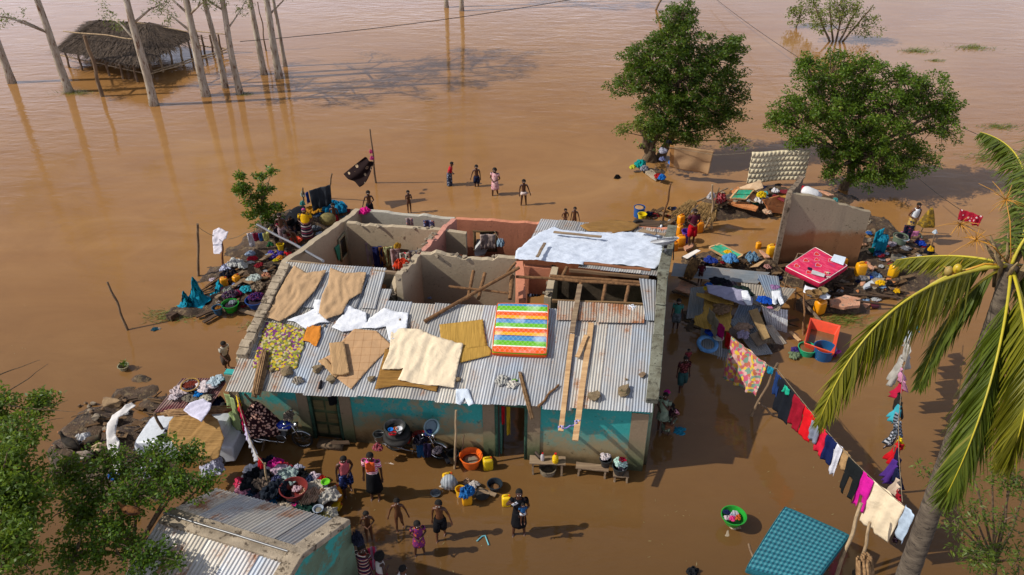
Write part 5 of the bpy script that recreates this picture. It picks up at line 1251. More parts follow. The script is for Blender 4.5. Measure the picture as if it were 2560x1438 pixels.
def mattress(quad, f, th, mat, side, label, off=.05, arch=.0, crease=0, name='mattress', hearts=None, under=None):
    TL, TR, BR_, BL_ = [f(x, y, off) for x, y in quad]; n = (TR - TL).cross(BL_ - TL).normalized(); n = n if n.z > 0 else -n
    c = (TL + BR_) / 2; o = thing(name, label, 'mattress', V((c.x, c.y, min(TL.z, BR_.z)))); nu, nv = 28, 28
    def P(u_, v_, k=1.0):
        su, sv = abs(u_ * 2 - 1), abs(v_ * 2 - 1); q = TL.lerp(TR, u_).lerp(BL_.lerp(BR_, u_), v_)
        ed = max(0, (max(su, sv) - .93) / .07) ** 2; cr_ = 1 - .012 * (su ** 12 + sv ** 12)
        q = (q - c) * (1 - .02 * (su * sv) ** 6) + c
        return q + n * (th * k - ed * .03 + arch * math.sin(math.pi * v_) + crease * -.1 * math.exp(-((u_ - .5) / .06) ** 2))
    top = MB(); top.grid(P, nu, nv); top.uv = [(i / nu, j / nv) for j in range(nv + 1) for i in range(nu + 1)]; part('cover', top, mat, o)
    mb = MB(); br = [(i / nu, 0) for i in range(nu)] + [(1, j / nv) for j in range(nv)] + [(1 - i / nu, 1) for i in range(nu)] + [(0, 1 - j / nv) for j in range(nv)]
    mb.rings([[P(u_, v_, 1) for u_, v_ in br], [P(u_, v_, .75) + (P(u_, v_) - c).normalized() * .025 for u_, v_ in br], [P(u_, v_, .3) + (P(u_, v_) - c).normalized() * .025 for u_, v_ in br], [P(u_, v_, 0) - n * .02 for u_, v_ in br]], cap=False); part('side_band', mb, side, o)
    part('underside', MB().grid(lambda a, b_: P(a, b_, 0) - n * .02, 6, 6), side, o)
    part('piping', MB().tube([P(u_, v_, 1) + n * .008 for u_, v_ in br] + [P(0, 0, 1) + n * .008], .012, 6), plastic('e0d8d0', .6) if hearts else (side if label.startswith('mattress') else plastic('d2642a', .6)), o)
    if hearts:
        for (u0, v0, s_, a0) in hearts:
            ho, hi_ = [], []
            for k in range(28):
                t_ = 2 * math.pi * k / 28; x = 16 * math.sin(t_) ** 3 / 16; y = -(13 * math.cos(t_) - 5 * math.cos(2 * t_) - 2 * math.cos(3 * t_) - math.cos(4 * t_)) / 16
                x, y = x * math.cos(a0) - y * math.sin(a0), x * math.sin(a0) + y * math.cos(a0)
                ho.append((u0 + x * s_, v0 + y * s_)); hi_.append((u0 + x * s_ * .82, v0 + y * s_ * .82))
            mb = MB(); k = 28; mb.v = [P(*q) + n * .005 for q in ho] + [P(*q) + n * .005 for q in hi_]; mb.f = [(i, (i + 1) % k, k + (i + 1) % k, k + i) for i in range(k)]; part('heart_print', mb, cloth('d0a0a8', .1), o)
            mb = MB(); mb.v = [P(u0 + (a - u0) * .9, v0 + (b_ - v0) * .9) + n * .006 for a, b_ in hi_]; mb.f = [tuple(range(k))]; part('heart_print', mb, cloth('c8302a', .1), o)
    return o
STC = tuple((p_, c_) for p_, c_ in ((0, '3f7fae'), (.06, '5fa81c'), (.16, 'e0ddd2'), (.18, 'd8541c'), (.26, 'd89a1c'), (.325, '2a2f7a'), (.34, '4a80ae'), (.415, '5fa81c'), (.50, 'e0ddd2'), (.52, 'd8541c'), (.60, 'd89a1c'), (.665, '2a2f7a'), (.68, '3f7aa8'), (.77, '5fa81c'), (.87, 'e0ddd2'), (.89, 'd8541c')))
mattress([(1244, 766), (1371, 769), (1366, 893), (1231, 887)], F, .17, stripes(STC, .999, 1, quilt=34.0, wn=.45), stripes(((0, 'd8541c'), (.4, '5fa81c'), (.6, 'e0ddd2'), (.7, 'd8541c')), 4, 2, 'Object'), 'quilted mattress striped in blue, green, orange and yellow', off=.05)
def plank(a, b_, w_, h_, label, m=WOODL, f=F, oa=.08, ob2=None, group=None): return beam('plank', f(*a, oa), f(*b_, oa if ob2 is None else ob2), w_, h_, m, None, label, 'plank', group)
plank((1450, 712), (1430, 832), .14, .05, 'upper old plank reaching over the bare rafters', WOODG, oa=.12)
plank((1431, 836), (1402, 1078), .13, .045, 'long plank running down past the eave, left one', WOODL, oa=.07)
plank((1478, 808), (1438, 1102), .15, .05, 'long plank running down past the eave, right one', WOODL, oa=.07)
plank((1466, 838), (1443, 893), .12, .04, 'short plank leaning across the two long ones', WOODL, oa=.12)
for (x, y, l_, lab) in ((1402, 1066, .16, 'purple ribbon knotted at the end of the left plank'), (1443, 1052, .42, 'purple fringed ribbon hanging from the right plank')):
    p = F(x, y, .11); hang(p + V((-.07, 0, .02)), p + V((.08, 0, .02)), l_, stripes(((0, '8f86c8'), (.5, 'c8c4dc')), 30, 0), lab, 'ribbon', 'ribbon', nf=2, fold=.02)
wire([F(1404, 1070, .12), F(1425, 1064, .1), F(1443, 1056, .12)], .018, 'purple strip tied between the two planks', cloth('8f86c8'), 'ribbon', 'ribbon', .05)
stick('pole', F(1061, 804, .06), F(1298, 669, .22), .055, .05, POLEB, label='long bent pole lying from roof to ridge', bend=.02, seed=4)
stick('pole', F(1268, 682, .1), F(1289, 657, .15), .04, .04, POLEB, label='short pole crossing the top of the long bent one', seed=5)
stick('stick', F(1345, 1017, .05), F(1397, 962, .07), .035, .025, POLEB, label='crooked stick near the eave left of the planks', bend=.08, seed=6, cat='stick')
bundle(F(1302, 938, .08), F(1329, 1038, .03), .06, RB, 'dry palm leaf drooping over the doorway', 'dry_leaf', 40, 'palm leaf', 3)
garment(1257, 953, 16, cloth('b0aea6', .3), 'grey wrung shirt left of the dry palm leaf', 'F', 'shirt', 'shirt', .5); garment(1283, 962, 14, cloth('cfc8bc', .3), 'pale wrung shirt beside the grey one', 'F', 'shirt', 'shirt', .5); garment(1287, 953, 7, cloth('6fae2a'), 'lime green rag between the wrung shirts', 'F', 'rag', 'rag', .4)
p = F(1162, 985, .05); drape([(1140, 976), (1172, 976), (1185, 1014), (1172, 1018), (1162, 998), (1152, 1016), (1140, 1012)], F, cloth('c3ccd6', .15), 'pale jeans hanging over the eave', 'jeans', 'jeans', .03, 6, 1.5, off=.05)
drape([(1315, 615), (1347, 590), (1387, 575), (1407, 584), (1500, 590), (1575, 588), (1647, 590), (1656, 617), (1654, 663), (1637, 679), (1590, 673), (1460, 663), (1457, 672), (1420, 668), (1387, 662), (1340, 658), (1287, 653), (1290, 637)], B, cloth('c2cad6', .1), 'white tarpaulin spread over the back right roof', 'tarpaulin', 'tarpaulin', .055, 2.6, .6, grid=.08, off=.10, seed=3)
for a, b_, w_, lab in (((1362, 608), (1343, 642), .09, 'short board weighting the left of the tarpaulin'), ((1460, 658), (1627, 675), .11, 'long board along the lower edge of the tarpaulin'), ((1384, 580), (1504, 592), .1, 'board along the upper edge of the tarpaulin'), ((1597, 577), (1664, 587), .12, 'board at the upper right of the tarpaulin'), ((1604, 573), (1640, 586), .1, 'short board crossing at the upper right of the roof')):
    plank(a, b_, w_, .04, lab, WOODR if 'lower' in lab else WOODG, B, .26)
drape([(1450, 572), (1480, 562), (1530, 557), (1580, 562), (1602, 570), (1580, 583), (1530, 592), (1470, 585)], B, reed('6b4a22', 'a07a40', 1, 45), 'oval brown reed mat above the tarpaulin', 'mat', 'reed_mat', .04, 3, .1, off=.12, seed=4, grid=.12)
def dish():
    c = B(1661, 600, .75); o = thing('satellite_dish', 'grey satellite dish on the right gable', 'satellite dish', B(1664, 640, .2)); M = V((-.15, .35, .75)).normalized().to_track_quat('Z', 'Y').to_matrix()
    mb = MB(); rg = [[c + M @ V((r * math.cos(t_), r * 1.08 * math.sin(t_), -.16 + .9 * r * r)) for t_ in [2 * math.pi * k / 36 for k in range(36)]] for r in (.01, .12, .24, .34, .42)]
    mb.rings(rg, cap=True); x = part('reflector', mb, plastic('9a9c9e', .4), o); x.modifiers.new('s', 'SOLIDIFY').thickness = .012
    part('rim', MB().tube([c + M @ V((.42 * math.cos(t_), .4536 * math.sin(t_), .0)) for t_ in [2 * math.pi * k / 36 for k in range(37)]], .01, 6), plastic('b8babc', .4), o)
    part('mast', MB().tube([B(1664, 645, .15), c - M @ V((0, 0, .2))], .022, 8), STEEL, o); part('feed_arm', MB().tube([c + M @ V((0, -.40, 0)), c + M @ V((0, -.38, .35)), c + M @ V((0, -.1, .42))], .01, 6), STEEL, o)
    part('feed_horn', MB().lathe([(.03, 0), (.03, .08)], 10, c + M @ V((0, -.08, .38))), plastic('c8c8c8'), o); part('bracket', MB().box(c - M @ V((0, 0, .18)), (.1, .1, .12)), IRON, o)
dish()
p = B(1670, 640, 0); stick('antenna_bracket', G(1683, 650, 2.4), G(1685, 600, 2.6), .02, .02, IRON, label='bent iron bracket on the outer side of the right gable', cat='bracket', bend=.01)
garment(912, 530, 14, 'c81c7a', 'magenta cloth hung over the white back wall', 2.22, 'cloth', 'cloth', .6); 
for a, b_, m, lab in (((1015, 541), (1033, 541), floral('9a8a88', ['5c5478', 'b87a70'], 14), 'faded pink print cloth over the white back wall'), ((1058, 545), (1086, 548), floral('3f3f5c', ['a86a4a', '8a8aa8'], 12), 'blue print cloth over the white back wall')):
    q1_, q2_ = G(*a, 2.34), G(*b_, 2.34); k_ = V((0, -.13, 0)); hang(q1_ + k_, q2_ + k_, .5, m, lab, 'cloth', nf=2, skew=.1)
stick('metal_pipe', G(643, 562, 1.9), F(808, 653, .1), .045, .045, STEEL, label='grey metal pipe leaning onto the left gable wall', cat='pipe', bend=.008)

# ---------------------------------------------------------------- inside the open rooms
LIN = [B(880, 585, -1.0), B(1050, 595, -1.0)]
inn = [(893, 612, 'navy', '14142c', .5), (912, 630, 'greyish pink', 'a08a8a', .9), (930, 640, 'dark blue', '1a2050', .9), (946, 640, 'brown print', '6b4a2c', .7), (958, 640, 'yellow and white', 'a8a878', .8), (975, 645, 'rosy striped', 'a88a8a', .9), (998, 655, 'white floral', 'b0aca0', .8), (1012, 620, 'pink', 'c84a6a', .3), (1020, 650, 'grey', '6b6a70', .6), (1031, 640, 'black', '1a1a20', .9)]
for i, (px, py, nm, c, d_) in enumerate(inn):
    p = G(px, py - 22, 1.9); hang(p, p + V((.34, .02, .03)), d_, cloth(c) if 'floral' not in nm else floral('b0aca0', ['a82a3a', '2a4a3a'], 10), f'{nm} garment on the line inside the roofless left room', 'garment', nf=2, seed=i)
wire([G(885, 592, 1.95), G(1000, 612, 1.93), G(1050, 596, 2.1)], .01, 'cord holding garments inside the left roofless room', ROPE, 'cord', 'clothesline')
wire([G(1000, 592, 2.3), G(1100, 588, 2.3), G(1108, 618, 2.3)], .01, 'cord at the far side of the left roofless room', ROPE, 'cord', 'clothesline')
for px, py, c, lab, d_ in ((993, 590, 'c8a81c', 'yellow bag hanging below the cross wall', .25), (994, 602, '1a6aa8', 'blue bag hanging below the yellow one', .3), (995, 618, 'b08a2a', 'mustard bag below the blue one', .35)):
    garment(px, py, 9, c, lab, 2.0, 'bag', 'bag', 1.0)
for px, c, lab in ((1022, '6b101c', 'maroon trousers on the rear cord'), (1034, 'a88a8a', 'pale pink shorts on the rear cord'), (1045, '55505a', 'grey cloth on the rear cord')):
    p = G(px, 592, 2.25); hang(p, p + V((.3, 0, 0)), .5, c, lab, 'garment', shape='pants' if 'trous' in lab else 'rect', nf=1)
garment(1003, 662, 17, 'b8361a', 'orange red cloth over the divided wall', 2.6, 'cloth', 'cloth', .8)
p = G(1062, 712, 1.6); hang(p, p + V((.45, -.1, 0)), .9, floral('c0b8b8', ['6b1a2a', '3a3a5a'], 16), 'pale dress with dark print on the wall of the grey room', 'dress', nf=2, shape='shirt'); garment(1075, 742, 10, '8a9ab8', 'bluish rag in the corner of the grey room', 1.6, 'rag', 'rag', .6)
p = G(1200, 579, 2.15) + V((0, -.2, 0)); hang(p, p + V((.55, 0, 0)), .6, 'a8948c', 'pinkish curtain in the orange room window', 'curtain', 'curtain', nf=4)
p = G(1250, 610, 1.7) ; garment(1252, 612, 11, cloth('8aa0b0'), 'pale blue bag hanging on the orange wall', 1.9, 'bag', 'bag', 1.3)
stick('cord', G(1236, 577, 2.2), G(1252, 608, 2.0), .008, .008, ROPE, label='cord of the pale blue bag', cat='cord')
slab([(1190, 598), (1228, 596), (1210, 640), (1185, 640)], gz(1.4), .01, TINS[0], 'bent zinc scrap leaning below the orange room window', 'scrap', 'tin_scrap', tiltz=[1.4, 1.6, .9, .9])
garment(1330, 733, 22, cloth('4f5468', .3), 'grey blue sack seen through the orange room opening', 1.2, 'sack', 'sack', 1.2); garment(1355, 730, 12, cloth('2a2420'), 'dark bag behind the grey blue sack', 1.2, 'bag', 'bag', 1.2)
drape([(1425, 722), (1450, 716), (1500, 740), (1530, 752), (1560, 756), (1425, 752)], gz(1.2), cloth('a8b4cc', .2), 'white sheet hanging inside the dark right room', 'sheet', 'bedsheet', .06, 3, .5, seed=2)
garment(1580, 770, 12, cloth('d8dce4'), 'small white rag on the rusty roof edge', 'F', 'rag', 'rag', .4)
ww = thing('casement', 'open wooden window with green shutter in the grey gable', 'window', G(860, 640, 1.2)); 
Ag, Bg = G(833, 640, 1.9), G(850, 618, 1.9)
for (x0, x1_, z0, z1_, m, nm) in ((849, 868, 1.1, 2.0, wood('8a8268', 'b0a884'), 'frame'),):
    g0, g1 = G(895, 523, 2.3), G(712, 652, 3.45); gn = V(((g1 - g0).y, -(g1 - g0).x, 0)).normalized(); gn = gn if gn.x > 0 else -gn
    a_, b2_ = on_plane(g0, gn, 850, 628, .16), on_plane(g0, gn, 868, 616, .16); b2_.z = a_.z; u = (b2_ - a_); mbf = MB()
    for k0, k1, za, zb2 in ((0, .12, -.45, .45), (.88, 1, -.45, .45), (.12, .88, .36, .45), (.12, .88, -.45, -.36)):
        c = a_ + u * ((k0 + k1) / 2) + V((0, 0, (za + zb2) / 2)); mbf.box(c, (u.length * (k1 - k0), .05, zb2 - za), Matrix.Rotation(math.atan2(u.y, u.x), 3, 'Z'))
    part('frame', mbf, m, ww); part('pane', MB().box(a_ + u * .5, (u.length * .76, .01, .72), Matrix.Rotation(math.atan2(u.y, u.x), 3, 'Z')), rough_mat('dark_glass', '1c1a16', '2a2620', 3, rough=.2), ww)
part('shutter', MB().prism([on_plane(g0, gn, *q, .14) for q in ((836, 620), (847, 610), (849, 645), (846, 652))], .03, gn), plastic('2f8a72', .6), ww, smooth=False)
# ---------------------------------------------------------------- yard in front of the house
def hpx(px, py, ty, on=0.0): return hz(px, py, ty, on)
FL1 = floral('141a3a', ['3a4a8a', '8a8aa8'], 16, 'Object'); BLK = cloth('101014', .3)
person(870, 1236, 1.60, 'woman in a pink vest and dark patterned shorts looking down beside the clothes pile', .5, .12, ('down', 'hold'), 'step', ('tank', 'c8646a'), ('shorts', FL1, .95), nod=.3, turn=-.5, sub=.05)
person(940, 1246, 1.78, 'woman in a striped pink and white top, orange scarf and black skirt', -.1, .02, ('down', 'down'), 'stand', ('shirt', stripes(((0, 'c8508a'), (.35, 'd8c8c0'), (.6, 'b84a7a'), (.8, 'd8c8c0')), 7, 2, 'Object')), ('skirt', BLK, .24), nod=.1, sub=.05)
p0 = G(940, 1246); hang(p0 + V((-.12, -.15, 1.48)), p0 + V((.12, -.15, 1.48)), .34, 'd85a28', 'orange scarf around the neck of the woman in black skirt', 'scarf', 'scarf', nf=1, fold=.01)
person(925, 1352, 1.13, 'small bare child with hands together, left of the two bare children', .2, .03, ('hold', 'hold'), 'stand', child=True, skin=SK2, sub=.04, turn=.4)
person(1000, 1324, 1.20, 'small bare child with arms hanging out, walking to the camera', .1, .05, ('out', 'out'), 'step', child=True, skin=SK2, sub=.04)
person(1103, 1343, 1.42, 'boy in black shorts striding through the shallow water', -.1, .05, ('down', 'out'), 'walk', bottom=('shorts', BLK, .95), child=True, sub=.05, skin=SK2)
person(1050, 1386, 1.30, 'child in a purple and orange printed outfit laughing upwards', .2, .08, ('hold', 'hold'), 'wide', ('dress', floral('6a2a5c', ['c86a28', '8a2a6a', 'c84a2a'], 14)), .34, child=True, sub=.04, turn=.2)
bo = person(1297, 1336, 1.66, 'woman in a ruffled black dress holding a phone up to her face', .0, .0, ('up', 'hold'), 'wide', ('dress', BLK), .28, sub=.05, nod=-.2)
o_, J_, k_ = bo; P_ = V(o_.location) + J_[-1][2] * k_
p1 = thing('phone', 'phone held up by the woman in the black dress', 'phone', P_ + V((.06, -.05, .04))); part('case', MB().box((0, 0, 0), (.075, .012, .15), Matrix.Rotation(.9, 3, 'Y')), plastic('c8ccd0', .2), p1, local=True, bev=.004)
person(1305, 1336, .72, 'baby with a blue bib held against the black dress', .2, 0, ('hold', 'down'), 'stand', ('shirt', '2a5a8a'), ('briefs', 'c8c8c8'), loc=G(1308, 1330) + V((-.02, -.28, .66)), child=True, skin=SK2)
person(0, 0, 1.5, 'child in a zigzag striped dress by the teal wall holding a red cloth', 2.9, .05, ('chin', 'down'), 'stand', ('dress', stripes(((0, '3a1a1a'), (.3, 'c8b8a8'), (.5, '8a2a1a'), (.75, '2a2a4a')), 9, 2, 'Object', .8)), .3, child=True, loc=(G(902, 1372, 1.42).xy.to_3d()), turn=-2.4)
person(0, 0, 1.45, 'child with short hair puff and white vest seen from behind at the lower edge', 2.3, .05, ('hold', 'front'), 'stand', ('tank', 'c8c0b8'), ('skirt', cloth('7a2a3a'), .4), child=True, hair=2, loc=(G(946, 1392, 1.35).xy.to_3d()))
person(0, 0, 1.55, 'person in a white vest turning away at the lower edge', 2.2, .1, ('down', 'down'), 'stand', ('tank', 'd8d4cc'), ('pants', cloth('3a3a4a')), loc=(G(1000, 1424, 1.45).xy.to_3d()), skin=SK2)
garment(896, 1358, 14, floral('14161f', ['3a3f5c'], 30), 'dark spotted cloth hanging on the teal end wall', 1.9, 'cloth', 'cloth', 2.2)
p = G(918, 1368, 1.3); hang(p, p + V((.2, 0, 0)), .8, stripes(((0, 'a82a4a'), (.5, '8a6a7a')), 9), 'red and mauve cloth beside the zigzag dress', 'cloth', nf=1)
person(582, 1100, 1.40, 'boy with checked shorts standing in the dark gap by the car', .5, 0, ('down', 'down'), 'stand', bottom=('shorts', plaid('1a1f3a', '3a4466', '8a8fa8', 20, 'Object')), child=True)
person(570, 926, 1.28, 'girl in a grey white tee wading by the left gable', .9, .25, ('front', 'hold'), 'step', ('shirt', 'b8b4a4'), ('shorts', '4a4038', .9), child=True, skin=SK2, sub=.05)
# right hand shade
person(1702, 974, 1.42, 'woman walking in the shade with a baby on her back', .1, .05, ('down', 'down'), 'walk', ('shirt', floral('3a1418', ['8a4a4a'], 20)), ('shorts', cloth('2a4a4a'), 1.0), sub=.08)
person(0, 0, .7, 'baby carried on the back of the woman wading in the shade', .1, 0, ('hold', 'hold'), 'stand', ('shirt', '7a3038'), ('briefs', '7a3038'), loc=G(1702, 974) + V((.12, .20, .72)), child=True)
person(1688, 820, 1.28, 'boy in a teal tee standing by the right gable in shade', -.2, 0, ('down', 'down'), 'stand', ('shirt', patches(['2f6b62', '2f6b62', '8a8a2a'], 8)), ('shorts', cloth('5c6266'), .95), child=True, sub=.08)
person(1748, 712, .98, 'small child in maroon shirt on the fallen zinc sheets', 0, 0, ('hold', 'hold'), 'stand', ('shirt', '4a141f'), child=True, on=.15)
person(1652, 1076, 1.5, 'girl in a pale frilled dress standing by the right wall', -.6, .0, ('hold', 'chin'), 'stand', ('dress', cloth('8a9a84', .3, '6b7a68')), .36, child=False, sub=.05)
person(1678, 1064, 1.35, 'seated woman with a child in her lap beside the right wall', -.6, .3, ('lap', 'lap'), None, ('shirt', '3a1f2c'), ('skirt', floral('4f5a4a', ['8a947a'], 14)), seat=True, on=.05)
person(0, 0, .65, 'little child in pink lying in the lap of the seated woman', -1.2, .6, ('hold', 'hold'), None, ('shirt', 'c88a9a'), seat=True, loc=G(1692, 1045, .62) , child=True)
garment(1668, 980, 7, 'c82a8a', 'bright pink cloth in the hand of the girl in the pale dress', 1.3, 'cloth', 'cloth', .7)
for i in range(1): beam('stool', G(1664, 1062, .3), G(1684, 1066, .3), .28, .22, WOODR, None, 'small wooden stool under the seated woman', 'stool')
garment(1700, 1078, 15, '1f7a94', 'turquoise cloth trailing in the water by the stool', 0, 'cloth', 'cloth', .2)
# far waders
person(1124, 463, 1.40, 'woman in a red top and dark print wrap wading, seen from the side', 1.5, .25, ('hold', 'hold'), 'stand', ('shirt', 'a81c28'), ('wrap', floral('2a2f3f', ['8a8f9a'], 12), .12), sub=.22, turn=.2)
person(1192, 466, 1.25, 'boy in dark shorts wading, second from left in the far row', .1, .0, ('out', 'down'), 'stand', bottom=('shorts', '1a2038', .8), child=True, sub=.2)
person(1238, 487, 1.46, 'girl in a pale pink dress wading in the far row', -.3, .05, ('hold', 'hold'), 'walk', ('dress', floral('c8a0a0', ['a86a7a'], 10)), .30, child=True, sub=.15)
person(1309, 513, 1.32, 'child in white underpants wading alone on the right of the far row', .1, .0, ('down', 'out'), 'wide', bottom=('briefs', 'c8b8b0'), child=True, sub=.1)
person(927, 545, 1.32, 'boy in dark shorts behind the white back wall', .2, .0, ('out', 'hold'), 'stand', bottom=('shorts', '1a1820', .9), child=True, sub=.05)
person(1024, 532, 1.08, 'bare child holding both hands to the head behind the back wall', .3, 0, ('chin', 'chin'), 'stand', child=True, sub=.03)
person(1412, 572, .98, 'left one of two children looking over the back roof', .3, 0, ('hold', 'hold'), 'stand', child=True, sub=.05, skin=SK2)
person(1435, 572, 1.05, 'right one of two children looking over the back roof', -.3, 0, ('down', 'out'), 'stand', child=True, sub=.05)
# left bank people
person(711, 612, 1.38, 'shirtless boy in greyish trousers on the left mud bank', .1, 0, ('hold', 'hold'), 'stand', bottom=('pants', '8a7478'), child=True, on='g')
person(772, 606, 1.52, 'woman in a yellow top and striped wrap with a purple head scarf', .1, 0, ('hold', 'hold'), 'stand', ('shirt', 'd8a812'), ('skirt', stripes(((0, '1c1a2c'), (.4, '7a2a3a'), (.55, '1c1a2c'), (.8, 'a89a9a')), 5, 2, 'Object'), .18), on='g', wide=1.25, scarf=patches(['6a2a7a', 'a83a5a', 'c8c0d0'], 12), skin=SK2)
person(740, 615, 1.15, 'child bending over an orange basin on the left bank', -.6, 1.1, ('reach', 'reach'), 'wide', child=True, on='g')
person(841, 578, 1.28, 'boy in red shorts beside the grass ball basket', .1, 0, ('down', 'down'), 'stand', bottom=('shorts', '8a1424', .9), child=True, on='g')
person(742, 572, 1.3, 'person in blue print seated under the black umbrella', .4, .3, ('lap', 'lap'), None, ('shirt', floral('141a3a', ['a83a2a', '2a5a9a'], 10)), ('skirt', '1c1a22'), seat=True, on='g')
person(722, 585, 1.3, 'dark dressed person crouching left of the umbrella', .9, .5, ('reach', 'lap'), None, ('shirt', '1a1a20'), ('skirt', '24202a'), seat=True, on='g')
person(672, 608, 1.2, 'woman in pale yellow crouched below the bank shrub', 1.6, .5, ('lap', 'lap'), None, ('shirt', 'b8b06a'), ('skirt', '2a2420'), seat=True, on='g')
person(690, 598, 1.0, 'child in a crimson hood sitting behind the crouched woman', 1.2, .4, ('lap', 'lap'), None, ('shirt', '2a2838'), seat=True, on='g', child=True, scarf=cloth('8a1430'))
person(728, 660, 1.05, 'child in a red top sitting beside the left gable wall', -.3, .3, ('lap', 'lap'), None, ('shirt', 'b8101c'), ('shorts', '2a2a30'), seat=True, on='g', child=True)
# right bank people
person(1726, 612, 1.62, 'man in a maroon shirt and red shorts among the yellow water cans', .1, .05, ('hold', 'hold'), 'stand', ('shirt', patches(['4a1426', '4a1426', '6b2a40'], 20)), ('shorts', 'a80c1a', 1.05), on=.15)
person(2268, 596, 1.66, 'woman in a white vest washing in a tub on the right bank', .2, .1, ('hold', 'hold'), 'step', ('tank', 'd8dadc'), ('wrap', floral('a8884a', ['6b5a2a', '1c2248'], 8), .2), on='g', skin=SK2)
p = G(2262, 562, .95); hang(p, p + V((.35, -.1, 0)), .7, floral('141a30', ['6b2a3a'], 14), 'dark blue cloth being rinsed by the woman in the white vest', 'cloth', nf=2); p = G(2252, 578, .5); hang(p, p + V((.75, 0, 0)), .25, 'c878a0', 'pink frill of underskirt below the wrap', 'skirt', nf=5)

# motorcycles and what lies on them
m1 = G(700, 1118); moto(G(703, 1112) , R(-7), 'blue motorcycle parked under the eave with a print cloth on its seat', '1a3aa8')
pk = G(660, 1000, 1.75)
tm = MB(); c = G(664, 1100, 1.62); bx = [V((-.75, .1, .55)), V((-.55, -.35, .45)), V((-.1, -.5, .35)), V((.35, -.45, .4)), V((.55, -.2, .45)), V((.4, .25, .7)), V((-.2, .35, .8))]
c0 = G(664, 1112); rg = []
for t_ in [i / 9 for i in range(10)]:
    ring = []
    for k in range(28):
        a = 2 * math.pi * k / 28; r = (.04 + .62 * t_ ** .85) * (1 + .10 * math.sin(a * 6) * t_ + .05 * math.sin(a * 11 + 1) * t_); ring.append(c0 + V((math.cos(a) * r * .95, math.sin(a) * r * .52, 1.62 - 1.02 * t_ ** 1.15)))
    rg.append(ring)
single('print_cloth', MB().rings(rg, cap=False), floral('2a1418', ['c8a090', 'b88a78'], 13, 'Object', .42), 'dark cloth with pale flowers draped in a cone over the blue motorcycle', 'cloth', solid=.01)
stick('prop_stick', G(655, 1128), G(676, 1050, .7), .035, .03, POLEW, label='forked stick propped against the blue motorcycle', cat='stick')
garment(722, 1042, 15, cloth('6b5a4c', .5, 'a89a8a'), 'wet brown and silver rag on the blue motorcycle handlebar', .98, 'rag', 'rag', .7)
moto(G(1040, 1136), R(-14), 'red motorcycle loaded with a tyre, bowls and laundry', '7a1414')
def ring(px, py, z, R_, r_, mat, label, cat, name, rot=(0, 0, 0)):
    mb = MB(); rg = []
    for i in range(40): a = 2 * math.pi * i / 40; rg.append([V(((R_ + r_ * math.cos(b)) * math.cos(a), (R_ + r_ * math.cos(b)) * math.sin(a), r_ * .75 * math.sin(b))) for b in [2 * math.pi * k / 12 for k in range(12)]])
    mb.rings(rg + [rg[0]], cap=False); me = mb.data(name, mat); o = bpy.data.objects.new(name, me); C.objects.link(o); o.location = G(px, py, z); o.rotation_euler = rot; return tag(o, label, cat)
ring(992, 1092, .98, .27, .10, RUBBER, 'lower black tyre on the rear of the red motorcycle', 'tyre', 'tyre'); ring(994, 1078, 1.10, .25, .09, RUBBER, 'upper black tyre under the aluminium bowl', 'tyre', 'tyre', (.1, .05, 0))
vessel('aluminium_bowl', 988, 1078, .27, .20, '', 'big aluminium bowl full of coloured dishes on the tyres', 'bowl', 1.12, .8, mat=STEEL)
for dx, dy, c, lab, r_ in ((-.12, .02, '1a6ab8', 'blue dish in the aluminium bowl', .07), (-.02, -.12, 'b8141c', 'red dish in the aluminium bowl', .07), (-.1, -.14, 'c8283a', 'crimson dish at the near rim of the bowl', .05), (.0, .06, 'b85a1a', 'orange cup in the aluminium bowl', .05), (.1, .05, 'c8c8cc', 'steel colander in the aluminium bowl', .09), (.12, -.07, 'b8b8bc', 'steel mug in the aluminium bowl', .05)):
    q = G(988, 1078, 1.26) + V((dx, dy, 0)); vessel('dish', 0, 0, r_, .05, c, lab, 'dish', pos=q, mat=plastic(c, .25), lip=.004)
vessel('cooking_pot', 948, 1098, .14, .2, '', 'open steel pot left of the tyres', 'pot', .72, .95, mat=STEEL, handle=True); garment(945, 1120, 13, floral('8a2a34', ['b8b0b4', '3a3a4a'], 16), 'red grey cloth under the steel pot', .5, 'cloth', 'cloth', .8)
o = vessel('grey_basin', 1077, 1066, .20, .10, '4f6670', 'grey plastic basin tipped on the red motorcycle', 'basin', 1.25, .8, rot=(.9, .6, 0)); garment(1071, 1083, 11, '1c2f6b', 'blue cloth beneath the tipped grey basin', 1.1, 'cloth', 'cloth', .8)
garment(1052, 1102, 17, cloth('14121f', .3), 'black top laid over the fuel tank of the red motorcycle', .86, 'garment', 'garment', .8); p = G(1040, 1112, .75) ; hang(p, p + V((.3, -.05, 0)), .45, '1c4a74', 'blue cloth hanging off the red motorcycle', 'cloth', nf=2); p = G(1058, 1108, .9); hang(p, p + V((.2, -.05, 0)), .5, '241a34', 'dark purple cloth hanging off the red motorcycle', 'cloth', nf=2)
garment(1095, 1128, 13, plaid('8a8088', '2a2428', '4a4048', 30, 'Object'), 'grey checked rag on the front wheel', .62, 'rag', 'rag', .7)
def bucket(px, py, r, h, c, lab, **k): return vessel(k.pop('name', 'bucket'), px, py, r, h, c, lab, k.pop('cat', 'bucket'), **k)
bucket(1178, 1162, .30, .36, 'd8601a', 'big orange tub with grey water by the house wall', fill=WETW, fh=.45, handle=True, name='tub', cat='tub')
can(1220, 1171, 'yellow water can beside the orange tub', 0, .2, 1.05, 'c8a812'); can(1121, 1212, 'yellow water can covered with a grey fringed cloth', .05, .3, 1.1, 'd0a010'); can(1168, 1258, 'yellow water can under a blue towel', 0, .2, 1.0, 'd0920c')
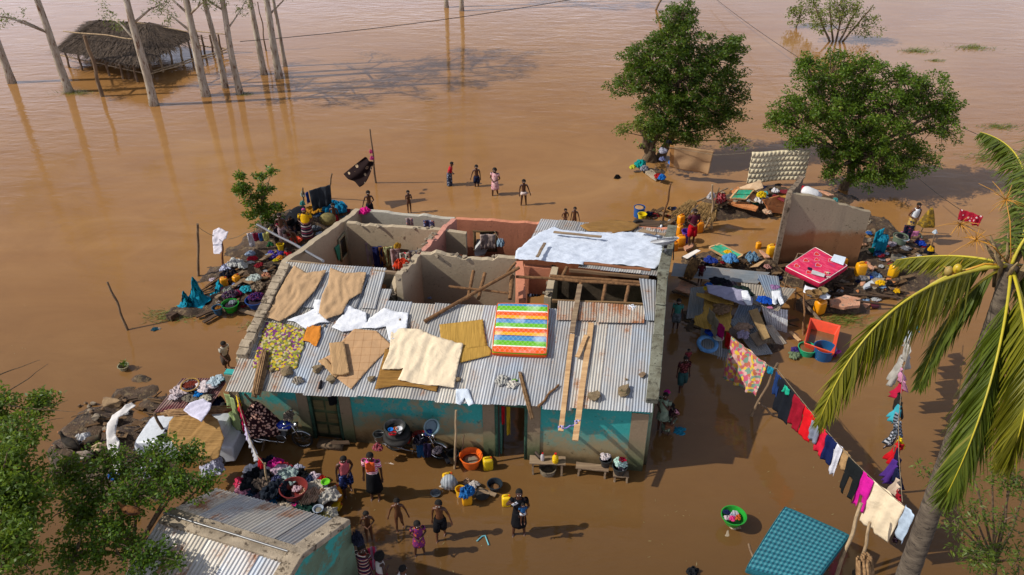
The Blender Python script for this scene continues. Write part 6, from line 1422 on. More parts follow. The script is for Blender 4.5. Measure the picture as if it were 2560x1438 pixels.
can(842, 1252, 'orange yellow water can beside the clothes pile', 0, 1.2, 1.25, 'c87f0a'); can(1266, 1262, 'yellow water can half hidden behind the black dress', 0, .1, .9, 'd8b010')
bucket(1150, 1240, .13, .26, 'd09a10', 'cut open yellow bucket left of the blue towel can', rot=(0, .1, 0)); bucket(1237, 1222, .19, .2, '1c262e', 'dark navy basin on the yard edge', name='basin', cat='basin', fill=DIRTW, fh=.3)
gc = G(1122, 1196, .42); rg = []
for t_ in [i / 6 for i in range(7)]: rg.append([gc + V((math.cos(a) * (.02 + .2 * t_ ** .6) * (1 + .1 * math.sin(a * 9) * t_), math.sin(a) * (.02 + .17 * t_ ** .6) * (1 + .1 * math.sin(a * 9) * t_), .06 - .28 * t_ ** 2.5)) for a in [2 * math.pi * k / 32 for k in range(32)]])
single('fringed_cloth', MB().rings(rg), stripes(((0, '8f9498'), (.5, '6b7278'), (.8, 'a8acb0')), 14, 0, 'Object'), 'grey fringed cloth draped over a yellow water can', 'cloth')
garment(1167, 1232, 19, cloth('1f5f9c', .3), 'bright blue towel over a water can', .36, 'towel', 'towel', .9)
slab([(1097, 1218), (1118, 1206), (1142, 1216), (1150, 1226), (1120, 1226)], gz(0), .04, rough_mat('pale_stone', 'a89a88', 'c8baa8', 5), 'pale flat stone under the covered water can', 'stone', 'flat_stone')
vessel('tray', 1205, 1238, .18, .03, '2c2826', 'dark round tray lying by the blue towel', 'tray', .05, .9); vessel('bowl', 1089, 1236, .12, .06, '4a5058', 'grey bowl floating behind the boy in black shorts', 'bowl', 0)
garment(1186, 1212, 12, cloth('b8b0a8', .3), 'white socks heap behind the blue towel', .12, 'socks', 'socks', .5); garment(1167, 1205, 10, cloth('8a6a50', .3, 'b89a80'), 'brown crumpled rag behind the blue towel', .08, 'rag', 'rag', .5)
plank((1195, 1222), (1240, 1238), .12, .03, 'narrow board between tray and navy basin', WOODG, gz(0), .06)
def bench(a, b_, w_, z, lab, m=WOODG):
    A, B_ = G(*a, z), G(*b_, z); u = (B_ - A).normalized(); sd = u.cross(V((0, 0, 1))).normalized(); o = thing('bench', lab, 'bench', V((A.x, A.y, 0))); beam('seat', A, B_, w_, .04, m, o)
    for t_ in (.1, .9):
        for s_ in (-1, 1): p = A.lerp(B_, t_) + sd * s_ * w_ * .35; beam('leg', p - V((0, 0, .02)), V((p.x, p.y, -.2)) + sd * s_ * .04, .05, .05, m, o)
    beam('brace', A.lerp(B_, .1) - V((0, 0, .2)), A.lerp(B_, .3) - V((0, 0, .03)), .04, .03, m, o)
bench((1324, 1149), (1414, 1153), .30, .42, 'low wooden bench with bottles right of the doorway'); bench((1440, 1163), (1522, 1172), .22, .28, 'long low bench second from the doorway'); bench((1533, 1184), (1572, 1187), .22, .2, 'small stool bench under the clothes bucket at the corner')
def bottle(px, py, z, c, cap, lab, r=.055, h=.26):
    o = thing('bottle', lab, 'bottle', G(px, py, z)); part('body', MB().lathe([(r * .9, 0), (r, .02), (r, h * .6), (r * .45, h * .82), (r * .35, h * .92)], 16), plastic(c, .15), o, local=True, sh=50); part('cap', MB().lathe([(r * .4, h * .9), (r * .4, h)], 12), plastic(cap), o, local=True, sh=40)
bottle(1356, 1150, .44, 'b0a8a8', 'b8101c', 'clear bottle with red cap on the bench'); bottle(1388, 1155, .44, 'd8b010', 'b8201c', 'yellow oil bottle with red cap on the bench', .085, .32)
vessel('woven_basket', 1369, 1180, .22, .18, '', 'round coiled basket stool under the bench', 'basket', 0, .95, mat=rough_mat('coil', '5c5040', '8a7c66', 12, bump=.6))
bucket(1513, 1164, .15, .26, '1f2326', 'dark bucket with white laundry on the long bench', on=.3); garment(1513, 1142, 13, floral('b8b0b0', ['3a3a40', '8a4a4a'], 20), 'white print laundry in the dark bucket', .58, 'laundry', 'laundry', .5)
bucket(1548, 1182, .19, .26, '24282a', 'dark bucket heaped with pale laundry at the corner', on=.22); garment(1550, 1158, 18, cloth('a8c4b8', .1), 'mint white laundry heaped in the corner bucket', .48, 'laundry', 'laundry', .6); garment(1557, 1150, 9, 'b81c3a', 'crimson cloth on the mint laundry', .62, 'cloth', 'cloth', .4); p = G(1546, 1158, .5); hang(p, p + V((.25, 0, 0)), .3, 'd0c8d4', 'white cloth hanging from the corner bucket', 'cloth', nf=2)
stick('prop_pole', G(1137, 1172), G(1140, 1026, 1.95), .032, .028, POLEP, label='tall pole standing before the teal wall under the jeans', bend=.01); stick('hoe_handle', G(1150, 1150, 0), G(1160, 1088, .9), .02, .018, POLEW, label='thin tool handle leaning on the wall', cat='tool')
vessel('cooking_pot', 1133, 1150, .16, .26, '', 'lidded aluminium pot between the red motorcycle and orange tub', 'pot', .1, .95, mat=metal('6b6b6b', .5)); plank((1085, 1098), (1122, 1158), .10, .06, 'black board with a white sticker by the front wheel', cloth('14141a'), gz(.4), 0, 0)
slab([(826, 1106), (872, 1104), (876, 1112), (828, 1114)], gz(.1), .05, WOODD, 'dark board lying at the left doorstep', 'board', 'board')
p = G(818, 985, 2.05); hang(p, p + V((.24, 0, 0)), .4, '0c0c0f', 'black cloth hanging at the top of the left door', 'cloth', nf=1)
p = G(1287, 1018, 2.0) + V((0, .2, 0)); hang(p + V((-.35, 0, 0)), p + V((-.27, 0, 0)), .8, 'a8141c', 'red strip of cloth inside the open doorway', 'cloth', nf=1); hang(p + V((-.22, 0, 0)), p + V((-.12, 0, 0)), 1.2, 'a88a1c', 'yellow strip of cloth inside the open doorway', 'cloth', nf=1)
wire([G(1192, 1353, .02), G(1205, 1341, .02), G(1213, 1339, .02), G(1222, 1363, .02)], .018, 'tangled turquoise rope afloat in front of the boy', cloth('6ba8b0', .2), 'rope', 'rope')
vessel('green_basin', 1831, 1304, .30, .24, '1f8a2a', 'green basin of coloured laundry on a block at lower right', 'basin', .18, .68)
for dx, dy, c, lab in ((-.12, .1, '1a2248', 'navy cloth in the lower right green basin'), (.08, .08, 'b8b4b8', 'white cloth in the lower right green basin'), (-.02, -.08, 'd03a7a', 'pink cloth in the lower right green basin'), (.12, -.04, 'c8602a', 'orange white cloth in the lower right green basin'), (-.15, -.06, 'c0b0b4', 'pale cloth at the near rim of the green basin'), (.02, .0, '9aa4b4', 'grey cloth in the middle of the green basin')):
    q = G(1831, 1290, .38) + V((dx, dy, 0)); a_, b2_ = pix(q); garment(a_, b2_, 9, c, lab, q.z, zh=.5)
rock(1831, 1312, 26, 'broken block carrying the lower right green basin', 0, CONC, None, .35, 'block', 'block', .6); rock(1817, 1338, 17, 'brick just under water near the green basin', -.06, CONC, None, .4, 'brick', 'brick', .5)
# clothes pile between yard and small building
plank((600, 1215), (820, 1290), .9, .5, 'low table of boards beneath the clothes pile', WOODD, gz(.05), 0, 0)
PILE = [(640, 1180, 30, 'c8c8cc', 'white bag at the top left of the pile'), (672, 1158, 22, '0f1626', 'navy cloth knotted at the pole foot'), (690, 1160, 20, 'c8288a', 'magenta cloth high on the pile'), (702, 1176, 22, 'b8a0b0', 'white purple towel under the magenta cloth'), (640, 1200, 38, '14161c', 'black plastic sheet on the left of the pile'),
        (605, 1205, 20, 'b83050', 'pink red bundle at the far left of the pile'), (612, 1222, 26, 'b8788c', 'dusty pink cloth at the left edge of the pile'), (592, 1238, 12, '1a5a5c', 'teal scrap under the dusty pink cloth'), (690, 1225, 34, '1c222c', 'slate grey cloth in the pile middle'), (706, 1184, 16, 'a8b4ac', 'pale green cloth right of the pole'),
        (706, 1172, 20, 'b81428', 'red spotted cloth on the pile'), (723, 1192, 26, '8fa09c', 'greyish green sheet on the pile'), (752, 1188, 20, '0a0a0e', 'black knitted cloth at the pile rear'), (770, 1198, 16, '2a3450', 'navy patterned cloth right of the black one'), (782, 1195, 18, 'c8b8c0', 'white cloth with red dots on the pile'),
        (801, 1200, 14, 'a8201a', 'red glossy bag at the rear right of the pile'), (790, 1215, 22, 'b8ae9c', 'cream sack by the maroon basin'), (700, 1238, 14, '1a4a7a', 'blue scrap left of the maroon basin'), (706, 1240, 20, '0c0c10', 'black white sneaker like bundle'), (775, 1240, 34, 'b89a80', 'beige sack with brown stripes right of the basin'),
        (815, 1240, 34, 'b0aaa0', 'pale grey sack at the right end of the pile'), (805, 1222, 14, 'c0c0d8', 'white cloth folded on the grey sack'), (808, 1236, 12, '8f86b0', 'lilac cloth under the folded white one'), (655, 1245, 24, '5c4a58', 'mauve cloth low in the pile'), (625, 1240, 22, '1a3048', 'deep blue cloth at lower left of the pile'),
        (682, 1255, 18, '1a6a98', 'blue cloth near the roof edge'), (725, 1245, 18, '14141a', 'dark striped cap like bundle near the roof edge'), (722, 1255, 16, '3a3f4a', 'slate cloth below the maroon basin'), (738, 1258, 12, 'c8287a', 'pink small cloth below the maroon basin'), (752, 1250, 14, '8a8a90', 'grey cloth under the maroon basin rim'),
        (765, 1272, 26, '14342c', 'bottle green cloth at the near edge of the pile'), (710, 1262, 20, 'b8a894', 'cream cloth at the near edge of the pile'), (760, 1214, 12, 'c8b4ac', 'blush cloth beside the maroon basin'), (672, 1268, 14, '141a26', 'dark hat with red brim at the roof edge'), (825, 1282, 20, 'b8b0a0', 'white rag over the roof corner'), (812, 1292, 16, '8a8048', 'olive yellow cloth at the roof corner'),
        (655, 1212, 22, '6b5c50', 'brown cloth beside the pole in the pile'), (600, 1232, 16, '8a5c68', 'faded rose cloth at the left foot of the pile'), (745, 1172, 14, 'a8a8b8', 'pale lilac cloth at the rear of the pile'), (690, 1200, 14, '24305c', 'indigo cloth beneath the red spotted one')]
def pz(px, py): return .42 + .42 * math.exp(-((px - 690) / 90) ** 2 - ((py - 1205) / 42) ** 2)
for i, (x, y, r, c, lab) in enumerate(PILE): garment(x, y, r, cloth(c, .3) if 'spot' not in lab and 'dots' not in lab and 'stripes' not in lab else (floral(c, ['1c1014', 'b8a8a8'], 22) if 'spot' in lab or 'dots' in lab else stripes(((0, c), (.6, '7a4a30')), 9, 0, 'Object')), lab, pz(x, y), 'garment', 'garment', .42)
vessel('maroon_basin', 737, 1236, .34, .26, '6b2420', 'maroon basin on top of the clothes pile', 'basin', .62, .72); garment(742, 1222, 12, 'c0a0a8', 'pink white laundry inside the maroon basin', .70, 'laundry', 'laundry', .4)
vessel('bowl', 814, 1208, .10, .06, '5fb01c', 'lime green bowl at the rear right of the pile', 'bowl', .6); vessel('bowl', 796, 1276, .12, .07, '8f98a4', 'grey bowl by the roof corner', 'bowl', .5, fill=WETW, fh=.3); vessel('washbowl', 652, 1248, .14, .06, '4a4438', 'dark rimmed bowl at the roof edge', 'bowl', .55)
can(822, 1268, 'small yellow water can half under the grey sack', .1, 1.4, .9, 'c8a010', rx=1.3)
stick('line_pole', G(668, 1262, .2), G(662, 1158, 1.3), .03, .028, POLEP, label='pole rising from the clothes pile')
hp = [G(592, 985, 2.0), G(603, 1030, 1.75), G(620, 1085, 1.5), G(640, 1135, 1.35), G(660, 1160, 1.3)]; wire(hp, .012, 'line sloping from the eave to the clothes pile', ROPE, 'rope', 'clothesline')
for i, (k, d_, c, lab) in enumerate(((0.02, .30, 'd8b81c', 'yellow scrap at the top of the sloping line'), (.3, .42, 'a81c28', 'red cloth high on the sloping line'), (.8, .5, 'b0184a', 'crimson cloth on the sloping line'), (1.5, .3, 'c0b8d8', 'lilac triangle on the sloping line'), (2.0, .4, 'b8b8c0', 'long white cloth on the sloping line'), (2.6, .3, 'c4c4c8', 'lower white cloth on the sloping line'), (3.3, .3, 'a81420', 'red cloth at the low end of the sloping line'))):
    a_ = hp[int(k)].lerp(hp[int(k) + 1], k % 1); k2 = min(3.98, k + .45); b2_ = hp[int(k2)].lerp(hp[int(k2) + 1], k2 % 1); hang(a_, b2_, d_, c, lab, nf=2, seed=i, fold=.05)
p = G(560, 980, 1.9); hang(p, p + V((.35, -.3, 0)), 1.3, '8f9f6b', 'pale green sheet hanging at the left end of the eave', 'sheet', nf=2, fold=.05); stick('pole', G(660, 1042, 1.0), G(612, 985, 2.0), .03, .03, POLEW, label='pole leaning in the corner beside the pale green sheet')
# car under the reed mat, red sheet roof and their loads
def car():
    b = G(492, 1120); o = thing('car', 'white car parked on the bank under a reed mat', 'car', b, (0, 0, R(-5)), None, .74); m = plastic('b8bcc0', .25); g_ = plastic('0c1014', .08)
    def sec(x, w_, z0, z1, w2): return [V((x, -w_, z0)), V((x, w_, z0)), V((x, w_, z0 + .3)), V((x, w2, z1)), V((x, w2 * .7, z1 + .03)), V((x, -w2 * .7, z1 + .03)), V((x, -w2, z1)), V((x, -w_, z0 + .3))]
    part('body', MB().rings([sec(-1.95, .70, .3, .72, .6), sec(-1.85, .78, .25, .82, .7), sec(-.95, .82, .22, .95, .74), sec(1.5, .82, .22, .95, .76), sec(1.85, .76, .25, .9, .7)]), m, o, local=True, sh=40, bev=.04)
    part('roof', MB().rings([sec(-.35, .66, .95, 1.40, .58), sec(0, .70, .95, 1.46, .62), sec(1.2, .70, .95, 1.46, .62), sec(1.45, .66, .95, 1.38, .58)]), m, o, local=True, sh=40, bev=.03)
    part('windscreen', MB().rings([sec(-.95, .68, .92, .96, .66), sec(-.36, .63, .94, 1.38, .56)]), g_, o, local=True, sh=40)
    for s_ in (-1, 1): part('side_window', MB().prism([(-.3, .70 * s_, 1.0), (1.25, .705 * s_, 1.0), (1.15, .66 * s_, 1.36), (-.1, .65 * s_, 1.36)], .02, V((0, s_, 0))), g_, o, local=True, smooth=False)
    for x in (-1.3, 1.2):
        for s_ in (-1, 1):
            w_ = part('wheel', MB().lathe([(.2, -.09), (.3, -.08), (.31, 0), (.3, .08), (.2, .09)], 24), RUBBER, o, local=True, sh=40); w_.location = (x, .74 * s_, .3); w_.rotation_euler = (R(90), 0, 0); part('hubcap', MB().lathe([(.18, -.1), (.18, .1)], 16), STEEL, w_, local=True, sh=40)
    for s_ in (-1, 1): part('headlight', MB().box((-1.93, .5 * s_, .62), (.06, .26, .14)), plastic('c8ccd0', .1), o, local=True, bev=.02)
    part('bumper', MB().box((-1.97, 0, .4), (.1, 1.5, .16)), plastic('2a2c2e'), o, local=True, bev=.03)
car()
drape([(455, 1030), (500, 1028), (545, 1052), (562, 1100), (548, 1150), (505, 1172), (455, 1140), (420, 1095), (425, 1060)], gz(1.52), reed('7a5a30', 'b08a54', 1, 40), 'big round reed mat spread over the car roof', 'mat', 'reed_mat', .05, 2, .9, off=.04)
bundle(G(415, 1034, 1.62), G(568, 1024, 1.62), .13, RB, 'reed bundle lying along the top of the car', seed=9); drape([(490, 1005), (508, 1000), (530, 1012), (526, 1030), (505, 1058), (480, 1045), (460, 1030), (475, 1012)], gz(1.85), cloth('c4c0d0', .12), 'white lilac cloth over the mat edge', 'cloth', 'cloth', .06, 4, .5, off=.0, seed=3)
garment(530, 1172, 30, cloth('b0b0c0', .2), 'white sack below the car mat', .5, 'sack', 'sack', .7); rs_ = thing('zinc_canopy', 'dark red corrugated roof sheet panel on posts at the left gable', 'roof', G(470, 1020))
q = [G(385, 1031, 1.35), G(522, 1022, 1.35), G(573, 945, 1.75), G(455, 946, 1.75)]; part('sheet', corr(*q, rows=4, warp=.01), tin('5c1a20', '3a1414', .3), rs_)
for a in q: stick('post', V((a.x, a.y, -.2)) + (q[0].lerp(q[2], .5) - a) * .08 * V((1, 1, 0)), a - V((0, 0, .03)), .04, .04, POLEW, rs_)
def rd(px, py): return G(px, py, 1.35 + (1026 - py) / 80 * .4 + .03)
for x, y, r, c, lab in ((450, 978, 22, 'b8a8a8', 'whitish heap left on the red roof'), (480, 972, 16, '4a4048', 'grey brown cloth on the red roof'), (498, 983, 13, '0f6ab0', 'bright blue cloth on the red roof'), (515, 966, 24, 'c4b8b8', 'pale pink white cloth on the red roof'), (540, 952, 20, 'a8b8c0', 'white blue cloth highest on the red roof'), (478, 995, 22, '6b6458', 'grey cloth at the lower edge of the red roof'), (512, 994, 18, 'b0a894', 'cream cloth at the lower right of the red roof'), (440, 992, 16, 'c0b4b8', 'pale cloth at the lower left of the red roof')):
    q1_ = rd(x, y); garment(x, y, r, cloth(c, .2), lab, q1_.z, zh=.3)
ring(475, 962, rd(475, 962).z + .05, .24, .02, RBL, 'round winnowing basket rim on the red roof', 'basket', 'basket', (.1, 0, 0)); garment(475, 962, 18, '6b2a1c', 'red brown contents of the round basket', rd(475, 962).z, 'heap', 'heap', .15)
garment(545, 1010, 17, '0c1430', 'dark blue bundle under the red roof edge', 1.0, 'bundle', 'bundle', 1.2)
drape([(330, 1010), (341, 1016), (318, 1040), (300, 1052), (292, 1075), (290, 1090), (300, 1105), (300, 1150), (304, 1180), (296, 1195), (286, 1180), (276, 1150), (268, 1100), (270, 1065), (282, 1042), (310, 1022)], gz(.95), cloth('c4c0bc', .1), 'long white scalloped cloth hung over the thorn bushes', 'cloth', 'lace_cloth', .09, 3, 1.2, off=.0, edge=.03)
garment(289, 1190, 16, '1458a8', 'blue cloth below the long white scalloped cloth', .7, 'cloth', 'cloth', .6); garment(372, 1175, 26, 'b8b8c4', 'white heap half hidden in the green bush', .6, 'heap', 'heap', .5); garment(520, 1190, 18, 'b4b4bc', 'white sack corner beside the bush', .5, 'sack', 'sack', .6)
garment(207, 1100, 22, cloth('c8c8c8', .1), 'white sack on the duck mound', 'g', 'sack', 'sack', .6)
rock(280, 1014, 34, 'big flat topped boulder on the lower left mud bank', 'g', rough_mat('sandstone', '7a6248', 'a58a66', 3, bump=.5), None, .5, 'boulder', 'boulder', .8, up=-.02)
def duck(px, py, lab, c, rz, z='g', s=1.0):
    o = thing('duck', lab, 'duck', up_at(px, py, z), (0, 0, rz), None, s); m = patches(c, 9, soft=True)
    mb = MB().tube([(-.22, 0, .10), (-.15, 0, .10), (-.05, 0, .11), (.08, 0, .12), (.15, 0, .15), (.18, 0, .20), (.19, 0, .25), (.22, 0, .275), (.25, 0, .265)], [.012, .06, .095, .09, .06, .035, .028, .034, .018], 12); part('body', mb, m, o, local=True)
    part('beak', MB().tube([(.25, 0, .265), (.29, 0, .255), (.305, 0, .252)], [.014, .016, .006], 8, sq=.5), plastic('b86a28'), o, local=True)
    for s_ in (-1, 1): part('wing', MB().tube([(.08, .06 * s_, .14), (-.05, .095 * s_, .13), (-.2, .05 * s_, .13)], [.03, .05, .01], 8, sq=.4), patches(c[::-1], 7), o, local=True); part('leg', MB().tube([(0, .04 * s_, .06), (.01, .04 * s_, .005), (.05, .04 * s_, .002)], [.008, .008, .012], 6), plastic('b86a28'), o, local=True); vs_, fs_ = uvs((.232, .026 * s_, .285), .006, 6); part('eye', MB().add(vs_, fs_), PUP, o, local=True)
DK = ['1f1a16', '4a3a2a', '7a6a54']; duck(180, 1120, 'dark duck leftmost, beside the white sack', ['14120f', '2a241c', '4a4034'], 2.6, s=1.5); duck(170, 1146, 'brown duck with raised head in front of the white sack', DK, 2.8, s=1.4); duck(208, 1150, 'pale breasted duck right of the raised head one', ['3a2c22', '8a7a6a', 'b0a494'], 3.3, s=1.4); duck(232, 1112, 'duck with green sheen beside the cloth knot', ['2a3a2c', '4a3a2a', '1a1a14'], .4, s=1.4); duck(255, 1128, 'small tan duck nearest the long white cloth', ['8a7050', '4a3a2c', 'b09a7a'], .2, s=1.2)
duck(330, 1286, 'brown hen perched in the bush above the roof', ['3a2010', '6b4420', '2a150a'], 2.9, 3.6, 1.0)
vessel('plant_pot', 312, 926, .16, .2, '8f8a70', 'drifting woven pot with a green sprout', 'pot', -.05, .7, mat=rough_mat('woven', '7a7458', 'a8a080', 20)); mb = MB(); rn = random.Random(1); leaves(mb, G(310, 908, .25), (.08, .08, .1), 60, .09, rn); single('sprout', mb, LBR, 'green sprout growing in the drifting woven pot', 'plant', smooth=False)
garment(388, 824, 9, '1a4a5c', 'teal and orange scrap afloat beside the leaning pole', 0, 'scrap', 'scrap', .4); garment(397, 823, 5, 'b0a8a0', 'pale float scrap beside the teal one', 0, 'scrap', 'scrap', .4)
# ---------------------------------------------------------------- collapsed shack and wreckage on the right
def sheet(A, B_, Cc, Dd, z, mat, label, cat='zinc sheet', name='zinc_sheet', seed=0, warp=.02):
    P = [G(x, y, zz) for (x, y), zz in zip((A, B_, Cc, Dd), z)]; mb = corr(*P, rows=5, warp=warp, seed=seed); return single(name, mb, mat, label, cat, 'loose zinc sheets of the collapsed shack')
TG, TB, TW, TR = tin('8f979c', '6b4a34', .25), tin('8a9aac', '6b4a34', .15), tin('c4c8cc', '7a3a4a', .25), tin('a89c88', '7a4a2a', .5)
sheet((1678, 690), (1684, 657), (1925, 682), (1893, 710), (.55, .62, .5, .45), TG, 'long pale sheets lying end to end beside the right gable', seed=1)
sheet((1862, 752), (1945, 779), (1990, 722), (1853, 708), (.9, .85, 1.0, 1.1), TR, 'tan rusty sheet forming the shack roof under the white trousers', seed=2)
sheet((1925, 762), (1958, 758), (1946, 690), (1893, 686), (1.0, .98, 1.15, 1.18), TB, 'bluish sheet lapped over the tan shack roof', seed=3)
sheet((1918, 818), (1968, 832), (1970, 775), (1903, 767), (.05, .05, .75, .8), TW, 'white and maroon painted sheet standing below the shack roof', seed=4)
sheet((1715, 797), (1757, 793), (1762, 716), (1727, 720), (.15, .2, .85, .8), TG, 'steep grey sheet at the left side of the shack', seed=5)
sheet((1888, 890), (1932, 885), (1872, 790), (1820, 800), (.02, .05, .6, .6), TG, 'grey sheet sliding into the water below the brown crumple', seed=6)
sheet((1750, 877), (1804, 893), (1806, 840), (1752, 820), (.02, .02, .5, .5), TG, 'sheet under the looped jeans', seed=7)
sheet((1945, 866), (1967, 858), (1930, 812), (1910, 815), (.02, .02, .4, .4), TR, 'narrow sheet strip dipping into the water at the right', seed=8)
sheet((1790, 905), (1905, 925), (1880, 885), (1800, 870), (-.02, .0, .06, .04), TB, 'sheet barely above the water behind the yellow print cloth', seed=9)
sheet((1830, 800), (1880, 830), (1905, 765), (1850, 755), (.5, .45, .8, .85), TB, 'dark blue grey sheet in the middle of the shack', seed=10)
slab([(1685, 725), (1705, 705), (1730, 712), (1725, 738)], gz(.1), .05, PINKB, 'pink wall slab between gable and shack', off=.1)
plank((1697, 693), (1745, 713), .09, .05, 'dark plank across the gap beside the small child', WOODD, gz(.3), 0, 0); plank((1680, 728), (1722, 742), .08, .05, 'plank in the gap below the small child', WOODD, gz(.15), 0, 0)
drape([(1740, 738), (1785, 744), (1830, 758), (1833, 768), (1790, 764), (1740, 746)], gz(.85), REED3, 'top fold of the reed mat on the shack', 'mat', 'reed_mat', .02, 2, 0, off=.12)
drape([(1760, 752), (1830, 770), (1828, 800), (1822, 832), (1775, 830), (1733, 818), (1736, 795), (1756, 790)], gz(.7), REED3, 'tattered golden reed mat on the shack', 'mat', 'reed_mat', .03, 3, .2, off=.08, seed=3, edge=.08)
slab([(1870, 778), (1893, 771), (1925, 845), (1906, 852)], gz(.75), .03, rough_mat('cardboard', '8a6d48', 'b0905f', 3), 'brown cardboard strip on the shack', 'cardboard', 'panel', tiltz=[.85, .88, .5, .5]); slab([(1872, 838), (1893, 828), (1918, 858), (1892, 866)], gz(.45), .03, rough_mat('bark_board', '5c4f42', '7c6c58', 3), 'grey bark board under the cardboard strip', 'board', 'board', tiltz=[.6, .6, .3, .3])
SHC = [(1788, 702, 16, '0d101c', 'black cloth at the left of the shack clothes'), (1806, 708, 20, '11141a', 'black trousers in the dark row of clothes'), (1828, 716, 20, '241f2a', 'dark plum cloth in the dark row'), (1850, 727, 22, '16261f', 'dark green cloth in the dark row'), (1868, 736, 16, '182620', 'bottle green cloth at the right of the dark row'), (1768, 722, 9, 'c8a818', 'yellow print cloth end on the shack'), (1800, 718, 10, '4a8a1c', 'green cloth under the dark row'), (1772, 712, 9, '1a5aa8', 'blue edge of cloth on the shack'),
       (1908, 750, 16, '0f48a8', 'cobalt blue garment on the tan sheet'), (1922, 754, 13, '0f4aa8', 'cobalt sleeve beside the cobalt garment'), (1936, 719, 13, '8f6a94', 'lilac dotted garment on the bluish sheet'), (1904, 701, 10, '4a5a7a', 'blue white cloth at the top of the bluish sheet'), (1922, 697, 14, 'c0bcc4', 'white garment at the top of the bluish sheet'), (1840, 738, 13, '8a6a44', 'brown straw like rag on the lavender sheet'), (1802, 773, 22, '7a6048', 'brown crumpled cloth on the reed mat'), (1858, 820, 22, '9a7f6a', 'beige crumpled cloth on the grey sheets'), (1858, 838, 18, '9a8fa4', 'lilac cloth under the beige crumple'), (1925, 768, 7, 'c87a9a', 'pink bit at the edge of the tan sheet'), (1777, 832, 16, '0f3a9a', 'blue plastic sheet under the grey towel')]
for x, y, r, c, lab in SHC: garment(x, y, r, cloth(c, .3), lab, 1.05 if y < 760 else (.9 if y < 800 else .6), 'garment', 'garment', .35)
drape([(1765, 715), (1800, 718), (1860, 730), (1882, 750), (1880, 767), (1858, 767), (1810, 750), (1770, 735)], gz(1.12), cloth('8f8ca0', .1), 'lavender bedsheet laid on the shack', 'sheet', 'bedsheet', .04, 4, .3); drape([(1852, 732), (1868, 731), (1876, 750), (1880, 767), (1868, 768), (1856, 752)], gz(1.2), WHT, 'white garment at the right end of the lavender sheet', 'garment', 'garment', .05, 6, 1.3)
drape([(1928, 732), (1950, 730), (1954, 745), (1959, 762), (1950, 766), (1942, 748), (1938, 766), (1930, 762)], gz(1.12), WHT, 'white trousers on the bluish sheet', 'trousers', 'trousers', .04, 7, 1.4)
ring(1769, 860, .35, .28, .07, cloth('5c8ab8', .3), 'light blue jeans looped on a low sheet', 'jeans', 'jeans', (.3, 0, 0)); vessel('tray', 1796, 846, .16, .03, 'b8b4a0', 'pale square tray under the grey towel', 'tray', .5, .9)
a_, b2_ = G(1774, 768, 1.3), G(1797, 804, 1.3); hang(a_, b2_, .75, cloth('8a8070', .2), 'grey brown towel hanging from the shack line', 'towel', nf=2); a_, b2_ = G(1798, 804, 1.3), G(1812, 820, 1.3); hang(a_, b2_, .5, 'a01464', 'magenta cloth hanging from the shack line', nf=1); a_, b2_ = G(1818, 828, 1.3), G(1827, 840, 1.3); hang(a_, b2_, .55, 'a01218', 'red cloth at the start of the print sheet', nf=1)
a_ = G(1829, 841, 1.85); b2_ = G(1918, 912, 1.9); hang(a_, b2_, 1.45, floral('b87a80', ['c8a83a', 'b0506a', '6b8a7a', 'c09a90', 'a8604a'], 9, 'UV', .8), 'pink and yellow print sheet hanging from the shack to a pole', 'sheet', nf=3, dropb=1.15, fold=.05, wind=V((-.1, -.1, 0))); hang(G(1921, 914, 1.9), G(1934, 923, 1.9), .25, '1a7a94', 'small teal cloth at the pole top', nf=1)
stick('line_pole', G(1877, 1043, -.05), G(1944, 908, 1.95), .045, .035, POLEW, label='slanting clothesline pole in the water'); stick('brace_pole', G(1936, 1042, -.05), G(1898, 1008, .7), .035, .03, POLEW, label='short brace of the slanting clothesline pole')
L1 = lambda x, y: G(x, y, 1.9)
wire([L1(1829, 841), L1(1918, 912), L1(1944, 922)], .01, 'clothesline from shack to slanting pole', ROPE, 'rope', 'clothesline', .02); wire([L1(1942, 922), L1(2040, 1045), L1(2120, 1138), L1(2200, 1215), L1(2264, 1268)], .01, 'clothesline from slanting pole to the palm', ROPE, 'rope', 'clothesline', .01)
for (x0, y0, x1_, y1_, d_, c, lab, shp) in ((1940, 928, 1952, 942, .62, '1c3464', 'blue jeans jacket first on the long line', 'rect'), (1950, 940, 1985, 982, 1.0, '161a22', 'large black jacket on the long line', 'rect'), (1962, 962, 1972, 972, .2, '1fa080', 'green cloth pinned over the black jacket', 'rect'), (1987, 984, 2010, 1012, .85, '8a0f24', 'crimson garment on the long line', 'rect'), (2008, 1010, 2040, 1046, .8, 'c8121c', 'bright red top on the long line', 'shirt'),
      (2030, 1050, 2050, 1068, .5, '7a8090', 'grey striped underwear on the long line', 'rect'), (2048, 1060, 2068, 1084, .7, 'c01a34', 'second red top, next to the navy one', 'rect'), (2068, 1084, 2092, 1106, .7, '101c48', 'navy shirt on the long line', 'rect'), (2090, 1106, 2106, 1118, .85, 'c4c4cc', 'white shirt on the long line', 'rect'), (2108, 1120, 2124, 1138, .5, 'a08058', 'tan shorts on the long line', 'shorts'),
      (2122, 1140, 2156, 1176, .95, '14181a', 'black trousers with spread legs on the long line', 'pants'), (2158, 1178, 2182, 1202, .95, 'c0188a', 'magenta trousers on the long line', 'pants')):
    hang(L1(x0, y0), L1(x1_ + 2, y1_ + 3), d_ * 1.18, cloth(c, .15), lab, 'garment', shape=shp, nf=1.5, fold=.03, seed=x0)
hang(L1(2184, 1198), L1(2262, 1267), 1.45, CREAM, 'large cream blanket hanging at the palm', 'blanket', 'blanket', nf=2, fold=.03, dropb=1.35, skew=-.02, ragged=.04)
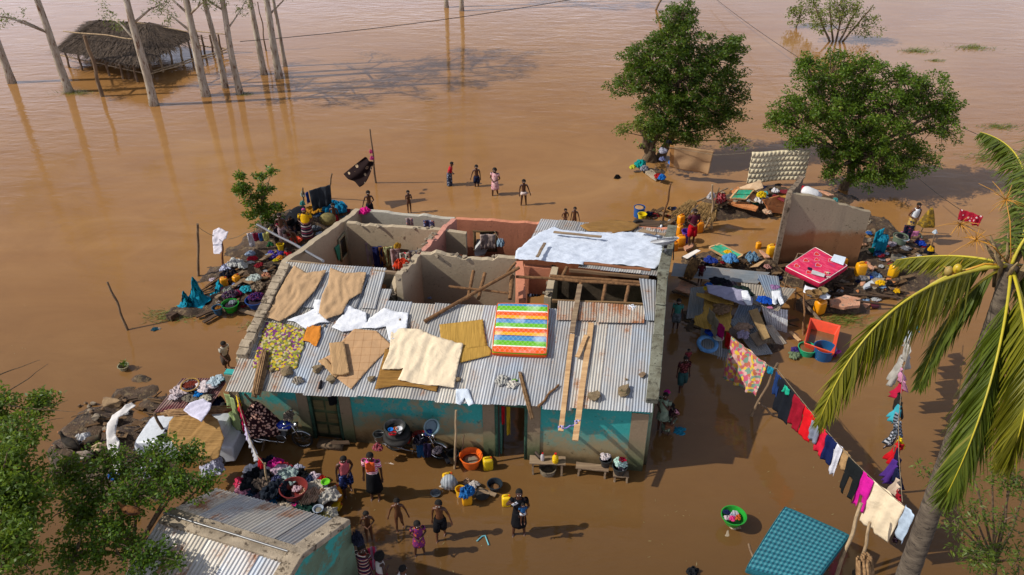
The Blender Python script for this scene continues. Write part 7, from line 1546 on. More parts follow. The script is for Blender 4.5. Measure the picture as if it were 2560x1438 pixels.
hang(G(2266, 1262, 1.95), G(2285, 1290, 1.95), 1.0, 'a8b8c8', 'pale blue cloth behind the cream blanket', 'cloth', nf=1); hang(G(2255, 1290, 1.2), G(2268, 1300, 1.2), .9, floral('2a1c22', ['8a6a7a', '5c5a8a'], 16), 'dark print cloth between blanket and palm trunk', 'cloth', nf=1)
for i, (a_, b2_, r_, lab) in enumerate((((2088, 1450), (2153, 1258), .05, 'pale pole left of the cream blanket'), ((2142, 1450), (2175, 1306), .045, 'split pole before the cream blanket'))): stick('line_pole', G(*a_, 0), G(*b2_, 2.0 - i * .5), r_, r_ * .8, POLEP, label=lab)
bundle(G(2165, 1470, .2), G(2160, 1400, .9), .22, RB, 'reed bundle at the lower edge beside the checked mattress', n=90, seed=5); rock(2145, 1440, 26, 'dark stone heap beside the checked mattress', .1, rough_mat('dark_stone', '3f3a30', '5c5444', 4))
mattress([(1960, 1274), (2122, 1346), (2030, 1470), (1862, 1430)], gz(.75), .14, plaid('4a8a94', '1f6a78', '0f4456', 15), cloth('22606c'), 'mattress with dark and light teal checks at the lower edge', arch=.03)
stick('bed_pole', G(1800, 1450, .3) + V((.9, 0, 0)), G(1872, 1360, .5), .03, .03, POLEW, label='stick end under the left of the checked mattress'); garment(1732, 1432, 15, cloth('1a1c20', .3), 'black bag breaking the bottom edge of the water', 0, 'bag', 'bag', .9)
# rear line running toward the palm
q = [G(2292, 752, 2.0), G(2276, 850, 2.0), G(2256, 945, 2.0), G(2246, 1060, 2.0), G(2247, 1140, 2.0), G(2256, 1255, 2.0)]; wire(q, .01, 'rear clothesline running toward the palm', ROPE, 'rope', 'clothesline')
for i, (y0, y1_, x, d_, c, lab) in enumerate(((770, 800, 2290, .5, '2a9ab8', 'cyan cloth at the far end of the rear line'), (800, 835, 2283, .5, 'b0b8c0', 'white cloth behind the palm leaf on the rear line'), (835, 885, 2272, .7, 'a8a49c', 'grey white shirt on the rear line'), (885, 915, 2258, .8, 'a09c94', 'knotted grey towel on the rear line'), (918, 955, 2256, .4, 'c88aa8', 'pink strip on the rear line'), (955, 975, 2255, .35, 'a8183a', 'crimson strip on the rear line'), (980, 1010, 2251, .6, '2a2622', 'dark striped cloth on the rear line'), (1010, 1030, 2252, .45, '3a9aa8', 'turquoise cloth on the rear line'),
      (1030, 1065, 2247, .55, '7a8490', 'blue grey plaid on the rear line'), (1062, 1090, 2242, .5, '4a525c', 'black and white checked cloth on the rear line'), (1090, 1102, 2250, .3, 'd8b80c', 'yellow cloth above the red one on the rear line'), (1100, 1120, 2249, .6, 'b8101c', 'red cloth below the yellow one on the rear line'), (1118, 1150, 2246, .8, '1a1a34', 'navy garment in the middle of the rear line'), (1145, 1168, 2243, .6, '4a2a7a', 'purple print garment on the rear line'), (1168, 1195, 2247, .5, '141c3c', 'navy cap shaped cloth on the rear line'), (1195, 1225, 2248, .7, 'b8a490', 'cream shirt on the rear line'), (1222, 1248, 2247, .6, '8a1420', 'red and black cloth on the rear line'))):
    A = G(x - 4, y0, 2.0); B2 = G(x + 5 - (i % 2) * 5, y1_, 2.0); hang(A, B2, d_, plaid(c, '20242a', 'a8aab0', 9) if 'plaid' in lab or 'check' in lab else cloth(c, .3), lab, 'garment', nf=2, fold=.09, seed=i, wind=V((.12 * (-1) ** i, 0, 0)))
stick('prop_stick', G(2222, 1236, -.05), G(2238, 1115, 1.9), .035, .03, POLEW, label='stick propping the rear line'); hang(G(2238, 1108, 1.95), G(2262, 1112, 1.95), .5, 'a8141c', 'red shirt spread across the rear line', 'shirt', shape='shirt', nf=2)
# orange tray, tubs
def tray4(px, z, h, ins, mat, label):
    T = [G(x, y, z) for x, y in px]; c = sum(T, V()) / 4; o = thing('orange_trough', label, 'trough', V((c.x, c.y, 0))); mb = MB()
    k = lambda p, s_, dz: c + (p - c) * s_ + V((0, 0, dz))
    mb.rings([[k(p, ins, -h) for p in T], [k(p, .97, -.01) for p in T], [k(p, 1.04, 0) for p in T], [k(p, 1.03, -.04) for p in T], [k(p, ins + .03, -h - .03) for p in T]], cap=True); part('body', mb, mat, o, sh=30, bev=.015)
    w_ = MB(); w_.add([k(p, ins + (.97 - ins) * .25, -h * .75) for p in T], [(0, 1, 2, 3)]); part('water', w_, DIRTW, o); return o
tray4([(2027, 795), (2101, 814), (2085, 882), (2012, 856)], .45, .42, .74, plastic('cf4526', .5), 'large coral orange trough holding muddy water'); garment(2050, 856, 12, cloth('9a7a5c'), 'tan rag soaking in the orange trough', .12, 'rag', 'rag', .15)
vessel('green_basin', 2015, 884, .28, .26, '1f9a6a', 'turquoise green basin of muddy water left of the blue tub', 'basin', 0, .78, fill=DIRTW, fh=.8); vessel('blue_tub', 2056, 893, .33, .42, '0f4a78', 'dark blue tub beside the turquoise basin', 'tub', 0, .85)
garment(1985, 888, 14, cloth('6b7a5c', .3), 'olive checked cloth beside the turquoise basin', .05, 'cloth', 'cloth', .5); garment(1988, 875, 11, '3a2a6a', 'purple blue cloth beside the turquoise basin', .12, 'cloth', 'cloth', .5); garment(2082, 886, 12, '6b1438', 'wine red cloth right of the blue tub', .05, 'cloth', 'cloth', .5); garment(2093, 880, 9, 'a83a8a', 'magenta white cloth right of the blue tub', .1, 'cloth', 'cloth', .5)
# pink mattress on a bed frame
PM = patches(['8a3a6c', 'b82450', 'c42a50', 'cc4a68', '8a3868'], 3.2, .85, 'UV', (1, 4, 1), True)
mattress([(2036, 626), (2117, 672), (2048, 717), (1962, 675)], gz(.85), .16, PM, cloth('a8183c'), 'pink mattress printed with hearts, drying on a bed frame', off=0, hearts=[(.22, .2, .085, .3), (.62, .16, .085, .2), (.2, .55, .08, .3), (.52, .5, .085, .2), (.18, .84, .08, .2), (.55, .86, .08, .1), (.86, .62, .07, .2), (.36, .36, .07, .3)])
bf = thing('iron_bed', 'wire bed frame showing behind the pink mattress', 'bed frame', G(2000, 690)); q = [G(1995, 634, .75), G(2045, 640, .75), G(2060, 712, .75), G(1968, 690, .75)]
for i in range(4): stick('rail', q[i], q[(i + 1) % 4], .02, .02, WOODG, bf, bend=.0); stick('leg', q[i], V((q[i].x, q[i].y, -.2)), .025, .025, WOODG, bf, bend=0)
slab([(2085, 637), (2115, 645), (2108, 664), (2076, 652)], gz(1.05), .03, cloth('c0ccd8', .05), 'folded white blue cloth on the pink mattress', 'cloth', 'panel'); slab([(2030, 677), (2062, 688), (2060, 694), (2028, 685)], gz(1.05), .05, cloth('b8b8b8'), 'white packet on the pink mattress', 'packet', 'panel'); garment(2024, 672, 6, '1a1f3a', 'dark cloth bit by the white packet', 1.04, 'rag', 'rag', .4); garment(2070, 682, 5, 'c8b8a0', 'cream soap dish shape on the pink mattress', 1.04, 'dish', 'dish', .3); garment(2072, 693, 5, 'c0b0a8', 'cream scrap near the mattress edge', 1.04, 'scrap', 'scrap', .3)
# table with white cloth and baskets
drape([(2012, 716), (2024, 722), (2050, 728), (2076, 742), (2072, 750), (2060, 752), (2036, 745), (2007, 733)], gz(.75), WHT, 'white cloth on a low table carrying two baskets', 'cloth', 'tablecloth', .03, 4, .3); COIL = rough_mat('coil_basket', '6b4f30', '9a7848', 14, bump=.6)
vessel('round_basket', 2039, 740, .16, .16, '', 'brown round basket on the white table cloth', 'basket', .82, .8, mat=COIL, lip=.03, sy=1); vessel('round_basket', 2056, 732, .15, .13, '', 'paler round basket behind the brown one', 'basket', .82, .8, mat=rough_mat('coil2', '7a6a48', 'a08c60', 14)); vessel('wicker_plate', 2024, 732, .14, .03, '', 'flat basket lid left of the two baskets', 'basket', .82, .9, mat=COIL)
for a_, b2_ in (((2007, 850), (2010, 736)), ((1986, 782), (1989, 720)), ((1950, 700), (1990, 735))): stick('shack_post', G(*a_, -.1), G(*b2_, .8), .035, .03, POLEB, label='upright post at %s' % {2007: 'the left of the white cloth table', 1986: 'the right edge of the tan shack roof', 1950: 'the rear of the tan shack roof'}[a_[0]])
plank((2000, 745), (2050, 802), .12, .04, 'long pale plank slanting to the orange trough', WOODG, gz(.5), 0, -.4); plank((1975, 830), (2000, 852), .12, .04, 'short plank left of the orange trough', WOODL, gz(.12), 0, 0)
# water cans of the right side
for x, y, lab, on, rz, sc, c in ((1701, 560, 'yellow can left of the man in maroon, upper one', 'g', .6, 1.1, 'd98a08'), (1697, 586, 'tilted yellow can beside the right gable corner', 'g', .9, 1.15, 'd98a08'), (1701, 615, 'yellow can in front of the purple bucket', 'g', .1, 1.25, 'd98a08'), (1746, 580, 'yellow can right of the man in maroon', 'g', .4, 1.3, 'd98208'), (1685, 626, 'yellow can half hidden by the gable coping', 0, .3, 1.0, 'c87a08'),
      (1895, 621, 'small yellow can afloat in the inner pool', 0, .2, .75, 'd99210'), (1926, 640, 'larger yellow can afloat by the ruined wall', 0, .1, 1.3, 'd9a010'), (1881, 676, 'yellow can with a blue cap below the grey blue bundle', 'g', .5, 1.0, 'd98a08'), (1902, 677, 'small yellow can right of the blue capped one', 'g', .2, .85, 'd98a08'), (2108, 664, 'yellow can behind the pink mattress corner', 'g', .2, 1.05, 'd98a08'), (2148, 688, 'yellow can at the foot of the ruined wall', 'g', .1, 1.4, 'd09008'),
      (2231, 690, 'yellow can farthest right on the wreckage', 'g', .5, 1.4, 'd09a0a'), (2046, 782, 'yellow can in front of the white cloth table', 'g', .4, 1.45, 'd98a08'), (563, 716, 'yellow can among rags on the left bank', 'g', .3, 1.0, 'd08a08'), (594, 710, 'second yellow can on the left bank, nearer the wall', 'g', .9, 1.0, 'd08a08')):
    can(x, y, lab, on, rz, sc, c)
vessel('drum', 1597, 540, .22, .42, '0f4a8a', 'blue drum with a tan lid at the left end of the wreckage', 'drum', .1, .98, fill=rough_mat('tan_lid', '9a7850', 'b89068', 6), fh=.95); bucket(1604, 552, .17, .32, 'c8b00a', 'square yellow bucket before the blue drum', on=.15); bucket(1714, 604, .19, .48, '4a2a8a', 'purple bucket beside the man in maroon', on=.02); bucket(703, 626, .13, .28, 'b89a10', 'yellow bucket on the left bank by the shirtless boy', on='g')
vessel('orange_basin', 740, 604, .24, .10, 'c8401c', 'orange red basin in front of the bending child', 'basin', 'g', .75)
slab([(1708, 622), (1730, 612), (1735, 618), (1714, 630)], gz(.08), .10, PINKB, 'pink block under the feet of the man in maroon', 'block', 'block')
cart = thing('cart', 'wrecked cart axle with tyre below the blue drum', 'cart', G(1620, 565)); beam('bed', G(1585, 556, .35), G(1650, 562, .35), .5, .08, WOODD, cart); w_ = part('wheel', MB().lathe([(.12, -.05), (.13, 0), (.12, .05)], 20), STEEL, cart, local=True); w_.location = G(1593, 566, .2) - V(cart.location); w_.rotation_euler = (R(90), 0, R(10))
mb = MB(); rg = [[V(((.24 + .07 * math.cos(b_)) * math.cos(a), (.24 + .07 * math.cos(b_)) * math.sin(a), .07 * math.sin(b_))) for b_ in [2 * math.pi * k / 10 for k in range(10)]] for a in [2 * math.pi * i / 30 for i in range(30)]]; mb.rings(rg + [rg[0]], cap=False); part('tyre', mb, RUBBER, w_, local=True)
# poles of the wreckage
for a_, b2_, z, r_, m, lab in (((1654, 563), (1677, 458), 2.0, .05, POLEB, 'tall leaning brown pole at the left wreckage'), ((1762, 575), (1798, 470), 2.0, .04, POLEW, 'thin leaning pole through the thatch'), ((1778, 578), (1781, 462), 2.2, .05, POLEP, 'pale forked pole behind the thatch'), ((1755, 582), (1775, 545), .9, .045, POLEP, 'short pale strut right of the man in maroon'), ((1686, 545), (1676, 520), .6, .04, POLEW, 'short broken stake in the left wreckage')): stick('pole', G(*a_, -.1), G(*b2_, z), r_, r_ * .7, m, label=lab)
stick('pole', G(1740, 505, .6), G(1820, 470, 1.1), .04, .035, POLEW, label='dark pole lying over the rear wreckage')
def thatchp(px, z, label, n=420, seed=1):
    P = [G(x, y, zz) for (x, y), zz in zip(px, z)]; mb = MB().grid(lambda u_, v_: P[0].lerp(P[1], u_).lerp(P[3].lerp(P[2], u_), v_) + V((0, 0, .05 * math.sin(v_ * 3.14) + .04 * noise.noise(V((u_ * 5, v_ * 4, seed))))), 14, 8); thatch(mb, *P, random.Random(seed), n, .35, .022); return single('thatch_panel', mb, TH2, label, 'thatch', smooth=False, kind=None)
thatchp([(1690, 527), (1722, 533), (1745, 505), (1725, 498)], (.45, .45, .95, .9), 'left straw thatch panel of the wreckage'); thatchp([(1738, 528), (1790, 540), (1795, 512), (1755, 505)], (.75, .75, 1.15, 1.1), 'right straw thatch panel on poles', seed=4)
bundle(G(1722, 690, .6), G(1738, 655, .9), .2, RBD, 'brown reed bundle fanned below the satellite dish', n=80, seed=12); slab([(1706, 642), (1742, 624), (1752, 627), (1718, 648)], gz(.55), .02, cloth('d0c8c0'), 'white board right of the gable corner', 'board', 'board', tiltz=[.5, .75, .8, .5])
GRN = rough_mat('green_door', '1a8f6a', '4ab894', 3, '8a6a4a', bump=.3, rough=.5); 
def doorleaf(px, z, label):
    P = [G(x, y, zz) for (x, y), zz in zip(px, z)]; n = (P[1] - P[0]).cross(P[3] - P[0]).normalized(); n = n if n.z > 0 else -n; c = sum(P, V()) / 4; o = thing('door_leaf', label, 'door', V((c.x, c.y, min(p.z for p in P))))
    part('panel', MB().prism([c + (p - c) * .92 for p in P], .03, n), GRN, o, smooth=False)
    for i in range(4): beam('rail', P[i], P[(i + 1) % 4], .08, .06, WOODL, o)
    beam('mid_rail', P[0].lerp(P[1], .5) + n * .02, P[3].lerp(P[2], .5) + n * .02, .06, .05, GRN, o)
doorleaf([(1773, 620), (1800, 610), (1857, 638), (1830, 652)], (.6, .7, .55, .4), 'green door leaf fallen beside the brown reed bundle'); doorleaf([(1826, 496), (1845, 474), (1885, 474), (1864, 498)], (.75, 1.05, 1.05, .75), 'green shuttered frame lying on the rear wreckage')
garment(1820, 630, 9, 'd8a80c', 'yellow plastic on the fallen green door', .72, 'plastic sheet', 'plastic_sheet', .4); garment(1825, 650, 17, '4a84b8', 'sky blue net bundle below the fallen green door', .6, 'net bundle', 'net_bundle', .7); garment(1880, 645, 20, '5c7a90', 'grey blue net bundle in the middle of the wreckage', .55, 'net bundle', 'net_bundle', .6); garment(1777, 651, 17, '1a2f78', 'dark blue cloth beside the brown reed bundle', .55, 'cloth', 'cloth', .35)
slab([(1873, 670), (1900, 655), (1915, 651), (1895, 668)], gz(.5), .03, WOODL, 'pale board propped under the grey blue bundle', 'board', 'board'); garment(1918, 668, 9, 'a87a70', 'pinkish scraps at the near end of the ruined wall', .6, 'scrap', 'scrap', .6); slab([(1897, 627), (1908, 630), (1925, 646), (1912, 646)], gz(.4), .05, PINKB, 'pink plaster strip by the floating can')
# rear heap
slab([(1845, 470), (1904, 450), (1908, 470), (1880, 480)], gz(.7), .06, rough_mat('cream_slab', 'b89a78', 'd0b494', 3), 'large cream slab at the top of the rear heap', tiltz=[.6, 1.25, .95, .7]); slab([(1905, 500), (1945, 488), (1962, 510), (1955, 535), (1920, 530)], gz(.35), .08, ORNGB, 'broad orange plaster slab leaning by the ruined wall', tiltz=[.85, .85, .45, .1, .3])
slab([(1810, 502), (1868, 512), (1895, 522), (1890, 530), (1820, 512)], gz(.4), .10, ORNGB, 'orange beam edge along the front of the rear heap'); slab([(1828, 480), (1845, 470), (1850, 475), (1833, 488)], gz(.6), .08, ORNGB, 'small orange slab left of the green frame')
slab([(1950, 477), (1968, 476), (1970, 486), (1945, 484)], gz(.8), .05, plastic('6b101c', .5), 'dark red board beside the ruined wall, upper one', 'board', 'board'); slab([(1935, 487), (1962, 500), (1960, 506), (1930, 492)], gz(.75), .05, plastic('6b101c', .5), 'dark red board beside the ruined wall, lower one', 'board', 'board'); slab([(1945, 484), (1966, 488), (1965, 496), (1948, 493)], gz(.7), .04, rough_mat('ochre', '9a6a2a', 'b8863a', 4), 'ochre board between the two dark red boards', 'board', 'board')
garment(1905, 502, 16, cloth('c0bcb8', .2), 'white lower part of a sack on the rear heap', .65, 'sack', 'sack', .9); garment(1905, 490, 12, 'c8a814', 'yellow mouth of the sack on the rear heap', .95, 'sack', 'sack', .7); vessel('round_basket', 1883, 494, .24, .18, '', 'round cream basket tipped on the rear heap', 'basket', .7, .85, rot=(.8, 0, 0), mat=rough_mat('cream_basket', 'a08c68', 'c0aa84', 12), fill=PINKB, fh=.3)
garment(1797, 500, 17, floral('7a141c', ['b83a3a', 'a8a0a0'], 14), 'red wrapped bundle behind the thatch', .6, 'bundle', 'bundle', .9); garment(1778, 495, 10, 'b8b4b4', 'white rag on the pale forked pole', .9, 'rag', 'rag', 1.2); garment(1890, 508, 9, '0f4a3a', 'dark green bag below the cream basket', .5, 'bag', 'bag', .7); garment(1938, 478, 9, 'c8c4c4', 'white rag beside the dark red boards', .9, 'rag', 'rag', .6)
garment(1917, 530, 12, cloth('c0a084', .3), 'shredded cream cloth at the pool edge', .3, 'cloth', 'cloth', .5); garment(1914, 484, 7, '4aa0a0', 'turquoise scrap on the rear heap', .9, 'scrap', 'scrap', .6)
bg_ = thing('cement_bag', 'white sack with a red band behind the ruined wall', 'sack', G(2022, 484, .3)); p = G(2022, 480, .75); part('sack', MB().tube([G(2004, 474, .9), G(2016, 476, .95), G(2040, 486, .8), G(2052, 492, .7)], [.16, .2, .2, .12], 14, sq=.6), cloth('c8c8c8', .1), bg_); part('red_band', MB().tube([G(2001, 473, .9), G(2007, 474.5, .93)], [.17, .19], 14, sq=.62), cloth('b01428'), bg_)
slab([(2042, 477), (2062, 480), (2086, 490), (2070, 491)], gz(.7), .05, PINKB, 'peach slab behind the ruined wall'); bundle(G(2040, 500, .55), G(2078, 506, .5), .18, wood('4a2f1c', '7a5230'), 'row of brown bricks or sticks behind the ruined wall', n=40, name='stick_stack', cat='sticks')
garment(2088, 503, 9, '4a9a94', 'turquoise scrap behind the ruined wall', .5, 'scrap', 'scrap', .7)
garment(2207, 598, 14, cloth('0f6a84', .2), 'teal sheet bundle on the right mound, upper fold', 1.15, 'sheet', 'sheet', .8); hang(G(2190, 580, 1.1), G(2212, 570, 1.35), .8, cloth('107a94', .2), 'teal net hung on a stick beside the ruined wall', 'net', nf=2, fold=.06); hang(G(2192, 600, 1.0), G(2222, 600, 1.05), .95, cloth('0e6a82', .2), 'wide teal net hanging down the right mound', 'net', nf=3, fold=.06)
vessel('wash_tub', 2246, 610, .26, .36, '5c6a58', 'grey green tub in front of the woman in the white vest', 'tub', 'g', .9, fill=WETW, fh=.9); garment(2250, 590, 8, '16181c', 'dark laundry in the grey green tub', .75, 'laundry', 'laundry', .5); vessel('enamel_bowl', 2260, 600, .16, .06, 'c0ccd8', 'white blue enamel bowl beside the tub', 'bowl', .6)
for x, y, r, c, lab in ((2270, 605, 10, 'b01a28', 'red plastic bag by the enamel bowl'), (2290, 607, 12, '8a5a5c', 'dusty rose bundle by the tub'), (2298, 616, 13, '1a3a9a', 'royal blue cloth on the right mound'), (2292, 598, 12, '6b7a70', 'grey green scarf on the right mound'), (2195, 640, 13, '14305c', 'blue cloth below the teal net'), (2200, 646, 9, '6b1420', 'wine cloth below the teal net'), (2180, 634, 10, '10603f', 'green cloth left of the teal net'), (2215, 642, 6, 'b8bcc8', 'white crumple at the foot of the teal net'), (2228, 618, 11, '8a8088', 'grey mauve cloth behind the teal net'), (2170, 590, 8, '2a5a9a', 'blue scrap beside the ruined wall end'), (2240, 735, 9, 'c89a0c', 'yellow crushed can under the palm leaf'), (2200, 716, 12, 'd8a80c', 'yellow broken plastic among the long poles'), (2168, 700, 11, '0f3a9a', 'blue plastic tray among the long poles')): garment(x, y, r, cloth(c, .3), lab, 'g', 'cloth' if 'can' not in lab and 'plastic' not in lab else 'plastic', 'cloth_scrap', .5, up=.12)
slab([(2156, 718), (2178, 706), (2186, 716), (2160, 725)], gz(.3), .10, plastic('b8bcc0', .4), 'white plastic canister lying among the long poles', 'canister', 'canister'); vessel('wheel_rim', 2163, 652, .26, .05, '', 'dark round tray or rim below the ruined wall', 'rim', 'g', .9, mat=IRON)
stick('prop_stick', G(2302, 520 + 60, .0), G(2325, 535, 1.0), .03, .03, POLEW, label='forked stick carrying the mustard blanket'); stick('prop_stick', G(2316, 650, 0), G(2338, 585, 1.2), .03, .02, POLEW, label='thin stick with a white rag tip'); garment(2337, 583, 5, 'b8c4cc', 'white rag tip on the thin stick', 1.2, 'rag', 'rag', 1.4)
c0 = G(2330, 520, 1.6); rg = []
for t_ in [i / 7 for i in range(8)]: rg.append([c0 + V((math.cos(a) * (.03 + .3 * t_ ** .8) * (1 + .12 * math.sin(a * 5)), math.sin(a) * (.03 + .2 * t_) * (1 + .12 * math.sin(a * 5)), -.75 * t_)) for a in [2 * math.pi * k / 24 for k in range(24)]])
single('mustard_blanket', MB().rings(rg, cap=False), cloth('8f7020', .2, '5c4a20'), 'mustard blanket draped over a forked stick in the water', 'blanket', solid=.01)
hang(G(2401, 522, 1.5), G(2458, 542, 1.5), .45, floral('8a1428', ['b8a0a0', '6b0f1c'], 10), 'crimson and white blanket behind the palm crown', 'blanket', nf=3, fold=.06); garment(2322, 632, 12, cloth('101420'), 'black bag with yellow stripe on the right mound', .3, 'bag', 'bag', 1.6); garment(2326, 626, 7, 'c89a10', 'yellow stripe of the black bag', .6, 'strap', 'strap', 1.2)
# rear washing line between the trees
wire([G(1672, 368, 1.6), G(1790, 388, 1.55), G(1880, 382, 1.6), G(2020, 372, 1.7)], .012, 'washing line between the two big trees', ROPE, 'rope', 'clothesline'); BRN = stripes(((0, '8a6238'), (.08, '9a7a58'), (.85, '8a6238')), .42, 0)
hang(G(1675, 362, 1.7), G(1785, 378, 1.6), 1.05, BRN, 'translucent brown bordered sheet on the rear washing line', 'sheet', nf=1, fold=.05, dropb=1.15)
A, B2 = G(1880, 380, 1.65), G(2026, 374, 1.75); mb = MB(); mb.uv = []
for j in range(37):
    for i in range(81):
        s_, t_ = i / 80, j / 36; a_, b_ = s_ * 14, t_ * 6; d_ = .09 * (abs(math.sin(math.pi * (a_ + b_ * .5))) * abs(math.sin(math.pi * b_))) ** .4; mb.v.append(A.lerp(B2, s_) + V((0, -d_ - .04 * math.sin(s_ * 9), -1.5 * t_ * (1 - .08 * s_)))); mb.uv.append((s_, t_))
for j in range(36):
    for i in range(80): k = j * 81 + i; mb.f.append((k, k + 1, k + 82, k + 81))
single('quilt', mb, cloth('cabd9e', .08), 'cream quilt with raised leaf pattern on the rear washing line', 'quilt', solid=.02)
for x, y, r, c, lab, z in ((1600, 415, 16, '0f8a84', 'turquoise cloth floating under the left tree', .2), (1582, 420, 8, 'b8b83a', 'yellow edge of the turquoise cloth', .2), (1612, 424, 10, '8a8a94', 'grey rag under the left tree', .15), (1644, 442, 9, '9a1c1c', 'red rag on the sunken block', .25), (1655, 446, 10, '1a6ab8', 'blue rag on the sunken block', .25), (1677, 408, 8, '2a7ac8', 'blue cloth on a twig by the brown sheet', .7), (1657, 380, 10, '9a98a4', 'white twisted cloth tied to the line end', 1.4), (1655, 400, 8, '7a80a8', 'lilac twisted cloth hanging from the line end', .8), (1672, 357, 7, '14141a', 'black rag tied at the line end', 1.7), (1630, 352, 9, '4a8a84', 'teal rag caught in the undergrowth', 1.0), (1607, 368, 10, '3a3028', 'dark cloth hanging on the left stems', .7), (1543, 445, 8, '1c1712', 'dark scrap afloat left of the two big trees', 0)): garment(x, y, r, cloth(c, .3), lab, z, 'cloth', 'rag', .8)
slab([(1612, 428), (1630, 430), (1650, 448), (1640, 454), (1614, 436)], gz(.02), .12, CONC, 'sunken concrete block under the left tree', 'block', 'block')
# left bank lines, nets and heaps
stick('line_pole', G(940, 462, -.1), G(925, 323, 2.7), .05, .03, POLEW, label='tall crooked pole of the brown batik cloth', bend=.03, seed=8); stick('line_pole', G(815, 500, -.1), G(830, 434, 1.4), .035, .03, POLEW, label='short pole behind the grey blanket'); stick('line_pole', G(757, 545, 0), G(757, 470, 1.5), .04, .03, POLEW, label='pole wrapped with pale rags left of the grey blanket')
stick('line_pole', G(496, 695, -.1), G(494, 560, 2.3), .05, .045, POLEW, label='tall straight pole at the left end of the white shirt line', bend=.01); stick('line_pole', G(557, 665, 0), G(553, 590, 1.2), .045, .04, WOODR, label='brown post under the white shirt'); stick('leaning_pole', G(322, 832, -.1), G(268, 705, 1.7), .045, .035, POLEW, label='lone leaning pole in the open water at left'); wire([G(494, 566, 2.2), G(535, 590, 1.5)], .01, 'cord to the white shirt post', ROPE, 'cord', 'cord', .05); wire([G(570, 598, 1.4), G(612, 582, 1.5), G(650, 560, 1.8)], .01, 'cord from the white shirt to the pipe', ROPE, 'cord', 'cord', .05)
a_, b2_ = G(857, 440, 1.6), G(920, 395, 1.95); mb = MB(); BAT = floral('1c0f0e', ['9a8468', '8a7058'], 3.0, 'UV', .28, .45)
P4 = [G(912, 393, 2.1), G(934, 408, 1.9), G(900, 466, 1.1), G(858, 437, 1.4)]; mb.uv = []
for j in range(25):
    for i in range(17): u_, v_ = i / 16, j / 24; p = P4[0].lerp(P4[1], u_).lerp(P4[3].lerp(P4[2], u_), v_) + V((0, .07 * math.sin(u_ * 9 + v_ * 2), -.22 * math.sin(math.pi * v_) * u_)); mb.v.append(p); mb.uv.append((u_ * 1.0, v_ * 1.7))
for j in range(24):
    for i in range(16): k = j * 17 + i; mb.f.append((k, k + 1, k + 18, k + 17))
single('batik_cloth', mb, BAT, 'dark brown batik cloth with cream rosettes blowing from the tall pole', 'cloth', solid=.01); garment(928, 382, 5, 'b8406a', 'pink rag knotted on the tall crooked pole', 1.9, 'rag', 'rag', 1.5); garment(930, 398, 5, 'c0407a', 'lower pink knot on the tall crooked pole', 1.75, 'rag', 'rag', 1.3)
hang(G(772, 476, 1.5), G(826, 462, 1.7), .95, cloth('30343a', .2), 'dark grey blanket hanging over the left bank', 'blanket', nf=3, fold=.04, dropb=.85); hang(G(763, 482, 1.4), G(771, 479, 1.4), .5, '143a84', 'blue cloth left of the grey blanket', nf=1); garment(757, 490, 6, 'a8a894', 'pale rag tied high on the wrapped pole', 1.1, 'rag', 'rag', 1.8); garment(757, 512, 6, '4a9a94', 'turquoise rag low on the wrapped pole', .7, 'rag', 'rag', 1.6)
garment(790, 524, 24, 'a8741c', 'ochre cloth under the grey blanket', .45, 'cloth', 'cloth', .3); garment(840, 522, 28, '0a6a8f', 'big turquoise net heap at the wall corner', .5, 'net', 'net', .6); vs_, fs_ = uvs((0, 0, 0), .30, 20); bb = single('grass_ball', MB().add([G(819, 548, .75) + V((q_.x * 1.1, q_.y, q_.z * .8)) for q_ in vs_], fs_), rough_mat('khaki', '5c5230', '857a48', 9), 'round khaki bundle tied at the top beside the wall', 'bundle'); bucket(856, 552, .14, .26, '0f6f94', 'turquoise bucket by the wall corner', on='g')
um = thing('umbrella', 'open black umbrella on the left bank', 'umbrella', G(738, 560, .5)); c0 = G(738, 540, 1.15); U3 = Matrix.Rotation(R(-28), 3, 'Y') @ Matrix.Rotation(R(15), 3, 'X'); rg = [[c0 + U3 @ V((math.cos(a) * r_ * (1 - .06 * (k % 3 == 1)), math.sin(a) * r_ * (1 - .06 * (k % 3 == 1)), .22 - .34 * r_ * r_ / .4)) for k, a in enumerate([2 * math.pi * k / 24 for k in range(24)])] for r_ in (.01, .15, .30, .43, .52)]
x = part('canopy', MB().rings(rg, cap=True), cloth('101218', .1), um); x.modifiers.new('s', 'SOLIDIFY').thickness = .006; part('shaft', MB().tube([c0 + U3 @ V((0, 0, .28)), c0 + U3 @ V((0, 0, -.8))], .01, 6), STEEL, um)
P4 = [G(*a) for a in ((455, 775, .15), (478, 690, 1.1), (520, 745, .4), (548, 742, .35))]
def net(poly, zs, lab, seed): return drape(poly, gz(.3), cloth('0e7f98', .25), lab, 'net', 'fishing_net', .10, 5, .6, off=.02, seed=seed, sag=None)
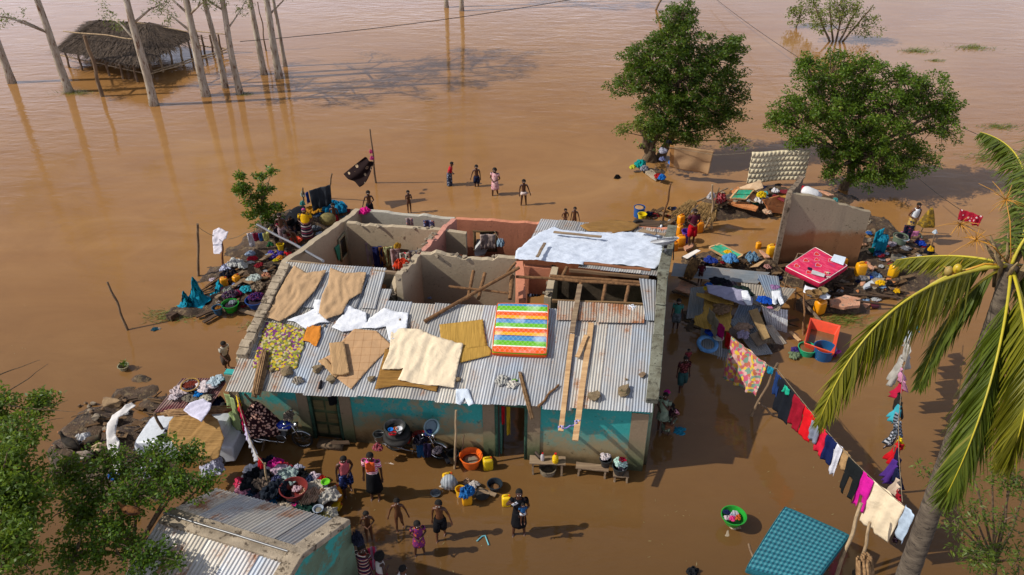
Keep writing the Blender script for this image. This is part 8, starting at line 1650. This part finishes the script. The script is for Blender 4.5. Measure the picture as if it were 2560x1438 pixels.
for i, (tip, base_, lab) in enumerate((((481, 693, 1.15), [(455, 765), (500, 775), (530, 745), (505, 735), (465, 745)], 'tallest peak of the turquoise fishing net'), ((458, 728, .8), [(443, 765), (470, 785), (490, 760), (465, 745)], 'left lower peak of the turquoise fishing net'), ((546, 700, .8), [(515, 748), (545, 742), (560, 720), (540, 722)], 'right arm of the turquoise fishing net'))):
    T_ = G(*tip); Q = [GH(*b_, .02) for b_ in base_]; n_ = 30; rg = []
    for k in range(9):
        t_ = k / 8; ring_ = []
        for m in range(n_): s_ = m / n_ * len(Q); p = Q[int(s_) % len(Q)].lerp(Q[(int(s_) + 1) % len(Q)], s_ % 1); ring_.append(T_.lerp(p, t_) - V((0, 0, .28 * math.sin(math.pi * t_) * T_.z)) + (p - T_).xy.to_3d() * .10 * math.sin(m * 1.9 + i) * t_ + V((noise.noise(V((m * .9, t_ * 5, i))), noise.noise(V((m * .9, t_ * 5, i + 5))), .5 * noise.noise(V((m * .7, t_ * 4, i + 9))))) * .16 * math.sin(math.pi * min(1, t_ + .1)))
        rg.append(ring_)
    single('fishing_net', MB().rings(rg, cap=False), cloth('0e7f98', .3), lab, 'fishing net', solid=.006)
garment(470, 772, 26, '0e7890', 'spread foot of the turquoise fishing net', 'g', 'fishing net', 'fishing_net', .25)
LB = [(568, 674, 17, 'b0b4cc', 'white lilac cloth beside the white sacks'), (590, 662, 20, 'b0b0ac', 'large white woven sack on the left bank'), (608, 668, 14, 'a8aaa4', 'second white sack, right of the large one'), (574, 690, 20, '0c0e1c', 'black cloth below the white sacks'), (535, 705, 10, 'b8a8b0', 'whitish rag above the net arm'), (636, 700, 16, 'b0bab4', 'white green lettered bag near the coping wall'), (662, 693, 14, 'a87048', 'heap of orange and white shells by the coping wall'), (645, 722, 20, '7a6a58', 'grey brown cloth circle near the coping wall'),
      (590, 719, 13, '9aa8cc', 'pale blue white cloth in the left heap'), (615, 728, 15, '2a94a4', 'turquoise towel in the left heap'), (600, 736, 15, '6b1038', 'wine red cloth in the left heap'), (578, 742, 18, '141420', 'black print cloth in the left heap'), (560, 752, 15, '9a8088', 'mauve print cloth in the left heap'), (555, 728, 9, 'a04a6a', 'rose scrap in the left heap'), (568, 728, 12, '8a8a80', 'grey plastic sheet in the left heap'), (688, 642, 20, '141f7a', 'blue patterned bundle on the left bank'), (700, 648, 10, 'c07a1c', 'orange yellow cloth on the blue bundle'), (690, 655, 7, 'b8a81c', 'yellow cloth on the blue bundle'), (633, 652, 12, 'a8182c', 'red white cloth by the plank'), (628, 638, 12, '8a9ab0', 'blue white cloth by the plank'), (675, 615, 10, '14502c', 'green bag by the crouched woman'), (800, 535, 12, '2a5a8a', 'blue white plastic behind the woman in yellow'), (790, 575, 12, '6b7078', 'grey cloth beside the woman in yellow'), (800, 592, 14, 'b8c0cc', 'white plastic bag at the gable wall')]
for x, y, r, c, lab in LB: garment(x, y, r, floral(c, ['a8a0a0', '2a3a9a', 'a83a3a'], 18) if 'print' in lab or 'pattern' in lab or 'shell' in lab else cloth(c, .3), lab, 'g', 'cloth' if 'sack' not in lab else 'sack', 'cloth', .45, up=.06)
for (x, y, r, c, lab) in ((579, 776, .28, '0c7a1c', 'bright green basin on the left bank'), (642, 766, .34, '0c3a7a', 'blue basin heaped with dark laundry by the coping wall'), (547, 786, .17, '0c3f5c', 'small dark blue bucket left of the green basin')): vessel('basin', x, y, r, .30, c, lab, 'basin', .08, .68, fill=cloth('2a1f2c'), fh=.7)
garment(583, 757, 10, plaid('3a4a5c', '9aa0a8', '1c2430', 20, 'Object'), 'grey checked laundry in the green basin', .32, 'laundry', 'laundry', .5); garment(642, 744, 18, floral('1a1038', ['b8405a', '2a3a9a'], 14), 'purple print laundry in the blue basin', .36, 'laundry', 'laundry', .5); garment(547, 770, 8, '8a5a1c', 'orange cloth behind the small bucket', .3, 'cloth', 'cloth', .5)
drape([(534, 580), (548, 574), (572, 583), (566, 600), (556, 608), (556, 632), (550, 640), (535, 638), (532, 600)], gz(1.3), cloth('c4bec4', .08), 'white shirt spread on top of the brown post', 'shirt', 'shirt', .05, 6, 1.4)
for x, c, lab in ((617, 'b8b4b8', 'white cloth on the short bank line'), (631, '7a1c34', 'wine cloth on the short bank line'), (645, '2a4a7a', 'blue cloth on the short bank line'), (656, 'a8a45c', 'yellow cloth on the short bank line')): p = G(x, 583, 1.1); hang(p, p + V((.22, .02, 0)), .35 if c != 'b8b4b8' else .6, c, lab, nf=1)
rnd = random.Random(9)
for i in range(14): x = rnd.uniform(500, 560); y = 740 - (x - 500) * .6 + rnd.uniform(-14, 10); a_ = GH(x, y, .08); stick('firewood', a_, GH(x + rnd.uniform(40, 90), y - rnd.uniform(20, 45), .14), .03, .022, POLEB if i % 2 else WOODD, label='brown firewood stick stacked behind the turquoise net', cat='stick', group='firewood stack behind the net', seed=i)
for i, (a_, b2_, lab) in enumerate((((590, 690), (690, 628), 'long plank rising over the left bank'), ((540, 745), (610, 700), 'plank between the net and the left heap'), ((490, 792), (545, 770), 'dark plank in the water below the net'), ((508, 806), (545, 785), 'second dark plank beside the small bucket'), ((600, 775), (650, 790), 'pale plank in front of the blue basin'))): plank(a_, b2_, .14, .05, lab, WOODG if i < 2 or i == 4 else WOODD, lambda x, y, o: GH(x, y, o), .10, .12)
beam('box', G(424, 787, .1), G(437, 793, .1), .3, .22, WOODD, None, 'small dark box awash left of the net', 'box')
# rubble, individually; pieces of a heap nobody can tell apart share a label
def scatter(poly, n, r0, r1, mats, label, group, seed, up=.02, flat=.6):
    rn = random.Random(seed); x0, x1_ = min(p[0] for p in poly), max(p[0] for p in poly); y0, y1_ = min(p[1] for p in poly), max(p[1] for p in poly); c = 0
    while c < n:
        x, y = rn.uniform(x0, x1_), rn.uniform(y0, y1_); ins = False
        for i in range(len(poly)):
            a, b_ = poly[i], poly[i - 1]
            if (a[1] > y) != (b_[1] > y) and x < (b_[0] - a[0]) * (y - a[1]) / (b_[1] - a[1]) + a[0]: ins = not ins
        if not ins: continue
        rock(x, y, rn.uniform(r0, r1), label, 'g', rn.choice(mats), group, rn.uniform(.35, .7), asp=rn.uniform(.5, 1), up=up, seed=rn.random() * 60, sub=2); c += 1
scatter([(1800, 485), (1850, 470), (1960, 470), (1965, 540), (1900, 535), (1800, 510)], 46, 3, 9, [BLOCK, PINKB, BLOCK, MUD], 'small rubble lump of the rear heap left of the ruined wall', 'rubble of the rear heap', 1)
scatter([(1590, 530), (1700, 525), (1780, 545), (1780, 575), (1700, 570), (1600, 565)], 26, 3, 8, [BLOCK, PINKB, WOODD, MUD], 'small rubble lump of the wreckage behind the yellow cans', 'rubble behind the yellow cans', 2)
scatter([(2060, 715), (2140, 690), (2250, 680), (2240, 740), (2140, 760), (2070, 750)], 34, 5, 14, [BLOCK, PINKB, BLOCK, ORNGB], 'broken wall piece in the wreckage right of the pink mattress', 'rubble right of the pink mattress', 3)
scatter([(2150, 600), (2300, 600), (2310, 660), (2250, 690), (2160, 670)], 32, 4, 12, [BLOCK, PINKB, MUD, BLOCK], 'broken piece on the right mound behind the yellow cans', 'rubble of the right mound', 4)
scatter([(2130, 535), (2175, 540), (2180, 620), (2150, 640)], 20, 6, 12, [BLOCK, BLOCK, WOODD], 'loose block along the end of the ruined wall', 'blocks along the ruined wall', 5)
scatter([(1850, 640), (1960, 650), (1950, 690), (1860, 690)], 18, 4, 9, [BLOCK, PINKB, MUD], 'small rubble between the net bundles and the pink mattress', 'rubble between net bundles and mattress', 6)
scatter([(190, 1010), (330, 1000), (330, 1080), (250, 1080)], 22, 6, 14, [BLOCK, rough_mat('brown_stone', '5c4a38', '8a6d50', 4)], 'brown stone of the heap below the big boulder', 'stones below the boulder', 7)
slab([(2072, 757), (2110, 744), (2150, 752), (2147, 770), (2110, 775), (2075, 768)], gz(.3), .12, PINKB, 'large flat pink plaster slab in front of the wreckage'); rock(2163, 765, 14, 'small pink block right of the large flat slab', 0, PINKB); slab([(2176, 760), (2195, 756), (2198, 770), (2180, 772)], gz(.05), .05, plastic('4a0f1c', .5), 'dark red board awash at the near right of the wreckage', 'board', 'board')
slab([(2137, 690), (2170, 690), (2172, 705), (2135, 702)], gz(.25), .12, CONC, 'grey concrete slab under the can at the ruined wall'); slab([(2175, 700), (2210, 700), (2205, 712), (2175, 712)], gz(.2), .1, CONC, 'pale grey slab between the two right cans'); slab([(2160, 658), (2168, 656), (2186, 672), (2182, 680)], gz(.45), .06, PINKB, 'peach plaster strip between the two right cans'); slab([(2230, 630), (2280, 650), (2275, 672), (2225, 650)], gz(.4), .05, rough_mat('grey_panel', '5c5448', '7a7060', 3), 'wide grey board on the right mound', 'board', 'board')
for i, (a_, b2_, lab) in enumerate((((2060, 700), (2230, 735), 'long dark pole over the wreckage, rear one'), ((2085, 712), (2240, 745), 'long dark pole over the wreckage, middle one'), ((2080, 735), (2245, 742), 'long dark pole over the wreckage, front one'), ((2140, 752), (2240, 765), 'thin dark pole at the water edge of the wreckage'), ((2235, 650), (2290, 670), 'grey rail on the right mound'))): stick('pole', GH(*a_, .2), GH(*b2_, .12), .045, .035, WOODD if i < 4 else STEEL, label=lab, bend=.01, seed=i)
print('N', len([o for o in bpy.data.objects if o.parent is None]))
def scraps(poly, n, r0, r1, cols, where, group, seed):
    rn = random.Random(seed); x0, x1_ = min(p[0] for p in poly), max(p[0] for p in poly); y0, y1_ = min(p[1] for p in poly), max(p[1] for p in poly); c = 0
    while c < n:
        x, y = rn.uniform(x0, x1_), rn.uniform(y0, y1_); ins = False
        for i in range(len(poly)):
            a, b_ = poly[i], poly[i - 1]
            if (a[1] > y) != (b_[1] > y) and x < (b_[0] - a[0]) * (y - a[1]) / (b_[1] - a[1]) + a[0]: ins = not ins
        if not ins: continue
        nm, col_ = rn.choice(cols); c += 1
        if nm in ('stick', 'board'):
            an = rn.uniform(-.9, .5); L = rn.uniform(1.6, 4.2) * r1; a_, b2_ = (x, y), (x + math.cos(an) * L, y + math.sin(an) * L * .7)
            if nm == 'stick': stick('stick', GH(*a_, .07), GH(*b2_, .1), .025, .015, cloth(col_, .4), label='broken stick lying ' + where, cat='stick', group='sticks ' + group, seed=c)
            else: plank(a_, b2_, rn.uniform(.08, .2), .03, 'short broken board lying ' + where, cloth(col_, .4), lambda x, y, o: GH(x, y, o), rn.uniform(.04, .15), rn.uniform(.04, .2), 'boards ' + group)
        else: garment(x, y, rn.uniform(r0, r1) * 1.3, cloth(col_, .35), f'small {nm} scrap of cloth {where}', 'g', 'scrap', 'cloth_scrap', rn.uniform(.2, .5), group=f'{nm} scraps {group}', up=.04)
WD = [('stick', '4a3624'), ('stick', '6b5238'), ('board', '7a6248'), ('board', '5c4630'), ('stick', '33261a')]
CL = [('white', 'a8a8a8'), ('dark blue', '141c3c'), ('grey', '6b6b70'), ('black', '121216'), ('red', '7a1420'), ('brown', '5c4430'), ('pale blue', '7a94b0')]
scraps([(1590, 535), (1700, 520), (1790, 500), (1800, 560), (1700, 572), (1600, 568)], 58, 4, 9, WD * 3 + CL, 'behind the yellow cans', 'behind the cans', 11)
scraps([(1810, 490), (1850, 468), (1960, 468), (1960, 535), (1880, 530), (1800, 515)], 46, 4, 9, WD + CL * 2, 'on the rear heap', 'on the rear heap', 12)
scraps([(1690, 640), (1860, 640), (1960, 655), (1950, 700), (1740, 668)], 72, 4, 9, WD * 2 + CL, 'between net bundles and zinc sheets', 'between nets and zinc', 13)
scraps([(2060, 710), (2150, 680), (2260, 690), (2250, 745), (2130, 765), (2000, 760)], 72, 5, 11, WD * 3 + CL, 'right of the pink mattress', 'right of the mattress', 14)
scraps([(2150, 590), (2310, 600), (2320, 665), (2240, 685), (2165, 670)], 50, 4, 9, WD * 2 + CL, 'on the right mound', 'on the right mound', 15)
scraps([(520, 770), (560, 700), (640, 640), (720, 600), (740, 640), (660, 740), (600, 790)], 56, 4, 9, WD * 2 + CL, 'on the left mud bank', 'on the left bank', 16)
scraps([(700, 580), (760, 540), (880, 520), (860, 560), (760, 620)], 28, 4, 8, WD + CL * 2, 'among the people on the left bank', 'among the people', 17)
scraps([(180, 1000), (400, 960), (420, 1060), (300, 1180), (150, 1150)], 50, 5, 11, WD * 4 + CL[:3] + CL[5:6], 'on the lower left mound', 'on the lower left mound', 18)
scraps([(1700, 800), (1800, 860), (1960, 850), (2000, 780), (1900, 720)], 22, 5, 9, WD * 3, 'around the collapsed shack', 'around the shack', 19)

# leaf bits, foam flecks and straw drifting on the water near the houses
mb = MB(); rn = random.Random(77)
for i in range(1500):
    x, y = rn.gauss(-1, 8), rn.uniform(11.5, 31)
    if noise.noise(V((x * .35, y * .5, 4))) < .12 or hgt(x, y) > -.1: continue
    a = rn.uniform(0, 3.14); L, w_ = rn.uniform(.015, .07), rn.uniform(.004, .014); d_ = V((math.cos(a), math.sin(a), 0)); s_ = V((-d_.y, d_.x, 0)); p = V((x, y, .006)); k = len(mb.v); mb.v += [p - d_ * L, p + s_ * w_, p + d_ * L, p - s_ * w_]; mb.f.append((k, k + 1, k + 2, k + 3))
single('floating_debris', mb, leafm('5c4a2a', '8a7a50', 'b0a890', .1), 'leaf bits and straw flecks drifting on the flood', 'debris', kind='stuff', smooth=False)
for o in bpy.data.objects:
    if o.parent is None and o.get('label') and not o.get('kind'): o['kind'] = 'thing'
